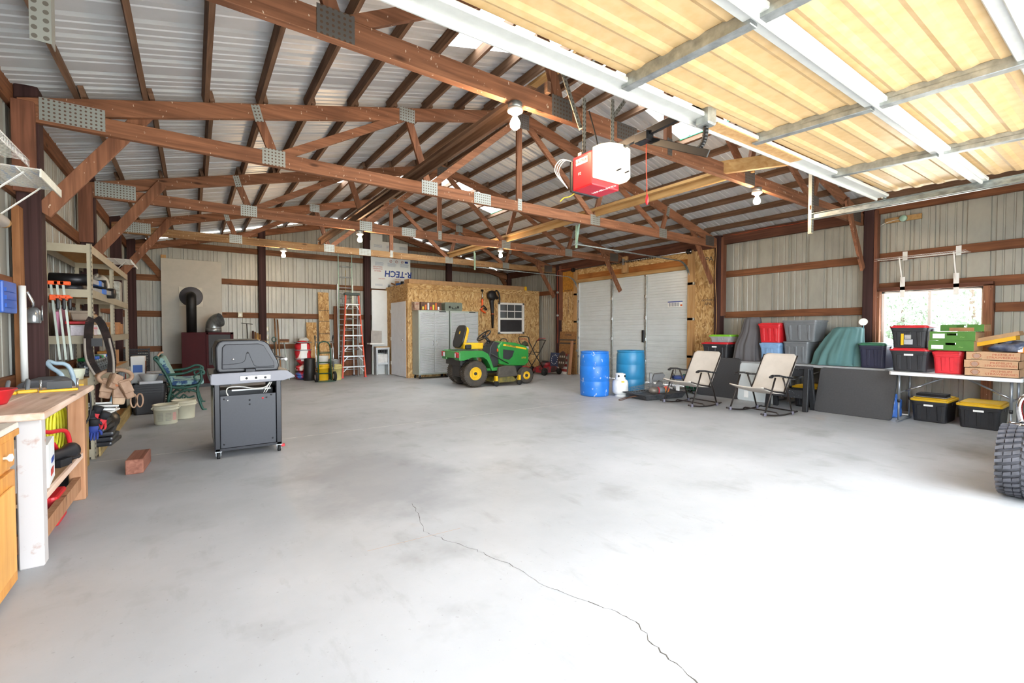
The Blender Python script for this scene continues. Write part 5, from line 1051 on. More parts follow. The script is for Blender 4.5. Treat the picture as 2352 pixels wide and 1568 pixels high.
for k in range(3):
    t = thing('bar_clamp', ['long orange bar clamp hanging next to the dark post', 'long orange bar clamp hanging between two others', 'long orange bar clamp hanging next to the steel shelving'][k], 'clamp', (-1.045+.04*k, 5.74, 1.03), 0, 'orange bar clamps in a row'); 
    MB().beam((.05, 0, 0), (0, 0, .7), .012, .016).build('bar', pm('zinc_bar', 'b9c2b8', .35, .7), t); MB().box(-.02, .05, -.02, .02, .68, .715).build('fixed_jaw', M_ORG, t, .005); MB().box(-.01, .045, -.02, .02, .54, .59).build('sliding_jaw', M_ORG, t, .005)
    MB().box(.03, .06, -.045, .02, .56, .575).build('screw_arm', M_ORG, t); MB().lathe([(.009, -.1), (.012, -.09), (.012, -.01), (.009, 0)], 8).build('screw_handle', BLACK, t, loc=(.05, -.04, .555))

# ================================================================== STEEL SHELVING AND WHAT IS ON IT
sh_ = thing('steel_shelving', 'tan steel shelving unit against the left wall', 'shelving', (-1.18, 6.15, 0)); M_SHF = pm('shelf_tan', 'a49a84', .5, .3, var=.06); M_SHFP = dots('shelf_post_slots', 'a49a84', '3c362c', 22, .22, .3, .5, (1, 2)); M_PART = pm('particle_board', 'c08a4e', .85, var=.12, scale=30)
LV = [.1, .82, 1.24, 1.7, 2.14]
for y in (0, 1.5, 3.0):
    for x in (0, .32): MB().box(x, x+.04, y-.002, y+.0, 0, 2.16).box(x+(.036 if x else 0), x+(.04 if x else .004), y-.02, y+.02, 0, 2.16).build('post', M_SHFP, sh_)
for z in LV:
    for y0, y1 in ((0, 1.5), (1.5, 3.0)): MB().box(.01, .35, y0+.004, y1-.004, z-.012, z).build('deck', M_PART, sh_)
    for x in (.0, .355): MB().box(x, x+.006, 0, 3.0, z-.075, z+.004).build('beam', M_SHF, sh_)
    for y in (0, 1.5, 3.0): MB().box(0, .36, y-.004, y+.002, z-.075, z+.004).build('end_beam', M_SHF, sh_)
def stepladder_folded(label, x, y, z, rot, L=.75):
    t = thing('folded_platform_ladder', label, 'ladder', (x, y, z), 0, None, rot); AL = pm('aluminium', 'c4c8ca', .3, .75, var=.06)
    for k in (-1, 1): MB().box(-L/2, L/2, k*.12-.02, k*.12+.02, 0, .05).build('rail', AL, t, .004)
    for k in range(3): MB().box(-.2+k*.2-.02, -.2+k*.2+.02, -.1, .1, .015, .035).build('rung', AL, t)
    for s_ in (-1, 1): MB().at((s_*L/2, 0, .025), (PI/2, 0, 0)).lathe([(.0, -.15), (.06, -.15), (.06, .15), (0, .15)], 14).build('hinge', DARKMET, t)
    MB().box(L*.1, L*.22, -.15, .15, -.003, .054).build('clip', BLUEPL, t, .004)
    return t
stepladder_folded('folded aluminium platform ladder with blue clips lower on the second shelf', -.98, 6.75, 1.705, (0, 0, R(78))); stepladder_folded('folded aluminium platform ladder with blue clips on top of the other', -.98, 6.62, 1.785, (0, 0, R(86)), .65); stepladder_folded('short folded aluminium ladder sticking out at the shelf front', -.9, 7.15, 1.705, (0, 0, R(60)), .3) if False else None
simple('white_fabric_bag', 'off-white fabric bag standing on the second shelf', 'bag', blob(MB(), .12, .2, .2, 12, .18), pm('fabric_white', 'c9c6bb', .9, var=.08), (-1.0, 7.95, 1.705), (0, 0, 0), 'bag'); simple('striped_towel_pile', 'pale folded cloth hanging at the end of the second shelf', 'cloth', MB().box(-.02, .1, -.12, .12, 0, .3), pm('towel', 'b9b8ae', .9, col2='7d7a70', scale=16, stretch=(1, 6, 1)), (-.96, 8.75, 1.705), (0, 0, 0), 'cloth', .015, 2)
simple('black_carton', 'dark box on the top half of the second shelf beside the fabric bag', 'box', MB().box(-.1, .1, -.14, .14, 0, .26), pm('box_dark', '33312e', .8), (-1.02, 8.35, 1.705), (0, 0, 0), 'carton', .004)
# third shelf
simple('pink_sheet', 'pink folded sheet at the back of the third shelf', 'sheet', MB().prism([(-.25, 0), (.28, 0), (.24, .2), (.05, .3), (-.22, .24)], -.01, .01, 'x'), pm('pink_paper', 'c987a4', .7, var=.06), (-1.12, 6.6, 1.245), (0, 0, 0), 'sheet')
simple('long_brown_carton', 'long brown carton along the back of the third shelf', 'box', MB().box(-.06, .06, -.5, .5, 0, .26), CARD, (-1.09, 7.5, 1.245), (0, 0, 0), 'carton', .004)
for k, (y, w, h, mt_, lb) in enumerate(((6.3, .1, .1, 'd7cfd6', 'pale shallow drawer box first on the third shelf'), (6.56, .12, .1, 'd9d2d8', 'pale shallow drawer box second on the third shelf'), (6.95, .07, .14, 'c9ccc4', 'grey green tub on the third shelf'), (7.2, .06, .1, 'b9bdb5', 'small pale tin on the third shelf'), (7.45, .06, .09, 'a8a49a', 'small grey tin behind the middle upright'), (7.8, .05, .12, 'c09048', 'orange printed tin on the third shelf'), (8.1, .05, .11, '9c6b4b', 'brown small box on the third shelf'), (8.5, .12, .16, 'b27b4a', 'brown corner carton at the end of the third shelf'), (8.85, .08, .14, 'a5764c', 'small kraft carton last on the third shelf'))):
    m_ = pm('shelfbox_'+mt_, mt_, .6, var=.12, scale=22)
    t = thing('shelf_box', lb, 'box', (-.93, y, 1.245)); MB().box(-.07, .07, -w, w, 0, h).build('box', m_, t, .004)
    if k < 2: MB().box(.071, .074, -w*.9, w*.9, h*.65, h*.85).build('label_strip', pm('strip_red', 'd98a96', .6), t); MB().box(-.071, .072, -w, w, h, h+.006).build('lid', pm('lid_white', 'e4e2e4', .5), t)
    else: MB().box(-.071, .071, -w*1.01, w*1.01, h*.9, h+.004).build('lid', m_, t)
simple('red_tray', 'red tray on top of the shallow drawer boxes', 'tray', MB().box(-.08, .08, -.14, .14, 0, .03), REDPL, (-.97, 6.42, 1.36), (0, 0, 0), 'tray', .005)
for k, y in enumerate((6.5, 6.72, 6.95)):
    t = thing('loose_parts_tray', ['beige parts tray above the drawer boxes', 'tan leather roll above the drawer boxes', 'beige tub with a dark lid above the drawer boxes'][k], 'tray', (-.95, y, 1.40 if k == 0 else 1.36), 0); MB().taper(-.08, .08, -.11, .11, 0, .08, .85).build('tray', pm('tray_tan_%d' % k, ['9e9180', 'a88f70', 'b49e6c'][k], .7, var=.12), t, .01); MB().box(-.085, .085, -.11, .11, .08, .1).build('lid', DARKMET if k == 2 else MATS['tray_tan_%d' % k], t)
# fourth shelf: jars with coloured lids
for k in range(8):
    lc = ['1f8a4a', '1f8a4a', '2a5cb0', '2a5cb0', '1b1b1d', '1f8a4a', 'd8d8d4', '2a5cb0'][k]
    t = thing('parts_jar', ['clear jar of screws with a green lid, first in the jar row', 'clear jar of screws with a green lid, second in the jar row', 'clear jar of nails with a blue lid, third in the jar row', 'clear jar of nails with a blue lid, fourth in the jar row', 'clear jar of nails with a black lid in the jar row', 'clear jar of bolts with a green lid beyond the black lid', 'clear jar with a white lid in the jar row', 'clear jar with a blue lid at the end of the jar row'][k], 'jar', (-.92, 6.36+k*.15, .825), 0, 'jars of hardware on the fourth shelf')
    MB().lathe([(.0, 0), (.055, 0), (.06, .01), (.06, .13), (.05, .15), (.05, .16), (.0, .16)], 16).build('jar', pm('jar_full', '6f767a', .2, .3, col2='2c3036', scale=45, c2pos=(.4, .55)), t); MB().lathe([(.054, .155), (.056, .155), (.056, .185), (.0, .187)], 16).build('lid', pm('jarlid_'+lc, lc, .45), t)
for k, (y, c) in enumerate(((7.75, '8d9aa0'), (7.95, 'c58a3a'), (8.2, 'b78a58'), (8.5, 'a97c50'))):
    simple('small_carton', ['grey tin on the fourth shelf', 'orange carton on the fourth shelf', 'kraft carton on the fourth shelf beside the orange one', 'kraft carton last on the fourth shelf'][k], 'box', MB().box(-.07, .07, -.09, .09, 0, .17+.03*(k % 2)), pm('small_carton_%d' % k, c, .75, var=.1, scale=14), (-.95, y, .825), (0, 0, 0), 'carton', .004)
# harness, tool belt and gloves hanging on the shelf's near post
M_LEATH = pm('dark_leather', '2f2421', .8, col2='181312', scale=14, spec=.2); M_TAN = pm('tan_leather', 'a98a72', .65, col2='8a6a52', scale=10)
hn = thing('padded_harness', 'dark brown padded suspender harness hanging on the shelf post', 'harness', (-.78, 6.04, .86))
for s_ in (-1, 1):
    pts = smooth_path([(.012*s_-.02, 0, .56), (.045*s_-.01, 0, .5), (.075*s_+.01, -.01, .32), (.08*s_+.03, -.02, .15), (.05*s_+.05, -.02, .02)], 6); m = MB()
    for i in range(len(pts)-1): m.beam(pts[i], pts[i+1], .03, .062, (1, 0, .1))
    m.build('pad', M_LEATH, hn)
MB().box(-.04, .04, -.03, .0, .28, .36).build('buckle_band', BLACK, hn)
for s_ in (-1, 1):
    pts = smooth_path([(.09*s_, -.02, .36), (.1*s_+.02, -.03, .16), (.07*s_+.05, -.03, .0)], 5); MB().tube(pts, .012, 6).build('edge_strap', pm('strap_pale', '8d8378', .6), hn)
tbz = thing('tool_belt', 'tan leather tool belt with pouches hanging at the shelf corner', 'tool belt', (-.68, 6.04, .52))
MB().tube([(.03+.13*math.cos(a), .02*math.sin(a), .31+.07*math.sin(a)) for a in [2*PI*i/20 for i in range(20)]], .02, 6, True).build('belt', M_TAN, tbz)
for k, (x, z, w, h, ry) in enumerate(((-.06, .1, .12, .2, .25), (.05, .03, .13, .22, .1), (.15, .09, .1, .2, -.3), (.0, .2, .1, .15, .5))):
    m = MB(); m.at((x, -.025*k, z), (R(-8), ry, .2*k)); m.taper(-w/2, w/2, -.04, .045, 0, h, .72); m.build('pouch', M_TAN if k != 1 else pm('tan_light', 'b99c80', .7, var=.1), tbz, .018, 2)
    m = MB(); m.at((x, -.025*k, z), (R(-8), ry, .2*k)); m.box(-w*.42, w*.42, -.05, -.038, h*.3, h*.92); m.build('front_pocket', M_TAN, tbz, .01)
for x in (.17, .22): MB().tube([(x+.025*math.cos(a), -.03, .06+.07*math.sin(a)) for a in [2*PI*i/14 for i in range(14)]], .008, 5, True).build('hammer_loop', M_TAN, tbz)
MB().box(.02, .06, -.08, -.05, .22, .26).build('buckle', pm('copper', 'a8603a', .4, .5), tbz)
for k, (dx, dz, c, rz) in enumerate(((0, .02, 'c92c34', .3), (.05, -.04, 'c92c34', .5), (-.05, -.02, '23262c', -.2), (-.02, -.1, '2a3f8f', .1))):
    t = thing('work_glove', ['red and black work glove hanging under the tool belt', 'second red work glove hanging under the tool belt', 'black work glove hanging on the shelf post', 'blue work glove hanging lowest on the shelf post'][k], 'glove', (-.8+dx, 6.1-.01*k, .47+dz), 0, 'work gloves on the shelf post', (0, rz, 0)); mg = pm('glove_'+c, c, .7, var=.12)
    MB().ball((0, 0, -.05), .045, 12, 8, (1, .5, 1.1)).build('palm', mg, t)
    m = MB()
    for q in range(4): m.tube([(-.03+q*.02, 0, -.08), (-.034+q*.023, -.01, -.13), (-.034+q*.024, -.02, -.165+.008*abs(q-1.5))], [.012, .011, .008], 7)
    m.tube([(.035, 0, -.05), (.06, -.01, -.085), (.065, -.015, -.11)], [.013, .012, .009], 7); m.build('fingers', mg, t); MB().tube([(0, 0, -.02), (0, 0, .05)], [.036, .045], 10).build('cuff', pm('glove_cuff', '1f2024', .8), t)
# bottom shelf: folded tarps and papers
for k in range(7):
    mt_ = pm('tarp_black', '2b2c30', .3, .1, var=.2, scale=12) if k < 5 else pm('tarp_grey', '4c5a5c', .5, var=.1)
    simple('folded_tarp', ['folded black tarp at the bottom of the pile', 'second folded black tarp of the pile', 'third folded black tarp of the pile', 'fourth folded black tarp of the pile', 'fifth folded black tarp of the pile', 'folded grey green tarp under the papers', 'small folded grey tarp on the pile'][k], 'tarp', MB().box(-.16, .2-.02*k, -.2, .2, 0, .045), mt_, (-.88+.01*(k % 3), 6.38+.015*k, .11+k*.047), (0, R(1.5)*(k % 2), R(-6+4*(k % 3))), 'tarp', .018, 2, 'pile of folded tarps')
for k in range(4): simple('paper_sack', ['white folded paper sack lying on the tarps', 'second white paper sack on the tarps', 'third white paper sack on the tarps', 'top white paper sack under the gloves'][k], 'paper', MB().box(-.13, .15, -.14, .14, 0, .02), PAPER, (-.84, 6.42+.02*k, .445+k*.022), (R(-2*k), R(5), R(12*k-10)), 'sack', .006, 1, 'white paper sacks on the tarps')
simple('black_trash_bag', 'crumpled black plastic bag on the low shelf beyond the papers', 'bag', blob(MB(), .19, .32, .17, 21, .35, 40, 22), pm('bag_black', '17181b', .3, var=.1), (-.95, 7.2, .11), (0, 0, 0), 'bag')
simple('blue_tool_handle', 'pale blue plastic scoop at the low shelf', 'scoop', MB().tube(smooth_path([(0, 0, 0), (.02, .02, .1), (.05, .02, .16), (.07, 0, .1), (.05, -.02, .02)], 5), .014, 7), pm('scoop_blue', '8fc0dc', .4), (-.82, 7.1, .4), (0, 0, 0), 'scoop')
simple('low_side_board', 'long plywood board edge leaning along the bottom shelf', 'board', MB().box(0, .015, 0, 2.9, 0, .16), wood('side_ply', 'b9a274', '98814f', 1), (-.815, 6.25, 0), (0, 0, 0), 'board')

# ================================================================== FLOOR THINGS NEAR THE SHELVING
simple('timber_block', 'short reddish square timber lying on the floor in front of the grill', 'timber', MB().box(-.065, .065, 0, .42, 0, .13), wood('timber_red', '9c6a58', '764a3c', 1), (-.455, 5.3, 0), (0, 0, R(-4)), 'timber', .006)
M_BKT = pm('bucket_cream', 'd5d2bb', .5, var=.04)
def bucket(label, x, y, rot=(0, 0, 0), z=0., mat=M_BKT, prints=True, h=.3, r=.145, nm='bucket'):
    t = thing(nm, label, 'bucket', (x, y, z), 0, None, rot)
    MB().lathe([(.0, .004), (r*.88, .0), (r*.9, .01), (r*.97, h*.72), (r*1.05, h*.73), (r*1.05, h*.76), (r*.99, h*.77), (r*1.0, h*.86), (r*1.06, h*.87), (r*1.06, h*.9), (r*1.0, h*.91), (r*1.02, h*.97), (r*1.06, h*.975), (r*1.06, h), (r*.98, h), (r*.86, .02), (0, .015)], 32, cap=False).build('pail', mat, t)
    if prints:
        m = MB()
        for k in range(6): m.lathe([(r*.945+.001, h*(.2+.07*k)), (r*.95+.001, h*(.2+.07*k)+.008)], 10, cap=False, a0=R(-130), a1=R(-100)); m.lathe([(r*.945+.001, h*(.2+.07*k)), (r*.95+.001, h*(.2+.07*k)+.008)], 10, cap=False, a0=R(-90), a1=R(-62))
        m.build('print', pm('print_grey2', 'a5a294', .7), t); MB().lathe([(r*.944+.001, h*.2), (r*.966+.001, h*.6)], 10, cap=False, a0=R(-55), a1=R(-33)).build('print', pm('print_pink', 'd3a79c', .7), t)
    for s_ in (-1, 1): MB(Matrix.Translation((s_*r*1.05, 0, h*.8))).ball((0, 0, 0), .014, 8, 6).build('ear', mat, t)
    return t
bucket('cream plastic pail with faded print standing on the floor beside the grill', -.33, 7.96, h=.27); bucket('plain cream plastic pail just behind the printed pail', -.13, 8.3, h=.27, prints=False)
for k in range(4): tote(['black tote at the bottom of the nested stack', 'second black tote of the nested stack', 'third black tote of the nested stack', 'topmost black tote of the nested stack'][k], -.58, 9.1, .0+k*.035, .42, .34, .36, P_BLK, None, rot=0, ribs=0, group='nested black totes')
cr = thing('milk_crate', 'black plastic milk crate beside the nested totes', 'crate', (-.56, 10.24, 0)); m = MB()
for s_ in (-1, 1):
    for k in range(7): m.box(-.17, .17, s_*.17-.004, s_*.17+.004, .02+k*.045, .035+k*.045); m.box(s_*.17-.004, s_*.17+.004, -.17, .17, .02+k*.045, .035+k*.045)
    for k in range(8): m.box(-.17+k*.0476, -.163+k*.0476, s_*.17-.004, s_*.17+.004, 0, .32); m.box(s_*.17-.004, s_*.17+.004, -.17+k*.0476, -.163+k*.0476, 0, .32)
m.box(-.17, .17, -.17, .17, 0, .012); m.build('lattice', BLACK, cr, fix=False)
simple('paper_stack', 'loose white papers and a blue folder on the milk crate', 'paper', MB().box(-.13, .15, -.12, .12, 0, .02), PAPER, (-.56, 10.2, .325), (0, 0, .2), 'papers', .003)
simple('clipboard_pile', 'pile of pale magazines on the nested totes', 'magazines', MB().box(-.15, .14, -.13, .13, 0, .04), pm('magazines', 'cfd2d8', .6, var=.08), (-.56, 9.1, .468), (0, 0, .15), 'magazines', .003)
cb2 = tote('clear plastic box with blue clips on the milk crate', -.54, 10.26, .345, .34, .3, .22, M_CLEAR, pm('lid_frost', 'd8dcdf', .4), rot=0, ribs=0, cat='storage box', nm='clear_box', handle=False); MB().box(-.08, .08, -.165, -.155, .16, .185).build('clip', BLUEPL, cb2)
wp_ = thing('white_carton_jug', 'tall white carton with a blue label behind the nested totes', 'carton', (-.74, 9.55, .0)); MB().box(-.09, .09, -.12, .12, .36, .88).build('carton', WHITE, wp_, .006); MB().box(-.06, .06, -.124, -.12, .62, .74).build('label', BLUEPL, wp_); simple('dark_carton', 'dark carton on the floor under the tall white carton', 'box', MB().box(-.12, .12, -.14, .14, 0, .36), pm('dark_base', '38383a', .7), (-.74, 9.55, 0), (0, 0, 0), 'carton', .004); MB().box(.091, .093, -.1, .1, .45, .8).build('picture', pm('carton_picture', '6f7d6a', .7, col2='b05a4a', scale=14), wp_)
simple('white_bowl', 'white plastic bowl on the magazines', 'bowl', MB().lathe([(.0, 0), (.08, 0), (.13, .1), (.14, .105), (.12, .1), (0, .015)], 22), WHITE, (-.58, 9.1, .508), (0, 0, 0), 'bowl')
ck_ = thing('red_cooler_jug', 'red drink cooler with a white lid behind the clear box', 'cooler', (-.86, 9.95, 0)); MB().lathe([(.0, .35), (.14, .35), (.15, .36), (.15, .62), (.13, .64), (0, .64)], 22).build('jug', P_RED, ck_); MB().lathe([(.152, .58), (.155, .62), (.12, .68), (0, .69)], 22).build('lid', WHITE, ck_); simple('black_crate', 'solid black crate on the floor under the red cooler', 'crate', MB().box(-.16, .16, -.16, .16, 0, .35), BLACK, (-.86, 9.95, 0), (0, 0, 0), 'crate', .006)
cr2 = dup(cr, (-.84, 10.62, .0), 0, 'black plastic milk crate set against the left wall behind the red cooler'); cr3 = dup(cr, (-.84, 10.62, .325), 0, 'black plastic milk crate stacked on the one behind the red cooler'); cr4 = dup(cr, (-.84, 10.62, .65), 0, 'topmost black plastic milk crate behind the red cooler')
simple('folder_rack', 'wire rack of clear sleeves by the far shelf post', 'rack', MB().box(-.03, .03, -.1, .1, 0, .24), pm('sleeves', '8f979b', .3, .3, col2='4a5256', scale=20, stretch=(8, 1, 1)), (-.82, 8.2, .5), (0, 0, 0), 'sleeves', .01)
# ---- garden bench
M_BGREEN = pm('cast_green', '2f5a50', .45, .3, var=.1); M_CUSH = pm('cushion_pattern', '8fb3b0', .85, col2='2c4a74', scale=9, c2pos=(.44, .5)); M_CUSH2 = pm('cushion_plain', '6f9089', .85, col2='8ea9a0', scale=40)
gb2 = thing('garden_bench', 'green cast-iron garden bench with patterned blue cushions', 'bench', (-.2, 8.95, 0), R(0))
for y in (0, 1.0):
    m = MB(); q = lambda pts, r=.02: m.tube([(p[0], y, p[1]) for p in [(v.x, v.z) for v in smooth_path([(a, 0, b) for a, b in pts], 5)]], r, 8)
    q([(-.12, 0), (-.14, .2), (-.1, .4), (-.16, .6), (-.26, .8), (-.3, .86), (-.27, .88), (-.25, .84)]); q([(.36, 0), (.31, .02), (.27, .14), (.24, .3), (.26, .42), (.3, .5), (.29, .6), (.31, .64)]); q([(-.14, .42), (.0, .38), (.15, .39), (.26, .42)]); q([(-.18, .6), (-.05, .6), (.1, .62), (.22, .67), (.31, .65), (.33, .6), (.29, .58)])
    q([(-.13, .18), (.0, .3), (.12, .34), (.24, .3)], .016); q([(-.1, .3), (-.0, .22), (.06, .27), (.12, .22), (.2, .24)], .013); q([(.28, .62), (.2, .55), (.24, .48)], .013); q([(.0, .2), (.03, .24), (.06, .2), (.09, .24), (.13, .19)], .011)
    m.build('end_frame', M_BGREEN, gb2)
for k in range(6): MB().box(-.12+k*.07, -.07+k*.07, 0, 1.0, .4-.008*abs(k-2), .415-.008*abs(k-2)).build('seat_slat', M_BGREEN, gb2)
for k in range(5): MB().box(-.14-.03*k, -.12-.03*k, 0, 1.0, .46+k*.085, .52+k*.085).build('back_slat', M_BGREEN, gb2)
MB().rbox(-.1, .33, .03, .97, .42, .49, .03, 4, 'y').build('seat_cushion', M_CUSH, gb2, .015, 2); bc = MB().rbox(-.045, .045, .04, .96, 0, .42, .035, 4, 'y').build('back_cushion', M_CUSH2, gb2, .012, 2, (-.09, 0, .47), (0, R(-22), 0)); MB().box(-.047, -.044, .05, .95, .02, .4).build('cushion_back', M_CUSH, bc); MB().rbox(-.05, .05, .03, .05, 0.01, .41, .03, 4, 'y').build('cushion_end', M_CUSH, bc)
MB().tube(smooth_path([(-.28, .02, .86), (-.24, .02, .93), (-.19, .02, .96)], 4), .014, 7).build('tool_handle', pm('handle_pale', 'cfa78c', .6), gb2)

# ================================================================== STOVE AND BACK WALL
simple('heat_shield_panel', 'tall off-white panel standing behind the wood stove', 'panel', MB().box(-.6, .59, 0, .03, .5, 2.98), pm('panel_cream', 'b3aea2', .6, var=.03), (0, 13.36, 0), (0, 0, 0), 'panel', .003)
bpy.data.objects['heat_shield_panel'].location = (0, 13.36, 0)
MB().box(-.6, -.5, .03, .06, 2.9, 3.06).build('support_stud', W_NEW, bpy.data.objects['heat_shield_panel']); MB().box(-.59, .58, .04, .08, 0, .6).build('lower_stud', W_GIRT_X, bpy.data.objects['heat_shield_panel'])
ws_ = thing('wood_stove', 'dark red wood stove with a black flue pipe', 'stove', (-.22, 12.55, 0)); M_STR = pm('stove_red', '3c070d', .6, spec=.2, var=.08)
MB().box(0, .99, 0, .6, .08, 1.25).build('cabinet', M_STR, ws_, .006); MB().box(.5, .93, -.012, .0, .5, 1.2).build('front_panel', pm('stove_black', '2a2a2c', .6, var=.1), ws_, .003); MB().box(.05, .94, .05, .55, 0, .08).build('plinth', BLACK, ws_)
m = MB(); m.box(.46, .5, -.02, 0, .1, 1.25).box(.93, .99, -.02, 0, .1, 1.25).box(.46, .99, -.02, 0, 1.2, 1.25); m.build('front_frame', M_STR, ws_, .003)
MB().box(.55, .88, -.03, -.012, .55, .9).build('fire_door', pm('stove_black2', '1c1c1e', .5), ws_, .01); MB().tube([(.84, -.05, .65), (.84, -.05, .8)], .01, 8).build('door_handle', STEEL, ws_)
fp = [(.19, .35, 1.25), (.19, .35, 1.98)]+[(.19, .35+.12*(1-math.cos(a)), 1.98+.12*math.sin(a)) for a in [PI/2*k/6 for k in range(1, 7)]]+[(.19, .82, 2.1)]
MB().tube(fp, .1, 20).build('flue_pipe', pm('flue_black', '1e1e1f', .5, .3, var=.2), ws_); MB().at((.19, .79, 2.1), (PI/2, 0, 0)).lathe([(.1, 0), (.23, 0), (.235, .006), (.23, .012), (.1, .012)], 28).build('flue_collar', pm('collar_grey', '4a4a50', .55), ws_); MB().box(-.05, .42, .795, .81, 1.86, 2.33).build('collar_plate', pm('plate_cream', 'cdc8b8', .6), ws_, .004)
el = thing('duct_elbow', 'galvanised duct elbow standing on the wood stove', 'duct', (.39, 12.85, 1.25)); ep = [(0, 0, 0), (0, 0, .12)]+[(.17*(1-math.cos(a)), -.1*(1-math.cos(a)), .12+.18*math.sin(a)) for a in [R(80)*k/7 for k in range(1, 8)]]
MB().tube(ep, .16, 22, cap=False).build('elbow', pm('duct_zinc', '9ea3a4', .35, .7, var=.18, scale=10), el); MB().tube(ep, .15, 22, cap=False).build('inside', MATS['duct_zinc'], el); MB().lathe([(.0, 0), (.163, 0), (.163, .1), (.0, .1)], 22).build('collar', MATS['duct_zinc'], el)
# outlets
for x, z, lb in ((.98, 1.69, 'cream outlet box on the girt'), (1.56, 1.33, 'cream outlet box high beside the dark post'), (1.56, 1.12, 'white switch box beside the dark post'), (1.56, .95, 'cream outlet box low beside the dark post')):
    t = thing('outlet_box', lb, 'outlet', (x, 13.4 if x < 1.2 else 13.36, z)); MB().box(-.05, .05, 0, .06, -.06, .06).build('box', pm('cream_plastic', 'd9d4b8', .5), t, .004); MB().box(-.025, .025, -.004, 0, -.03, .03).build('socket', WHITE, t)
# tools leaning on the back wall
def lean_tool(label, x, z1, lean, head, mat, y0=13.0, nm='yard_tool', r=.014, dx=0.):
    t = thing(nm, label, 'tool', (x, y0, 0)); top = Vector((dx, .3*lean, z1)); MB().tube([(0, 0, .012), top], r, 8).build('handle', mat, t); return t, top
WH = wood('handle_wood', '9a7350', '7a5636', 2); WH2 = wood('handle_pale2', 'c6a05e', 'a8834a', 2)
lean_tool('plain brown pole leaning beside the dark post', 1.76, 1.6, 1, None, WH, r=.018, dx=-.02); lean_tool('second plain brown pole leaning beside the first', 1.84, 1.58, 1, None, WH, r=.018, dx=-.03)
t, p = lean_tool('push broom with a pale handle standing head up', 2.03, .98, .8, None, pm('pole_pale', 'a9b3aa', .5), dx=-.08, nm='push_broom'); MB().box(p.x-.1, p.x+.12, p.y-.03, p.y+.03, p.z, p.z+.03).build('broom_block', WH, t); MB().box(p.x-.1, p.x+.12, p.y-.03, p.y+.03, p.z+.03, p.z+.08).build('bristles', pm('bristle_brown', '6b4836', .9), t)
t, p = lean_tool('shovel with a green D handle leaning by the outlets', 1.72, 1.0, .9, None, pm('shovel_dark', '3a3d38', .6), dx=-.02, y0=12.86, nm='shovel'); MB().tube([(p.x+.05*math.cos(a), p.y, p.z+.06+.06*math.sin(a)) for a in [2*PI*i/14 for i in range(14)]], .012, 6, True).build('d_grip', pm('grip_green', '2f5a50', .5), t); MB().prism([(-.1, .0), (.1, .0), (.11, .22), (.03, .3), (-.03, .3), (-.11, .22)], -.03, -.02).build('blade', DARKMET, t)
t, p = lean_tool('spade with a brown D handle leaning by the outlets', 1.62, .92, .9, None, WH2, dx=-.12, nm='spade'); MB().tube([(p.x+.05*math.cos(a), p.y, p.z+.05+.05*math.sin(a)) for a in [2*PI*i/14 for i in range(14)]], .011, 6, True).build('d_grip', WH, t); MB().prism([(-.09, .0), (.09, .0), (.09, .25), (-.09, .25)], -.03, -.02).build('blade', P_RED, t)
t, p = lean_tool('rake with a black T bar on top leaning behind the stove side', 1.13, 1.46, .9, None, DARKMET, nm='garden_rake', r=.01, dx=-.02); MB().tube([(p.x-.12, p.y, p.z+.02), (p.x+.13, p.y, p.z-.01)], .009, 6).build('bar', DARKMET, t)
for k in range(4): lean_tool(['dark wooden stake in the bundle by the post', 'brown wooden stake in the bundle by the post', 'tan wooden stake in the bundle by the post', 'short wooden stake in the bundle by the post'][k], 1.22+k*.05, 1.28-.03*k, .9, None, [W_POST, WH, WH2, WH][k], nm='wooden_stake', r=.022, y0=12.95, dx=.02)
# bags, cylinder, hand truck, buckets
bg_ = thing('stacked_sacks', 'red and white sacks bound upright with grey straps', 'sack', (2.36, 13.0, 0)); M_SACK = pm('sack_red', 'c2242e', .5, col2='e4dfd6', scale=2.2, stretch=(1.6, 1, .9), c2pos=(.40, .45), detail=2.); M_SACK2 = pm('sack_blue', '3667b5', .5, col2='b3202c', scale=6, c2pos=(.4, .5))
def sack(z0, h, r, seed):
    rnd = random.Random(seed); ph = [rnd.uniform(0, 6.28) for _ in range(4)]
    def fn(u, v):
        a_ = 2*PI*u; k_ = (abs(math.cos(a_))**3+abs(math.sin(a_))**3)**(-1/3); e_ = min(1, 4.2*min(v, 1-v)+.02)**.45
        w_ = 1+.05*math.sin(3*a_+ph[0]+5*v)+.04*math.sin(7*v*PI+ph[1]+2*a_)
        return (r*k_*math.cos(a_)*e_*w_, r*.85*k_*math.sin(a_)*e_*w_, z0+h*v)
    return MB().grid(fn, 30, 22)
sack(.38, .68, .185, 3).build('upper_sack', M_SACK, bg_); sack(.0, .22, .18, 5).build('lower_sack', M_SACK2, bg_); sack(.2, .2, .18, 6).build('middle_sack', M_SACK, bg_); blob(MB(Matrix.Translation((.02, 0, 1.0))), .13, .1, .07, 44, .3, 22, 10).build('loose_top', pm('plastic_white', 'c9c9c4', .4, var=.1), bg_)
MB().box(-.07, .07, -.168, -.16, .5, .95).build('white_panel', PAPER, bg_); text('lettering', 'PELLETS', .09, INKRED, bg_, (0, -.17, .72), (PI/2, R(90), 0), .9) if False else None
for z in (.55, .78, .98): MB().rbox(-.205, .205, -.18, .18, z-.012, z+.012, .09).build('strap', GREYPL, bg_)
simple('black_drum', 'black plastic cylinder standing in front of the red sacks', 'drum', MB().lathe([(.0, 0), (.14, 0), (.145, .01), (.13, .56), (.12, .57), (0, .57)], 26), pm('drum_black', '1c1d1f', .5, var=.06), (2.46, 12.68, 0), (0, 0, 0), 'drum')
ht = thing('hand_truck', 'green hand truck with two white-hubbed wheels', 'hand truck', (2.72, 12.15, 0)); M_HT = pm('truck_green', '1e4a38', .45, .2, var=.08)
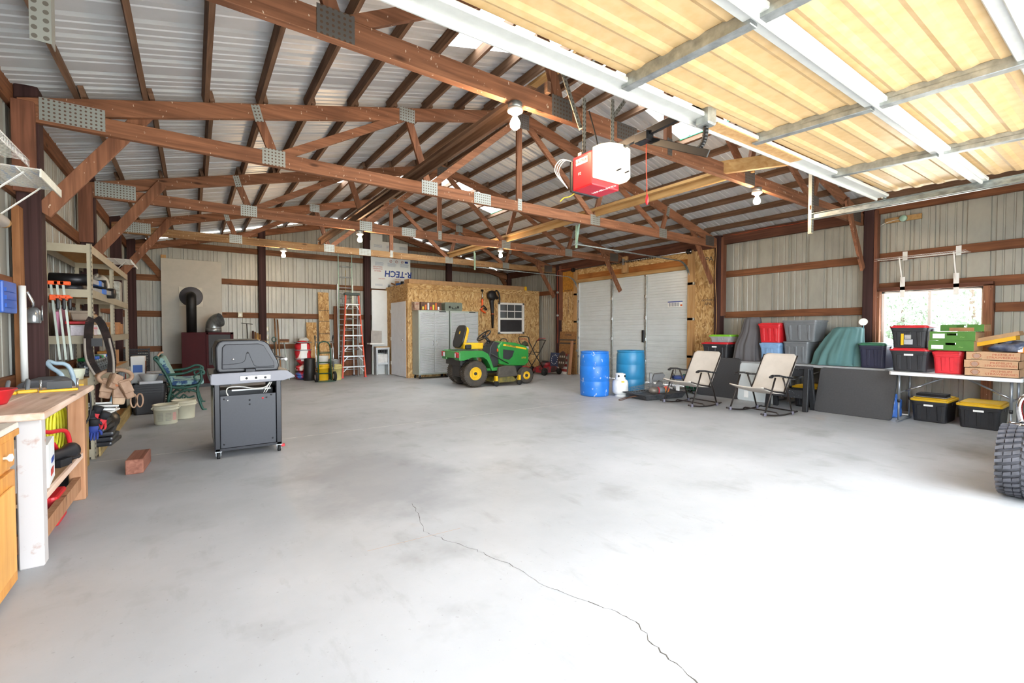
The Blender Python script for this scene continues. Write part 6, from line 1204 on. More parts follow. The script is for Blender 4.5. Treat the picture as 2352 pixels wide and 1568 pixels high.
for s_ in (-1, 1):
    MB().tube([(s_*.15, 0, .03), (s_*.15, .05, .6), (s_*.145, .08, .88)], .016, 10).build('frame_tube', M_HT, ht); MB().tube([(s_*.2, -.02, .28), (s_*.21, .02, .7), (s_*.21, .1, 1.08)], .014, 10).build('silver_tube', STEEL, ht); MB().tube([(s_*.21, .1, 1.07), (s_*.22, .05, 1.16)], .017, 8).build('grip', BLACK, ht)
    MB(Matrix.Translation((s_*.22, -.06, .125))).lathe([(.07, -.03), (.1, -.035), (.125, -.025), (.125, .025), (.1, .035), (.07, .03)], 26, 'x', False).build('tyre', RUBBER, ht); MB(Matrix.Translation((s_*.22, -.06, .125))).lathe([(.0, -.025), (.072, -.03), (.072, .03), (.0, .025)], 20, 'x').build('hub', WHITE, ht); MB().box(s_*.2-.02, s_*.2+.02, -.03, .03, .36, .5).build('spring_clip', BLACK, ht)
MB().tube([(-.145, .08, .88)]+[(-.145*math.cos(a), .085, .88+.13*math.sin(a)) for a in [PI*k/10 for k in range(1, 10)]]+[(.145, .08, .88)], .016, 10).build('top_hoop', M_HT, ht)
for z in (.2, .48, .72): MB().tube([(-.15, .02+z*.06, z), (.15, .02+z*.06, z)], .013, 8).build('crossbar', M_HT, ht)
MB().tube([(-.21, .1, 1.0), (.21, .1, 1.0)], .012, 8).build('top_bar', STEEL, ht); MB().box(-.2, .2, -.2, .0, .012, .022).build('toe_plate', M_HT, ht)
bucket('yellow plastic bucket behind the hand truck', 2.75, 12.52, mat=YELPL, prints=False, h=.42, r=.15); simple('white_pail', 'white pail standing on the yellow bucket', 'bucket', MB().lathe([(.0, 0), (.13, 0), (.14, .2), (.145, .21), (.12, .215), (0, .215)], 22), WHITE, (2.75, 12.52, .42), (0, 0, 0), 'pail'); bucket('pale yellow bucket beside the yellow one behind the hand truck', 3.07, 12.44, mat=pm('bucket_paleyellow', 'c9bc78', .5), prints=False, h=.4, r=.14)
tc_n = thing('trash_can', 'galvanised trash can beside the stepladder', 'trash can', (3.08, 12.8, 0)); MB().lathe([(.0, 0), (.14, 0), (.145, .02), (.172, .5), (.176, .51), (.168, .52), (.13, .02), (0, .02)], 30, cap=False).build('can', GALV, tc_n); MB().lathe([(.176, .495), (.182, .505), (.176, .52)], 30, cap=False).build('rim', GALV, tc_n)
for z in (.15, .3): MB().lathe([(.146+.055*z, z-.008), (.156+.055*z, z), (.146+.055*z, z+.008)], 30, cap=False).build('rib', GALV, tc_n)
def lean_board(label, x, w, h, mat, y0, lean, th=.012, nm='leaning_board'):
    t = thing(nm, label, 'board', (x, y0, 0), 0, None, (R(-lean), 0, 0)); MB().box(-w/2, w/2, 0, th, 0, h).build('board', mat, t); return t
lean_board('short strand board offcut leaning on the back wall', 2.66, .26, 1.52, M_OSB, 13.25, 6); t = lean_board('tall narrow strand board strip with dark lines', 2.98, .28, 2.36, M_OSB, 13.22, 5)
for z in (.4, .7, 1.2, 1.55, 1.85): MB().box(-.14, .14, -.003, 0, z, z+.012).build('dark_line', INK, t)
lean_board('dark brown panel leaning behind the extension ladder', 3.6, .7, 1.98, wood('panel_brown', '7b5138', '5f3c28', 2, knots=False), 13.38, .8)
# ladders
AL = pm('aluminium', 'c4c8ca', .3, .75, var=.06); M_FIBO = pm('fibreglass_orange', 'd4512e', .4, var=.05)
exl = thing('extension_ladder', 'tall aluminium extension ladder leaning on the back wall', 'ladder', (3.55, 13.29, 0), 0, None, (R(-1.6), 0, 0))
for s_ in (-1, 1):
    MB().box(s_*.21-.012, s_*.21+.012, -.03, .03, 0, 2.6).build('base_rail', AL, exl, .003); MB().box(s_*.185-.01, s_*.185+.01, -.06, -.03, .6, 3.5).build('fly_rail', pm('aluminium_green', 'a7bfae', .35, .6), exl, .003); MB().box(s_*.21-.025, s_*.21+.025, -.06, .06, 0, .03).build('foot', BLACK, exl)
for k in range(8): MB().tube([(-.2, 0, .25+k*.3), (.2, 0, .25+k*.3)], .016, 8).build('rung', AL, exl)
for k in range(10): MB().tube([(-.18, -.045, .7+k*.3), (.18, -.045, .7+k*.3)], .016, 8).build('rung', AL, exl)
MB().tube([(.02, -.02, .4), (.02, -.02, 3.0)], .008, 6).build('rope', pm('rope_tan', 'b59a5c', .8), exl)
stp = thing('stepladder', 'orange fibreglass stepladder with aluminium steps', 'ladder', (3.6, 12.72, 0), 0)
for s_ in (-1, 1):
    MB().beam((s_*.31, -.02, 0), (s_*.17, .12, 2.28), .035, .07, (0, 1, 0)).build('front_rail', M_FIBO, stp, .004); MB().beam((s_*.24, .42, 0), (s_*.15, .16, 2.25), .03, .05, (0, 1, 0)).build('rear_rail', pm('aluminium2', 'b3b8ba', .35, .7), stp, .004); MB().box(s_*.31-.03, s_*.31+.03, -.06, .03, 0, .03).build('foot', P_RED, stp)
for k in range(7):
    z = .3+k*.285; w = .31-.0614*z; MB().box(-w, w, -.06+.06*z, .03+.06*z, z-.02, z+.015).build('step', AL, stp, .003)
    MB().tube([(-w*.8, .39-.11*z, z-.1), (w*.8, .39-.11*z, z-.1)], .012, 8).build('rear_bar', AL, stp)
for k in (0, 1, 2, 6):
    z = .3+k*.285; w = .31-.0614*z
    for s_ in (-1, 1): MB().beam((s_*w*.96, -.02+.06*z, z-.14), (s_*w*.55, -.02+.06*z, z-.02), .012, .02).build('step_brace', AL, stp)
MB().box(-.2, .2, .05, .24, 2.26, 2.33).build('top_cap', pm('cap_dark', '33413c', .5), stp, .012, 2)
# foam boards
M_FOAM = pm('foam_white', 'e3e6e4', .75, var=.02)
fb = thing('foam_board', 'printed white insulation foam board upside down against the back wall', 'foam board', (4.92, 13.36, 2.5), 0); MB().box(-.62, .6, 0, .04, .03, 1.06).build('board', M_FOAM, fb, .003)
text('lettering', 'R-TECH', .26, INKBLUE, fb, (.22, -.003, .5), (PI/2, PI, 0), .95, bold=.006, shear=.1)
for z, s_, x in ((.56, 'PREMIUM', -.42), (.62, 'ENGINEERED', -.42), (.68, 'INSULATION', -.42)): text('lettering', s_, .06, INKRED, fb, (x, -.003, z), (PI/2, PI, 0), .8)
for x in (-.3, .2): text('lettering', 'insulation board', .05, INKRED, fb, (x, -.003, .97), (PI/2, PI, 0), .6); text('lettering', 'insulation board', .05, INKRED, fb, (x, -.003, .33), (PI/2, PI, 0), .6)
for x, c in ((-.02, INKRED), (.16, INKRED), (.34, INKRED)): MB().tube([(x+.035*math.cos(a), -.003, .87+.035*math.sin(a)) for a in [2*PI*i/14 for i in range(14)]], .005, 4, True).build('warning_mark', c, fb); MB().beam((x-.025, -.003, .85), (x+.025, -.003, .89), .004, .008).build('warning_mark', INK, fb)
MB().box(.42, .52, -.004, 0, .84, .9).build('print_block', INKBLUE, fb)
m = MB()
for bx in (-.5, -.12, .28):
    for k in range(5): m.box(bx, bx+.24+.03*(k % 2), -.003, 0, .72+k*.022, .727+k*.022)
    for k in range(3): m.box(bx, bx+.22, -.003, 0, .12+k*.022, .127+k*.022)
m.build('fine_print', pm('print_lines', '98a6bc', .8), fb)
fb2 = thing('foam_board', 'smaller printed foam board higher up behind the truss', 'foam board', (4.9, 13.38, 3.56)); MB().box(-.62, .55, 0, .03, .0, .38).build('board', M_FOAM, fb2); MB().box(-.6, -.25, .0, .03, .38, .58).build('upper_piece', M_FOAM, fb2); m = MB()
for bx in (-.5, -.12, .28):
    for k in range(4): m.box(bx, bx+.24, -.003, 0, .2+k*.022, .207+k*.022)
m.build('fine_print', MATS['print_lines'], fb2); MB().box(-.02, .3, -.003, 0, .05, .1).build('lettering', INKBLUE, fb2)
lean_board('plain white board leaning beside the storage room door', 4.52, .46, 2.48, M_FOAM, 13.26, .6, .03, 'white_board'); 
vg = thing('vent_panel', 'small grey louvred panel leaning on a white ledge', 'panel', (4.36, 13.1, .93), 0, None, (R(-8), R(3), 0)); MB().box(-.16, .16, 0, .02, 0, .36).build('frame', pm('vent_grey', 'b3ada6', .6), vg, .003)
for k in range(16): MB().box(-.15, .15, -.006, 0, .02+k*.021, .03+k*.021).build('louvre', MATS['vent_grey'], vg)
simple('white_ledge', 'white shelf ledge under the louvred panel', 'ledge', MB().box(-.2, .22, 0, .3, 0, .04), WHITE, (4.36, 13.05, .885), (0, 0, 0), 'ledge', .003)
for k in range(3):
    t = thing('folded_sawhorse', ['folded aluminium sawhorse nearest the grey door', 'folded aluminium sawhorse in the middle of three', 'folded aluminium sawhorse against the white board'][k], 'sawhorse', (4.5+.0*k, 12.98+.09*k, 0), 0, 'folded sawhorses'); m = MB()
    for s_ in (-1, 1): m.box(s_*.17-.025, s_*.17+.025, -.02, .02, 0, .8)
    m.box(-.2, .2, -.022, .022, .74, .8).box(-.19, .19, -.015, .015, .3, .36); m.build('frame', AL, t, .003); MB().box(-.14, .14, -.012, .012, .36, .6).build('panel', pm('white_worn', 'd3d3d0', .6, var=.1, scale=12), t)
    for q in range(4): MB().box(-.12+q*.07, -.09+q*.07, -.014, .014, .64, .73).build('slot', DARKMET, t)
    MB().box(-.19, .19, -.03, .03, .8, .82).build('top', W_NEW, t)
# ================================================================== STORAGE ROOM FRONT
M_LOUV = pm('louvred_steel', 'd9dcdf', .28, .6, var=.02); M_CABG = pm('cabinet_grey', 'aab3ad', .45, .3, var=.03)
def steel_cabinet(label, x):
    t = thing('steel_cabinet', label, 'cabinet', (x, 11.24, 0), 0, 'steel storage cabinets')
    MB().box(0, .9, .012, .44, .11, 1.83).build('body', M_CABG, t, .004)
    for s_ in (0, 1):
        x0, x1 = (.03, .447) if not s_ else (.453, .87); d = MB().box(x0, x1, -.006, .012, .15, 1.78).build('door', M_LOUV, t, .002); m = MB()
        n = 58
        for k in range(n):
            z = .16+k*(1.61/n)
            if .88 < z < 1.02: continue
            m.add([(x0+.012, -.006, z), (x1-.012, -.006, z), (x1-.012, -.017, z+.008), (x0+.012, -.017, z+.008), (x1-.012, -.006, z+.022), (x0+.012, -.006, z+.022)], [(0, 1, 2, 3), (3, 2, 4, 5)])
        m.build('louvres', M_LOUV, d, fix=False)
        hx = x1-.05 if not s_ else x0+.05; MB().tube(smooth_path([(hx, -.006, .88), (hx, -.035, .9), (hx, -.035, 1.0), (hx, -.006, 1.02)], 4), .008, 8).build('handle', STEEL, d)
    MB().box(.6, .8, .006, .012, 1.79, 1.815).build('badge', DARKMET, t)
    for xx in (.05, .85):
        for yy in (.06, .38): MB(Matrix.Translation((xx, yy, .05))).lathe([(.015, -.016), (.05, -.016), (.05, .016), (.015, .016)], 20, 'x').build('caster', RUBBER, t); MB().box(xx-.025, xx+.025, yy-.025, yy+.025, .06, .11).build('caster_fork', CHROME, t)
    return t
steel_cabinet('louvred steel cabinet next to the storage room corner, printed carton on top', 4.87); steel_cabinet('louvred steel cabinet behind the tractor, grey case on top', 5.8)
pc = thing('printed_carton', 'dark printed carton of bottles on the steel cabinet', 'box', (4.95, 11.28, 1.83)); MB().box(0, .6, 0, .28, 0, .22).build('carton', pm('carton_dark', '2a2624', .6, col2='6a4632', scale=8), pc, .003)
for k in range(7): MB().box(.04+k*.075, .085+k*.075, -.004, 0, .02, .1+.05*((k*37) % 3)).build('bottle_print', pm('bottle_%d' % (k % 4), ['e0c040', 'd06a2a', 'd8d8d8', 'b83a3a'][k % 4], .6), pc)
simple('small_printed_box', 'small beige printed box beside the dark carton on the cabinet', 'box', MB().box(-.08, .06, 0, .2, 0, .22), pm('box_beige', 'b9aa92', .7, col2='7d5040', scale=9), (4.86, 11.3, 1.83), (0, 0, 0), 'box', .003)
cs_ = thing('tool_case', 'grey green plastic tool case on the second steel cabinet', 'tool case', (5.95, 11.32, 1.83)); M_CASE = pm('case_green', '6d766a', .55, var=.05)
MB().rbox(-.27, .27, 0, .26, 0, .24, .04, 4, 'y').build('shell', M_CASE, cs_, .01, 2); MB().tube([(-.06, -.005, .11), (-.06, -.03, .06), (.06, -.03, .06), (.06, -.005, .11)], .01, 8).build('handle', BLACK, cs_)
for x in (-.13, .13): MB().box(x-.025, x+.025, -.012, 0, .08, .14).build('latch', BLACK, cs_, .004)
lb = thing('long_carton', 'long flat brown carton with a yellow end on the storage room roof', 'box', (4.8, 11.725, 2.572)); MB().box(0, 3.9, 0, .2, 0, .12).build('carton', CARD, lb, .004); MB().box(3.9, 3.99, -.002, .202, -.0, .122).build('end_cap', YELPL, lb)
for k in range(8): simple('roof_clutter', ['grey bracket on the storage room roof', 'white plastic fitting on the storage room roof', 'brown wood offcut on the storage room roof', 'pale mug-like tin on the storage room roof', 'blue packet on the storage room roof', 'dark tin on the storage room roof', 'grey pipe joint on the storage room roof', 'brown carton on the storage room roof'][k], 'clutter', [MB().box(-.04, .04, -.1, .1, 0, .06), MB().lathe([(.05, 0), (.05, .12), (0, .12)], 12), MB().beam((0, -.12, .02), (0, .12, .1), .04, .04), MB().lathe([(.06, 0), (.065, .14), (0, .14)], 14), MB().box(-.05, .05, -.12, .12, 0, .07), MB().lathe([(.05, 0), (.05, .1), (0, .1)], 12), MB().tube([(0, -.1, .03), (0, .1, .03)], .03, 10), MB().box(-.06, .06, -.08, .08, 0, .12)][k], [GREYPL, WHITE, WH, CARD, BLUEPL, DARKMET, GREYPL, CARD][k], (4.84, 13.3-k*.2, 2.57), (0, 0, .2*(k % 3)), 'piece')
# hung tools
he = thing('hedge_trimmer', 'orange electric trimmer hanging on the strand board wall', 'trimmer', (7.08, 11.69, 1.85)); M_ORT = M_ORG
MB().tube([(0, -.03, .35), (.0, -.03, .6)], .014, 8).build('shaft', STEEL, he); MB().box(-.03, .03, -.06, 0, .6, .66).build('head', DARKMET, he); MB().tube(smooth_path([(0, -.03, .38), (.0, -.04, .2), (-.04, -.04, .05)], 4), [.03]*8+[.05], 10).build('body', M_ORT, he); MB().tube(smooth_path([(-.05, -.05, .12), (.02, -.06, .18), (.12, -.06, .1), (.13, -.06, .06), (.04, -.05, .1)], 4), .02, 8).build('handle', BLACK, he); MB().tube([(-.04, -.05, .04), (.1, -.05, -.03)], .025, 8).build('lower_grip', M_ORT, he); MB().tube([(-.04, -.03, .0), (-.04, -.03, -.2)], .006, 6).build('cord', BLACK, he)
blw = thing('leaf_blower', 'black leaf blower hanging nozzle down beside the window', 'leaf blower', (7.42, 11.68, 1.36)); MB().tube([(0, -.06, 0), (0, -.06, .45), (-.04, -.07, .8), (-.04, -.07, .86)], [.028, .045, .07, .09], 16).build('nozzle', BLACK, blw); MB().at((-.05, -.09, .98), (PI/2, 0, 0)).lathe([(.0, -.06), (.13, -.06), (.15, -.03), (.15, .05), (.1, .09), (0, .09)], 24).build('fan_housing', BLACK, blw); MB().tube(smooth_path([(.06, -.08, 1.06), (.13, -.08, 1.14), (.22, -.08, 1.05), (.25, -.08, .85), (.22, -.08, .74)], 5), .022, 8).build('handle', BLACK, blw); MB().tube([(.05, -.08, 1.0), (.17, -.08, .9)], .05, 10).build('motor', DARKMET, blw); MB().lathe([(.044, 0), (.046, .02)], 14, cap=False).build('orange_ring', M_ORG, blw, loc=(0, -.06, .42))
# ================================================================== GARDEN TRACTOR
M_JD = pm('tractor_green', '2f8a3c', .3, var=.06, coat=.3); M_JY = pm('tractor_yellow', 'e6b91c', .35, var=.05); M_TD = pm('tractor_dark', '2b2c2e', .5, var=.12)
tr3 = thing('garden_tractor', 'green and yellow garden tractor with a mowing deck', 'tractor', (5.28, 9.4, 0), R(-4.5))
def turf_tyre(r, w, rim, nm, loc, side):
    m = MB(); m.lathe([(rim, -w*.4), (r*.8, -w*.5), (r*.93, -w*.46), (r*.965, -w*.3), (r*.975, 0), (r*.965, w*.3), (r*.93, w*.46), (r*.8, w*.5), (rim, w*.4)], 40, 'y', False); N = 40
    for i in range(N):
        a = 2*PI*i/N
        for s_ in (-1, 1):
            vs = []
            for rad in (r*.93, r):
                for yy, aa in ((.04, 0), (.48, .09), (.48, .15), (.04, .07)): vs.append((rad*(.97 if yy > .4 else 1)*math.cos(a+aa+(.08 if s_ > 0 else 0)), s_*yy*w, rad*(.97 if yy > .4 else 1)*math.sin(a+aa+(.08 if s_ > 0 else 0))))
            m.add(vs, [(0, 1, 2, 3), (4, 5, 6, 7), (0, 1, 5, 4), (1, 2, 6, 5), (2, 3, 7, 6), (3, 0, 4, 7)])
    m.build('tyre', pm('tractor_tyre', '34322f', .8, col2='4d453c', scale=9), tr3, loc=loc)
    h = MB().lathe([(.0, side*w*.36), (rim*.5, side*w*.36), (rim*.62, side*w*.25), (rim*.82, side*w*.25), (rim*.88, side*w*.42), (rim*1.03, side*w*.43), (rim*1.03, -side*w*.4), (0, -side*w*.4)], 30, 'y').build('wheel_rim', M_JY, tr3, loc=loc)
    MB(Matrix.Translation((0, side*w*.36, 0))).lathe([(.0, side*.02), (.035, side*.02), (.04, 0)], 14, 'y').build('axle_cap', M_TD, h)
    if r > .25: MB().rbox(-rim*.55, rim*.25, side*w*.34-.01, side*w*.34+.01, -rim*.5, rim*.5, .02, 3, 'y').build('wheel_disc', M_JY, h)
for s_ in (-1, 1): turf_tyre(.31, .26, .145, 'rear', (0, s_*.37, .31), s_); turf_tyre(.2, .17, .095, 'front', (1.4, s_*.36, .2), s_)
MB().tube([(1.4, -.36, .2), (1.4, .36, .2)], .035, 10).build('front_axle', M_TD, tr3); MB().tube([(0, -.36, .31), (0, .36, .31)], .06, 12).build('rear_axle', M_TD, tr3); MB().box(-.15, 1.45, -.16, .16, .28, .42).build('chassis', M_TD, tr3, .01); MB().box(-.28, .1, -.22, .22, .22, .6).build('transaxle', M_TD, tr3, .02)
# fender deck following the tyre
for s_ in (-1, 1):
    prof = [(-.42, .62), (-.42, .78), (-.36, .84), (.16, .83), (.3, .76), (.38, .6), (.44, .42), (.56, .4), (.56, .36), (.4, .36), (.34, .5), (.27, .62), (.17, .68), (-.1, .68), (-.3, .62)]
    y0, y1 = (-.52, -.24) if s_ < 0 else (.24, .52); MB().prism(prof, y0, y1, 'y').build('fender', M_JD, tr3, .014, 2)
    MB().cbox((-.43, s_*.4, .74), (.03, .17, .12)).build('tail_light', pm('lamp_red', 'b9303a', .25), tr3, .008); MB().cbox((-.44, s_*.34, .73), (.03, .06, .1)).build('tail_lens', pm('lamp_clear', 'b9b9bd', .2), tr3, .006)
MB().box(-.42, -.34, -.5, .5, .66, .82).build('rear_panel', M_JD, tr3, .012, 2); MB().box(-.36, .3, -.26, .26, .66, .83).build('seat_deck', M_TD, tr3, .02); MB().box(.2, 1.0, -.45, .45, .36, .42).build('footplate', M_JD, tr3, .01); MB().box(-.36, -.3, -.42, .42, .5, .66).build('hitch_plate', M_TD, tr3, .01)
# seat
MB().rbox(-.2, .32, -.27, .27, .86, 1.0, .06).build('seat_cushion', M_JY, tr3, .03, 3); bk = MB().rbox(-.25, .25, -.045, .045, 0, .5, .16, 8, 'y').build('backrest', M_JY, tr3, .025, 2, (-.2, 0, .9), (0, R(-16), PI/2)); bk.rotation_euler = (R(16), 0, R(90)); MB().rbox(-.27, .27, .03, .075, -.02, .52, .17, 8, 'y').build('backrest_shell', BLACK, bk, .015, 2); MB().prism([(-.02, .3), (.02, .3), (.03, .35), (0, .38), (-.03, .35)], .074, .079, 'y').build('emblem', M_JY, bk)
for s_ in (-1, 1): MB().box(-.18, -.02, s_*.29-.03, s_*.29+.02, .86, .97).build('seat_side', BLACK, tr3, .02)
# console, wheel, hood
MB().prism([(.46, .42), (.72, .42), (.84, .98), (.62, 1.04), (.52, .9)], -.2, .2, 'y').build('dash_console', M_TD, tr3, .02, 2); MB().tube([(.62, 0, 1.0), (.48, 0, 1.14)], .035, 10).build('steering_column', BLACK, tr3)
stw = MB(); stw.tube([(.19*math.cos(a), .19*math.sin(a), 0) for a in [2*PI*i/28 for i in range(28)]], .017, 8, True)
for a in (.5, 2.6, 4.7): stw.beam((0, 0, -.02), (.18*math.cos(a), .18*math.sin(a), 0), .03, .014)
stw.lathe([(.0, -.03), (.05, -.03), (.05, .01), (0, .015)], 14); stw.build('steering_wheel', BLACK, tr3, loc=(.45, 0, 1.17), rot=(0, R(-38), 0))
hood = [(.74, .48), (.7, .92), (.82, 1.03), (1.2, .99), (1.52, .9), (1.58, .82), (1.58, .5), (1.45, .42), (.95, .44)]
MB().prism(hood, -.25, .25, 'y').build('hood', M_JD, tr3, .04, 3); MB().prism([(1.53, .56), (1.6, .56), (1.6, .78), (1.53, .8)], -.2, .2, 'y').build('grille', M_TD, tr3, .008)
for s_ in (-1, 1):
    y0, y1 = s_*.25, s_*.256; a, b2 = min(y0, y1), max(y0, y1); MB().prism([(.84, .93), (.86, .97), (1.5, .86), (1.5, .82)], a, b2, 'y').build('stripe', M_JY, tr3); MB().prism([(.84, .62), (.84, .84), (1.15, .8), (1.1, .66), (1.0, .58)], a, b2, 'y').build('side_grille', M_TD, tr3); MB().cbox((1.55, s_*.19, .86), (.07, .1, .07)).build('headlight', MATS['lamp_clear'], tr3, .008); MB().cbox((.72, s_*.22, .82), (.06, .03, .07)).build('indicator', M_ORG, tr3, .008)
text('lettering', 'JOHN DEERE', .052, M_TD, tr3, (1.06, -.258, .917), (PI/2, R(10), 0), .95, bold=.001); text('lettering', 'X750', .06, M_JY, tr3, (1.42, -.258, .62), (PI/2, 0, 0))
# mowing deck with its chute and gauge wheels
MB().prism([(.42, .1), (.5, .2), (.95, .22), (1.08, .12), (1.0, .08), (.5, .07)], -.52, .52, 'y').build('mower_deck', pm('deck_yellow', '8f7d33', .6, col2='54522f', scale=7), tr3, .02, 2); MB().prism([(.5, .2), (.54, .44), (.72, .48), (.98, .46), (1.06, .22)], -.6, -.5, 'y').build('discharge_chute', pm('chute_dark', '4d4840', .7, var=.15, scale=8), tr3, .03, 2)
for x in (.48, 1.1):
    MB(Matrix.Translation((x, -.58, .065))).lathe([(.01, -.03), (.05, -.03), (.065, -.015), (.065, .015), (.05, .03), (.01, .03)], 16, 'y').build('gauge_wheel', RUBBER, tr3); MB().box(x-.03, x+.03, -.6, -.52, .12, .24).build('wheel_arm', M_JY, tr3, .005)
MB().tube([(.3, -.24, .9), (.42, -.26, .98)], .014, 8).build('lever', BLACK, tr3); MB().ball((.43, -.26, 1.0), .03, 10, 8).build('lever_knob', BLACK, tr3); MB().tube([(.5, -.3, .74), (.95, -.32, .5)], .012, 8).build('pedal_rod', M_TD, tr3); MB().tube(smooth_path([(1.0, -.2, 1.0), (1.0, -.1, 1.08), (1.0, .1, 1.08), (1.0, .2, 1.0)], 5), .012, 8).build('hood_bail', BLACK, tr3)
# ================================================================== PUSH MOWERS, FLAG, BOARDS
def push_mower(label, x, y, rot, body, hub, bagged, handle_h=1.12):
    t = thing('push_mower', label, 'lawn mower', (x, y, 0), rot, 'push mowers by the storage room')
    MB().prism([(-.3, .1), (-.28, .2), (-.1, .24), (.2, .24), (.32, .18), (.34, .08), (-.3, .06)], -.24, .24, 'y').build('deck', body, t, .03, 2); MB().lathe([(.0, .36), (.13, .36), (.15, .34), (.15, .24)], 20).build('engine', body, t); MB().lathe([(.0, .4), (.09, .4), (.1, .36)], 18).build('starter_cover', BLACK, t); MB().cbox((.15, .1, .3), (.12, .1, .1)).build('air_filter', STEEL, t, .01)
    for xx, r in ((-.3, .11), (.3, .09)):
        for s_ in (-1, 1): MB(Matrix.Translation((xx, s_*.27, r))).lathe([(r*.6, -.022), (r, -.022), (r, .022), (r*.6, .022)], 22, 'y', False).build('tyre', RUBBER, t); MB(Matrix.Translation((xx, s_*.27, r))).lathe([(0, -.026), (r*.62, -.024), (r*.62, .024), (0, .026)], 18, 'y').build('hub', hub, t)
    for s_ in (-1, 1): MB().tube([(-.28, s_*.22, .18), (-.62, s_*.22, .62), (-.84, s_*.21, .98)], .013, 8).build('handle_tube', BLACK, t)
    MB().tube(smooth_path([(-.84, -.21, .98), (-.86, -.2, handle_h-.02), (-.88, 0, handle_h), (-.86, .2, handle_h-.02), (-.84, .21, .98)], 4), .014, 8).build('handle_bar', BLACK, t); MB().tube([(-.62, -.22, .62), (-.62, .22, .62)], .01, 8).build('cross_tube', BLACK, t); MB().tube([(-.8, -.16, .96), (-.9, -.14, 1.05), (-.9, .14, 1.05)], .008, 6).build('bail', P_RED, t)
    if bagged: blob(MB(Matrix.Translation((-.6, .24, .86))), .13, .05, .12, 51, .2, 18, 12, 0, False).build('trim_pouch', pm('pouch_olive', '4a4a36', .8), t)
    return t
push_mower('red push mower with white hubs behind the tractor', 7.98, 11.05, R(178), pm('mower_red', 'a81f2a', .4, var=.08), WHITE, False, 1.0); push_mower('red and black push mower in front of the flag board', 8.5, 10.42, R(5), pm('mower_dark', '3a2a2a', .5, col2='8f1f26', scale=5, c2pos=(.45, .55)), DARKMET, True)
fg = thing('flag_board', 'wooden board painted as a striped flag with a ring of stars', 'board', (8.98, 10.42, 0), 0, None, (R(-12), 0, RZ)); M_FR = pm('flag_red', '9c3a38', .7, var=.12); M_FW = pm('flag_white', 'd8d3cc', .7, var=.08); M_FB = pm('flag_blue', '33405e', .7, var=.12)
for k in range(8): MB().box(-.36, .4, 0, .02, .0+k*.076, .074+k*.076).build('slat', M_FR if k % 2 else M_FW, fg)
MB().box(-.46, -.02, -.012, 0, .2, .62).build('canton', M_FB, fg)
for k in range(13): a = 2*PI*k/13; MB().at((-.24+.14*math.cos(a), -.014, .41+.14*math.sin(a)), (PI/2, 0, 0)).prism([((.02 if q % 2 == 0 else .009)*math.sin(q*PI/5), (.02 if q % 2 == 0 else .009)*math.cos(q*PI/5)) for q in range(10)], -.001, .001, 'z').build('star', PAPER, fg)
ov = thing('oval_sign', 'round rusty metal sign with pierced letters in front of the flag board', 'sign', (8.9, 10.2, .12), 0, None, (R(-10), 0, RZ)); MB().prism([(.17*math.cos(a), .3+.26*math.sin(a)) for a in [2*PI*i/32 for i in range(32)]], -.006, .006, 'y').build('plate', pm('sign_rust', '4a3a32', .6, .3, var=.15), ov); MB().tube([(.17*math.cos(a), 0, .3+.26*math.sin(a)) for a in [2*PI*i/32 for i in range(32)]], .009, 6, True).build('rim', pm('sign_rim', '5c3029', .5), ov)
for x, z in ((-.09, .4), (0, .4), (.09, .4), (-.09, .22), (0, .22), (.09, .22)): MB().box(x-.025, x+.025, -.009, -.006, z-.03, z+.03).build('pierced_shape', pm('sign_pale', 'a9a190', .7), ov)
MB().box(-.01, .01, -.01, .02, -.1, .06).build('stake', DARKMET, ov)
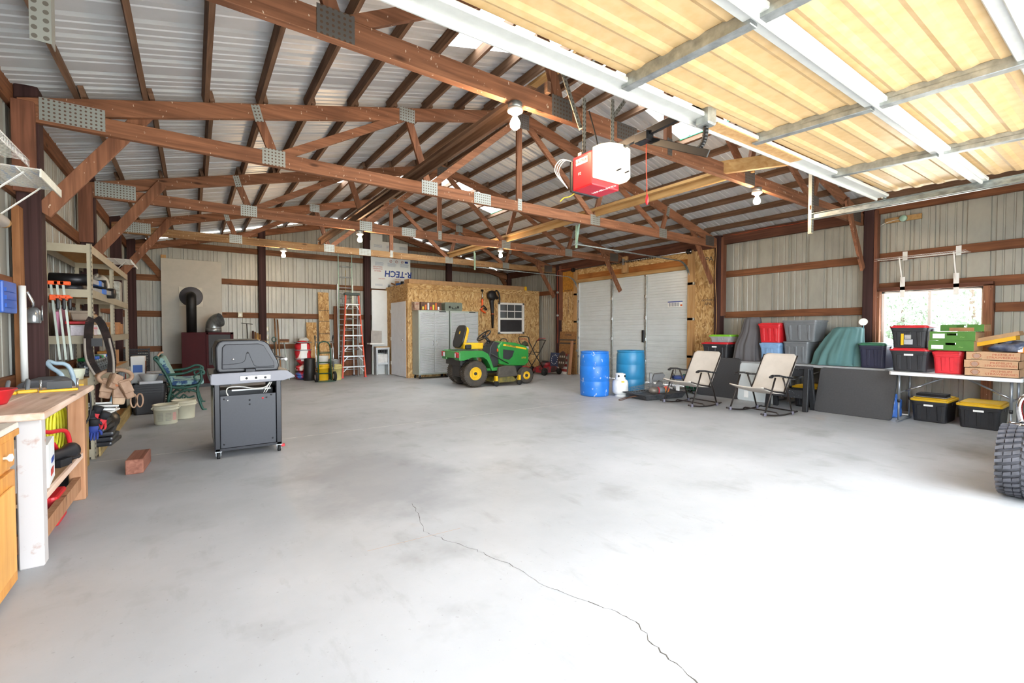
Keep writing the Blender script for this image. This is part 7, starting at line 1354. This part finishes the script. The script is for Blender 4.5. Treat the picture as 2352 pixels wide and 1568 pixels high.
lo = thing('leaning_strand_board', 'strand board panel with two dark bands leaning by the far door', 'board', (9.1, 10.2, 0), 0, None, (R(-4), 0, RZ)); MB().box(-.36, .36, 0, .015, 0, 1.26).build('board', pm('osb_dull', 'a37648', .8, col2='7d5632', scale=22), lo)
for z in (.98, 1.08): MB().box(-.34, .36, -.003, 0, z-.09, z-.05).build('dark_band', pm('band_dark', '4b423a', .8), lo)
text('stamp', 'STRAND', .08, INK, lo, (.02, -.002, 1.16), (PI/2, 0, 0))
for k, (y, h, mt_) in enumerate(((9.98, .6, pm('weathered', '7d756c', .85, var=.15, scale=12, stretch=(1, 1, .2))), (9.9, 1.0, W_BLEG))):
    t = thing('leaning_plank', ['short weathered grey plank leaning by the flag board', 'tan plank leaning by the far door track'][k], 'plank', (8.98-.06*k, y-.04*k, 0), 0, None, (R(-9), R(-6+3*k), RZ)); MB().box(-.05, .05, 0, .035, .005, h).build('plank', mt_, t, .003)

# ================================================================== TREES OUTSIDE THE WINDOW
M_LEAF = pm('tree_leaves', '6d8868', .7, var=.3, scale=3); M_BARK = pm('tree_bark', '5a4a3c', .9, var=.2)
def tree(label, x, y, h, r, seed):
    t = thing('tree', label, 'tree', (x, y, -.13)); rnd = random.Random(seed); MB().tube([(0, 0, 0), (.05, .03, h*.5), (0, .05, h*.9)], [.16, .11, .04], 8).build('trunk', M_BARK, t); m = MB()
    for k in range(1400):
        a = rnd.uniform(0, 2*PI); zz = rnd.uniform(.22, 1.0); rr = r*math.sqrt(rnd.random())*(math.sin(PI*min(1, (1.08-zz)/.8))**.7 if zz < 1.05 else 0); c = Vector((rr*math.cos(a), rr*math.sin(a), h*zz)); s_ = rnd.uniform(.08, .17)
        d1 = Vector((rnd.uniform(-1, 1), rnd.uniform(-1, 1), rnd.uniform(-1, 1))).normalized()*s_; d2 = d1.orthogonal().normalized()*s_*.6
        m.add([c-d1, c+d2, c+d1, c-d2], [(0, 1, 2, 3)])
    o = m.build('foliage', M_LEAF, t, fix=False); o['kind'] = 'stuff'
tree('leafy tree outside, seen through the pane away from the cover', 27, 4.6, 4.3, 1.9, 3); tree('low leafy tree outside, seen through the pane beside the teal cover', 29, 7.4, 3.1, 1.6, 5)
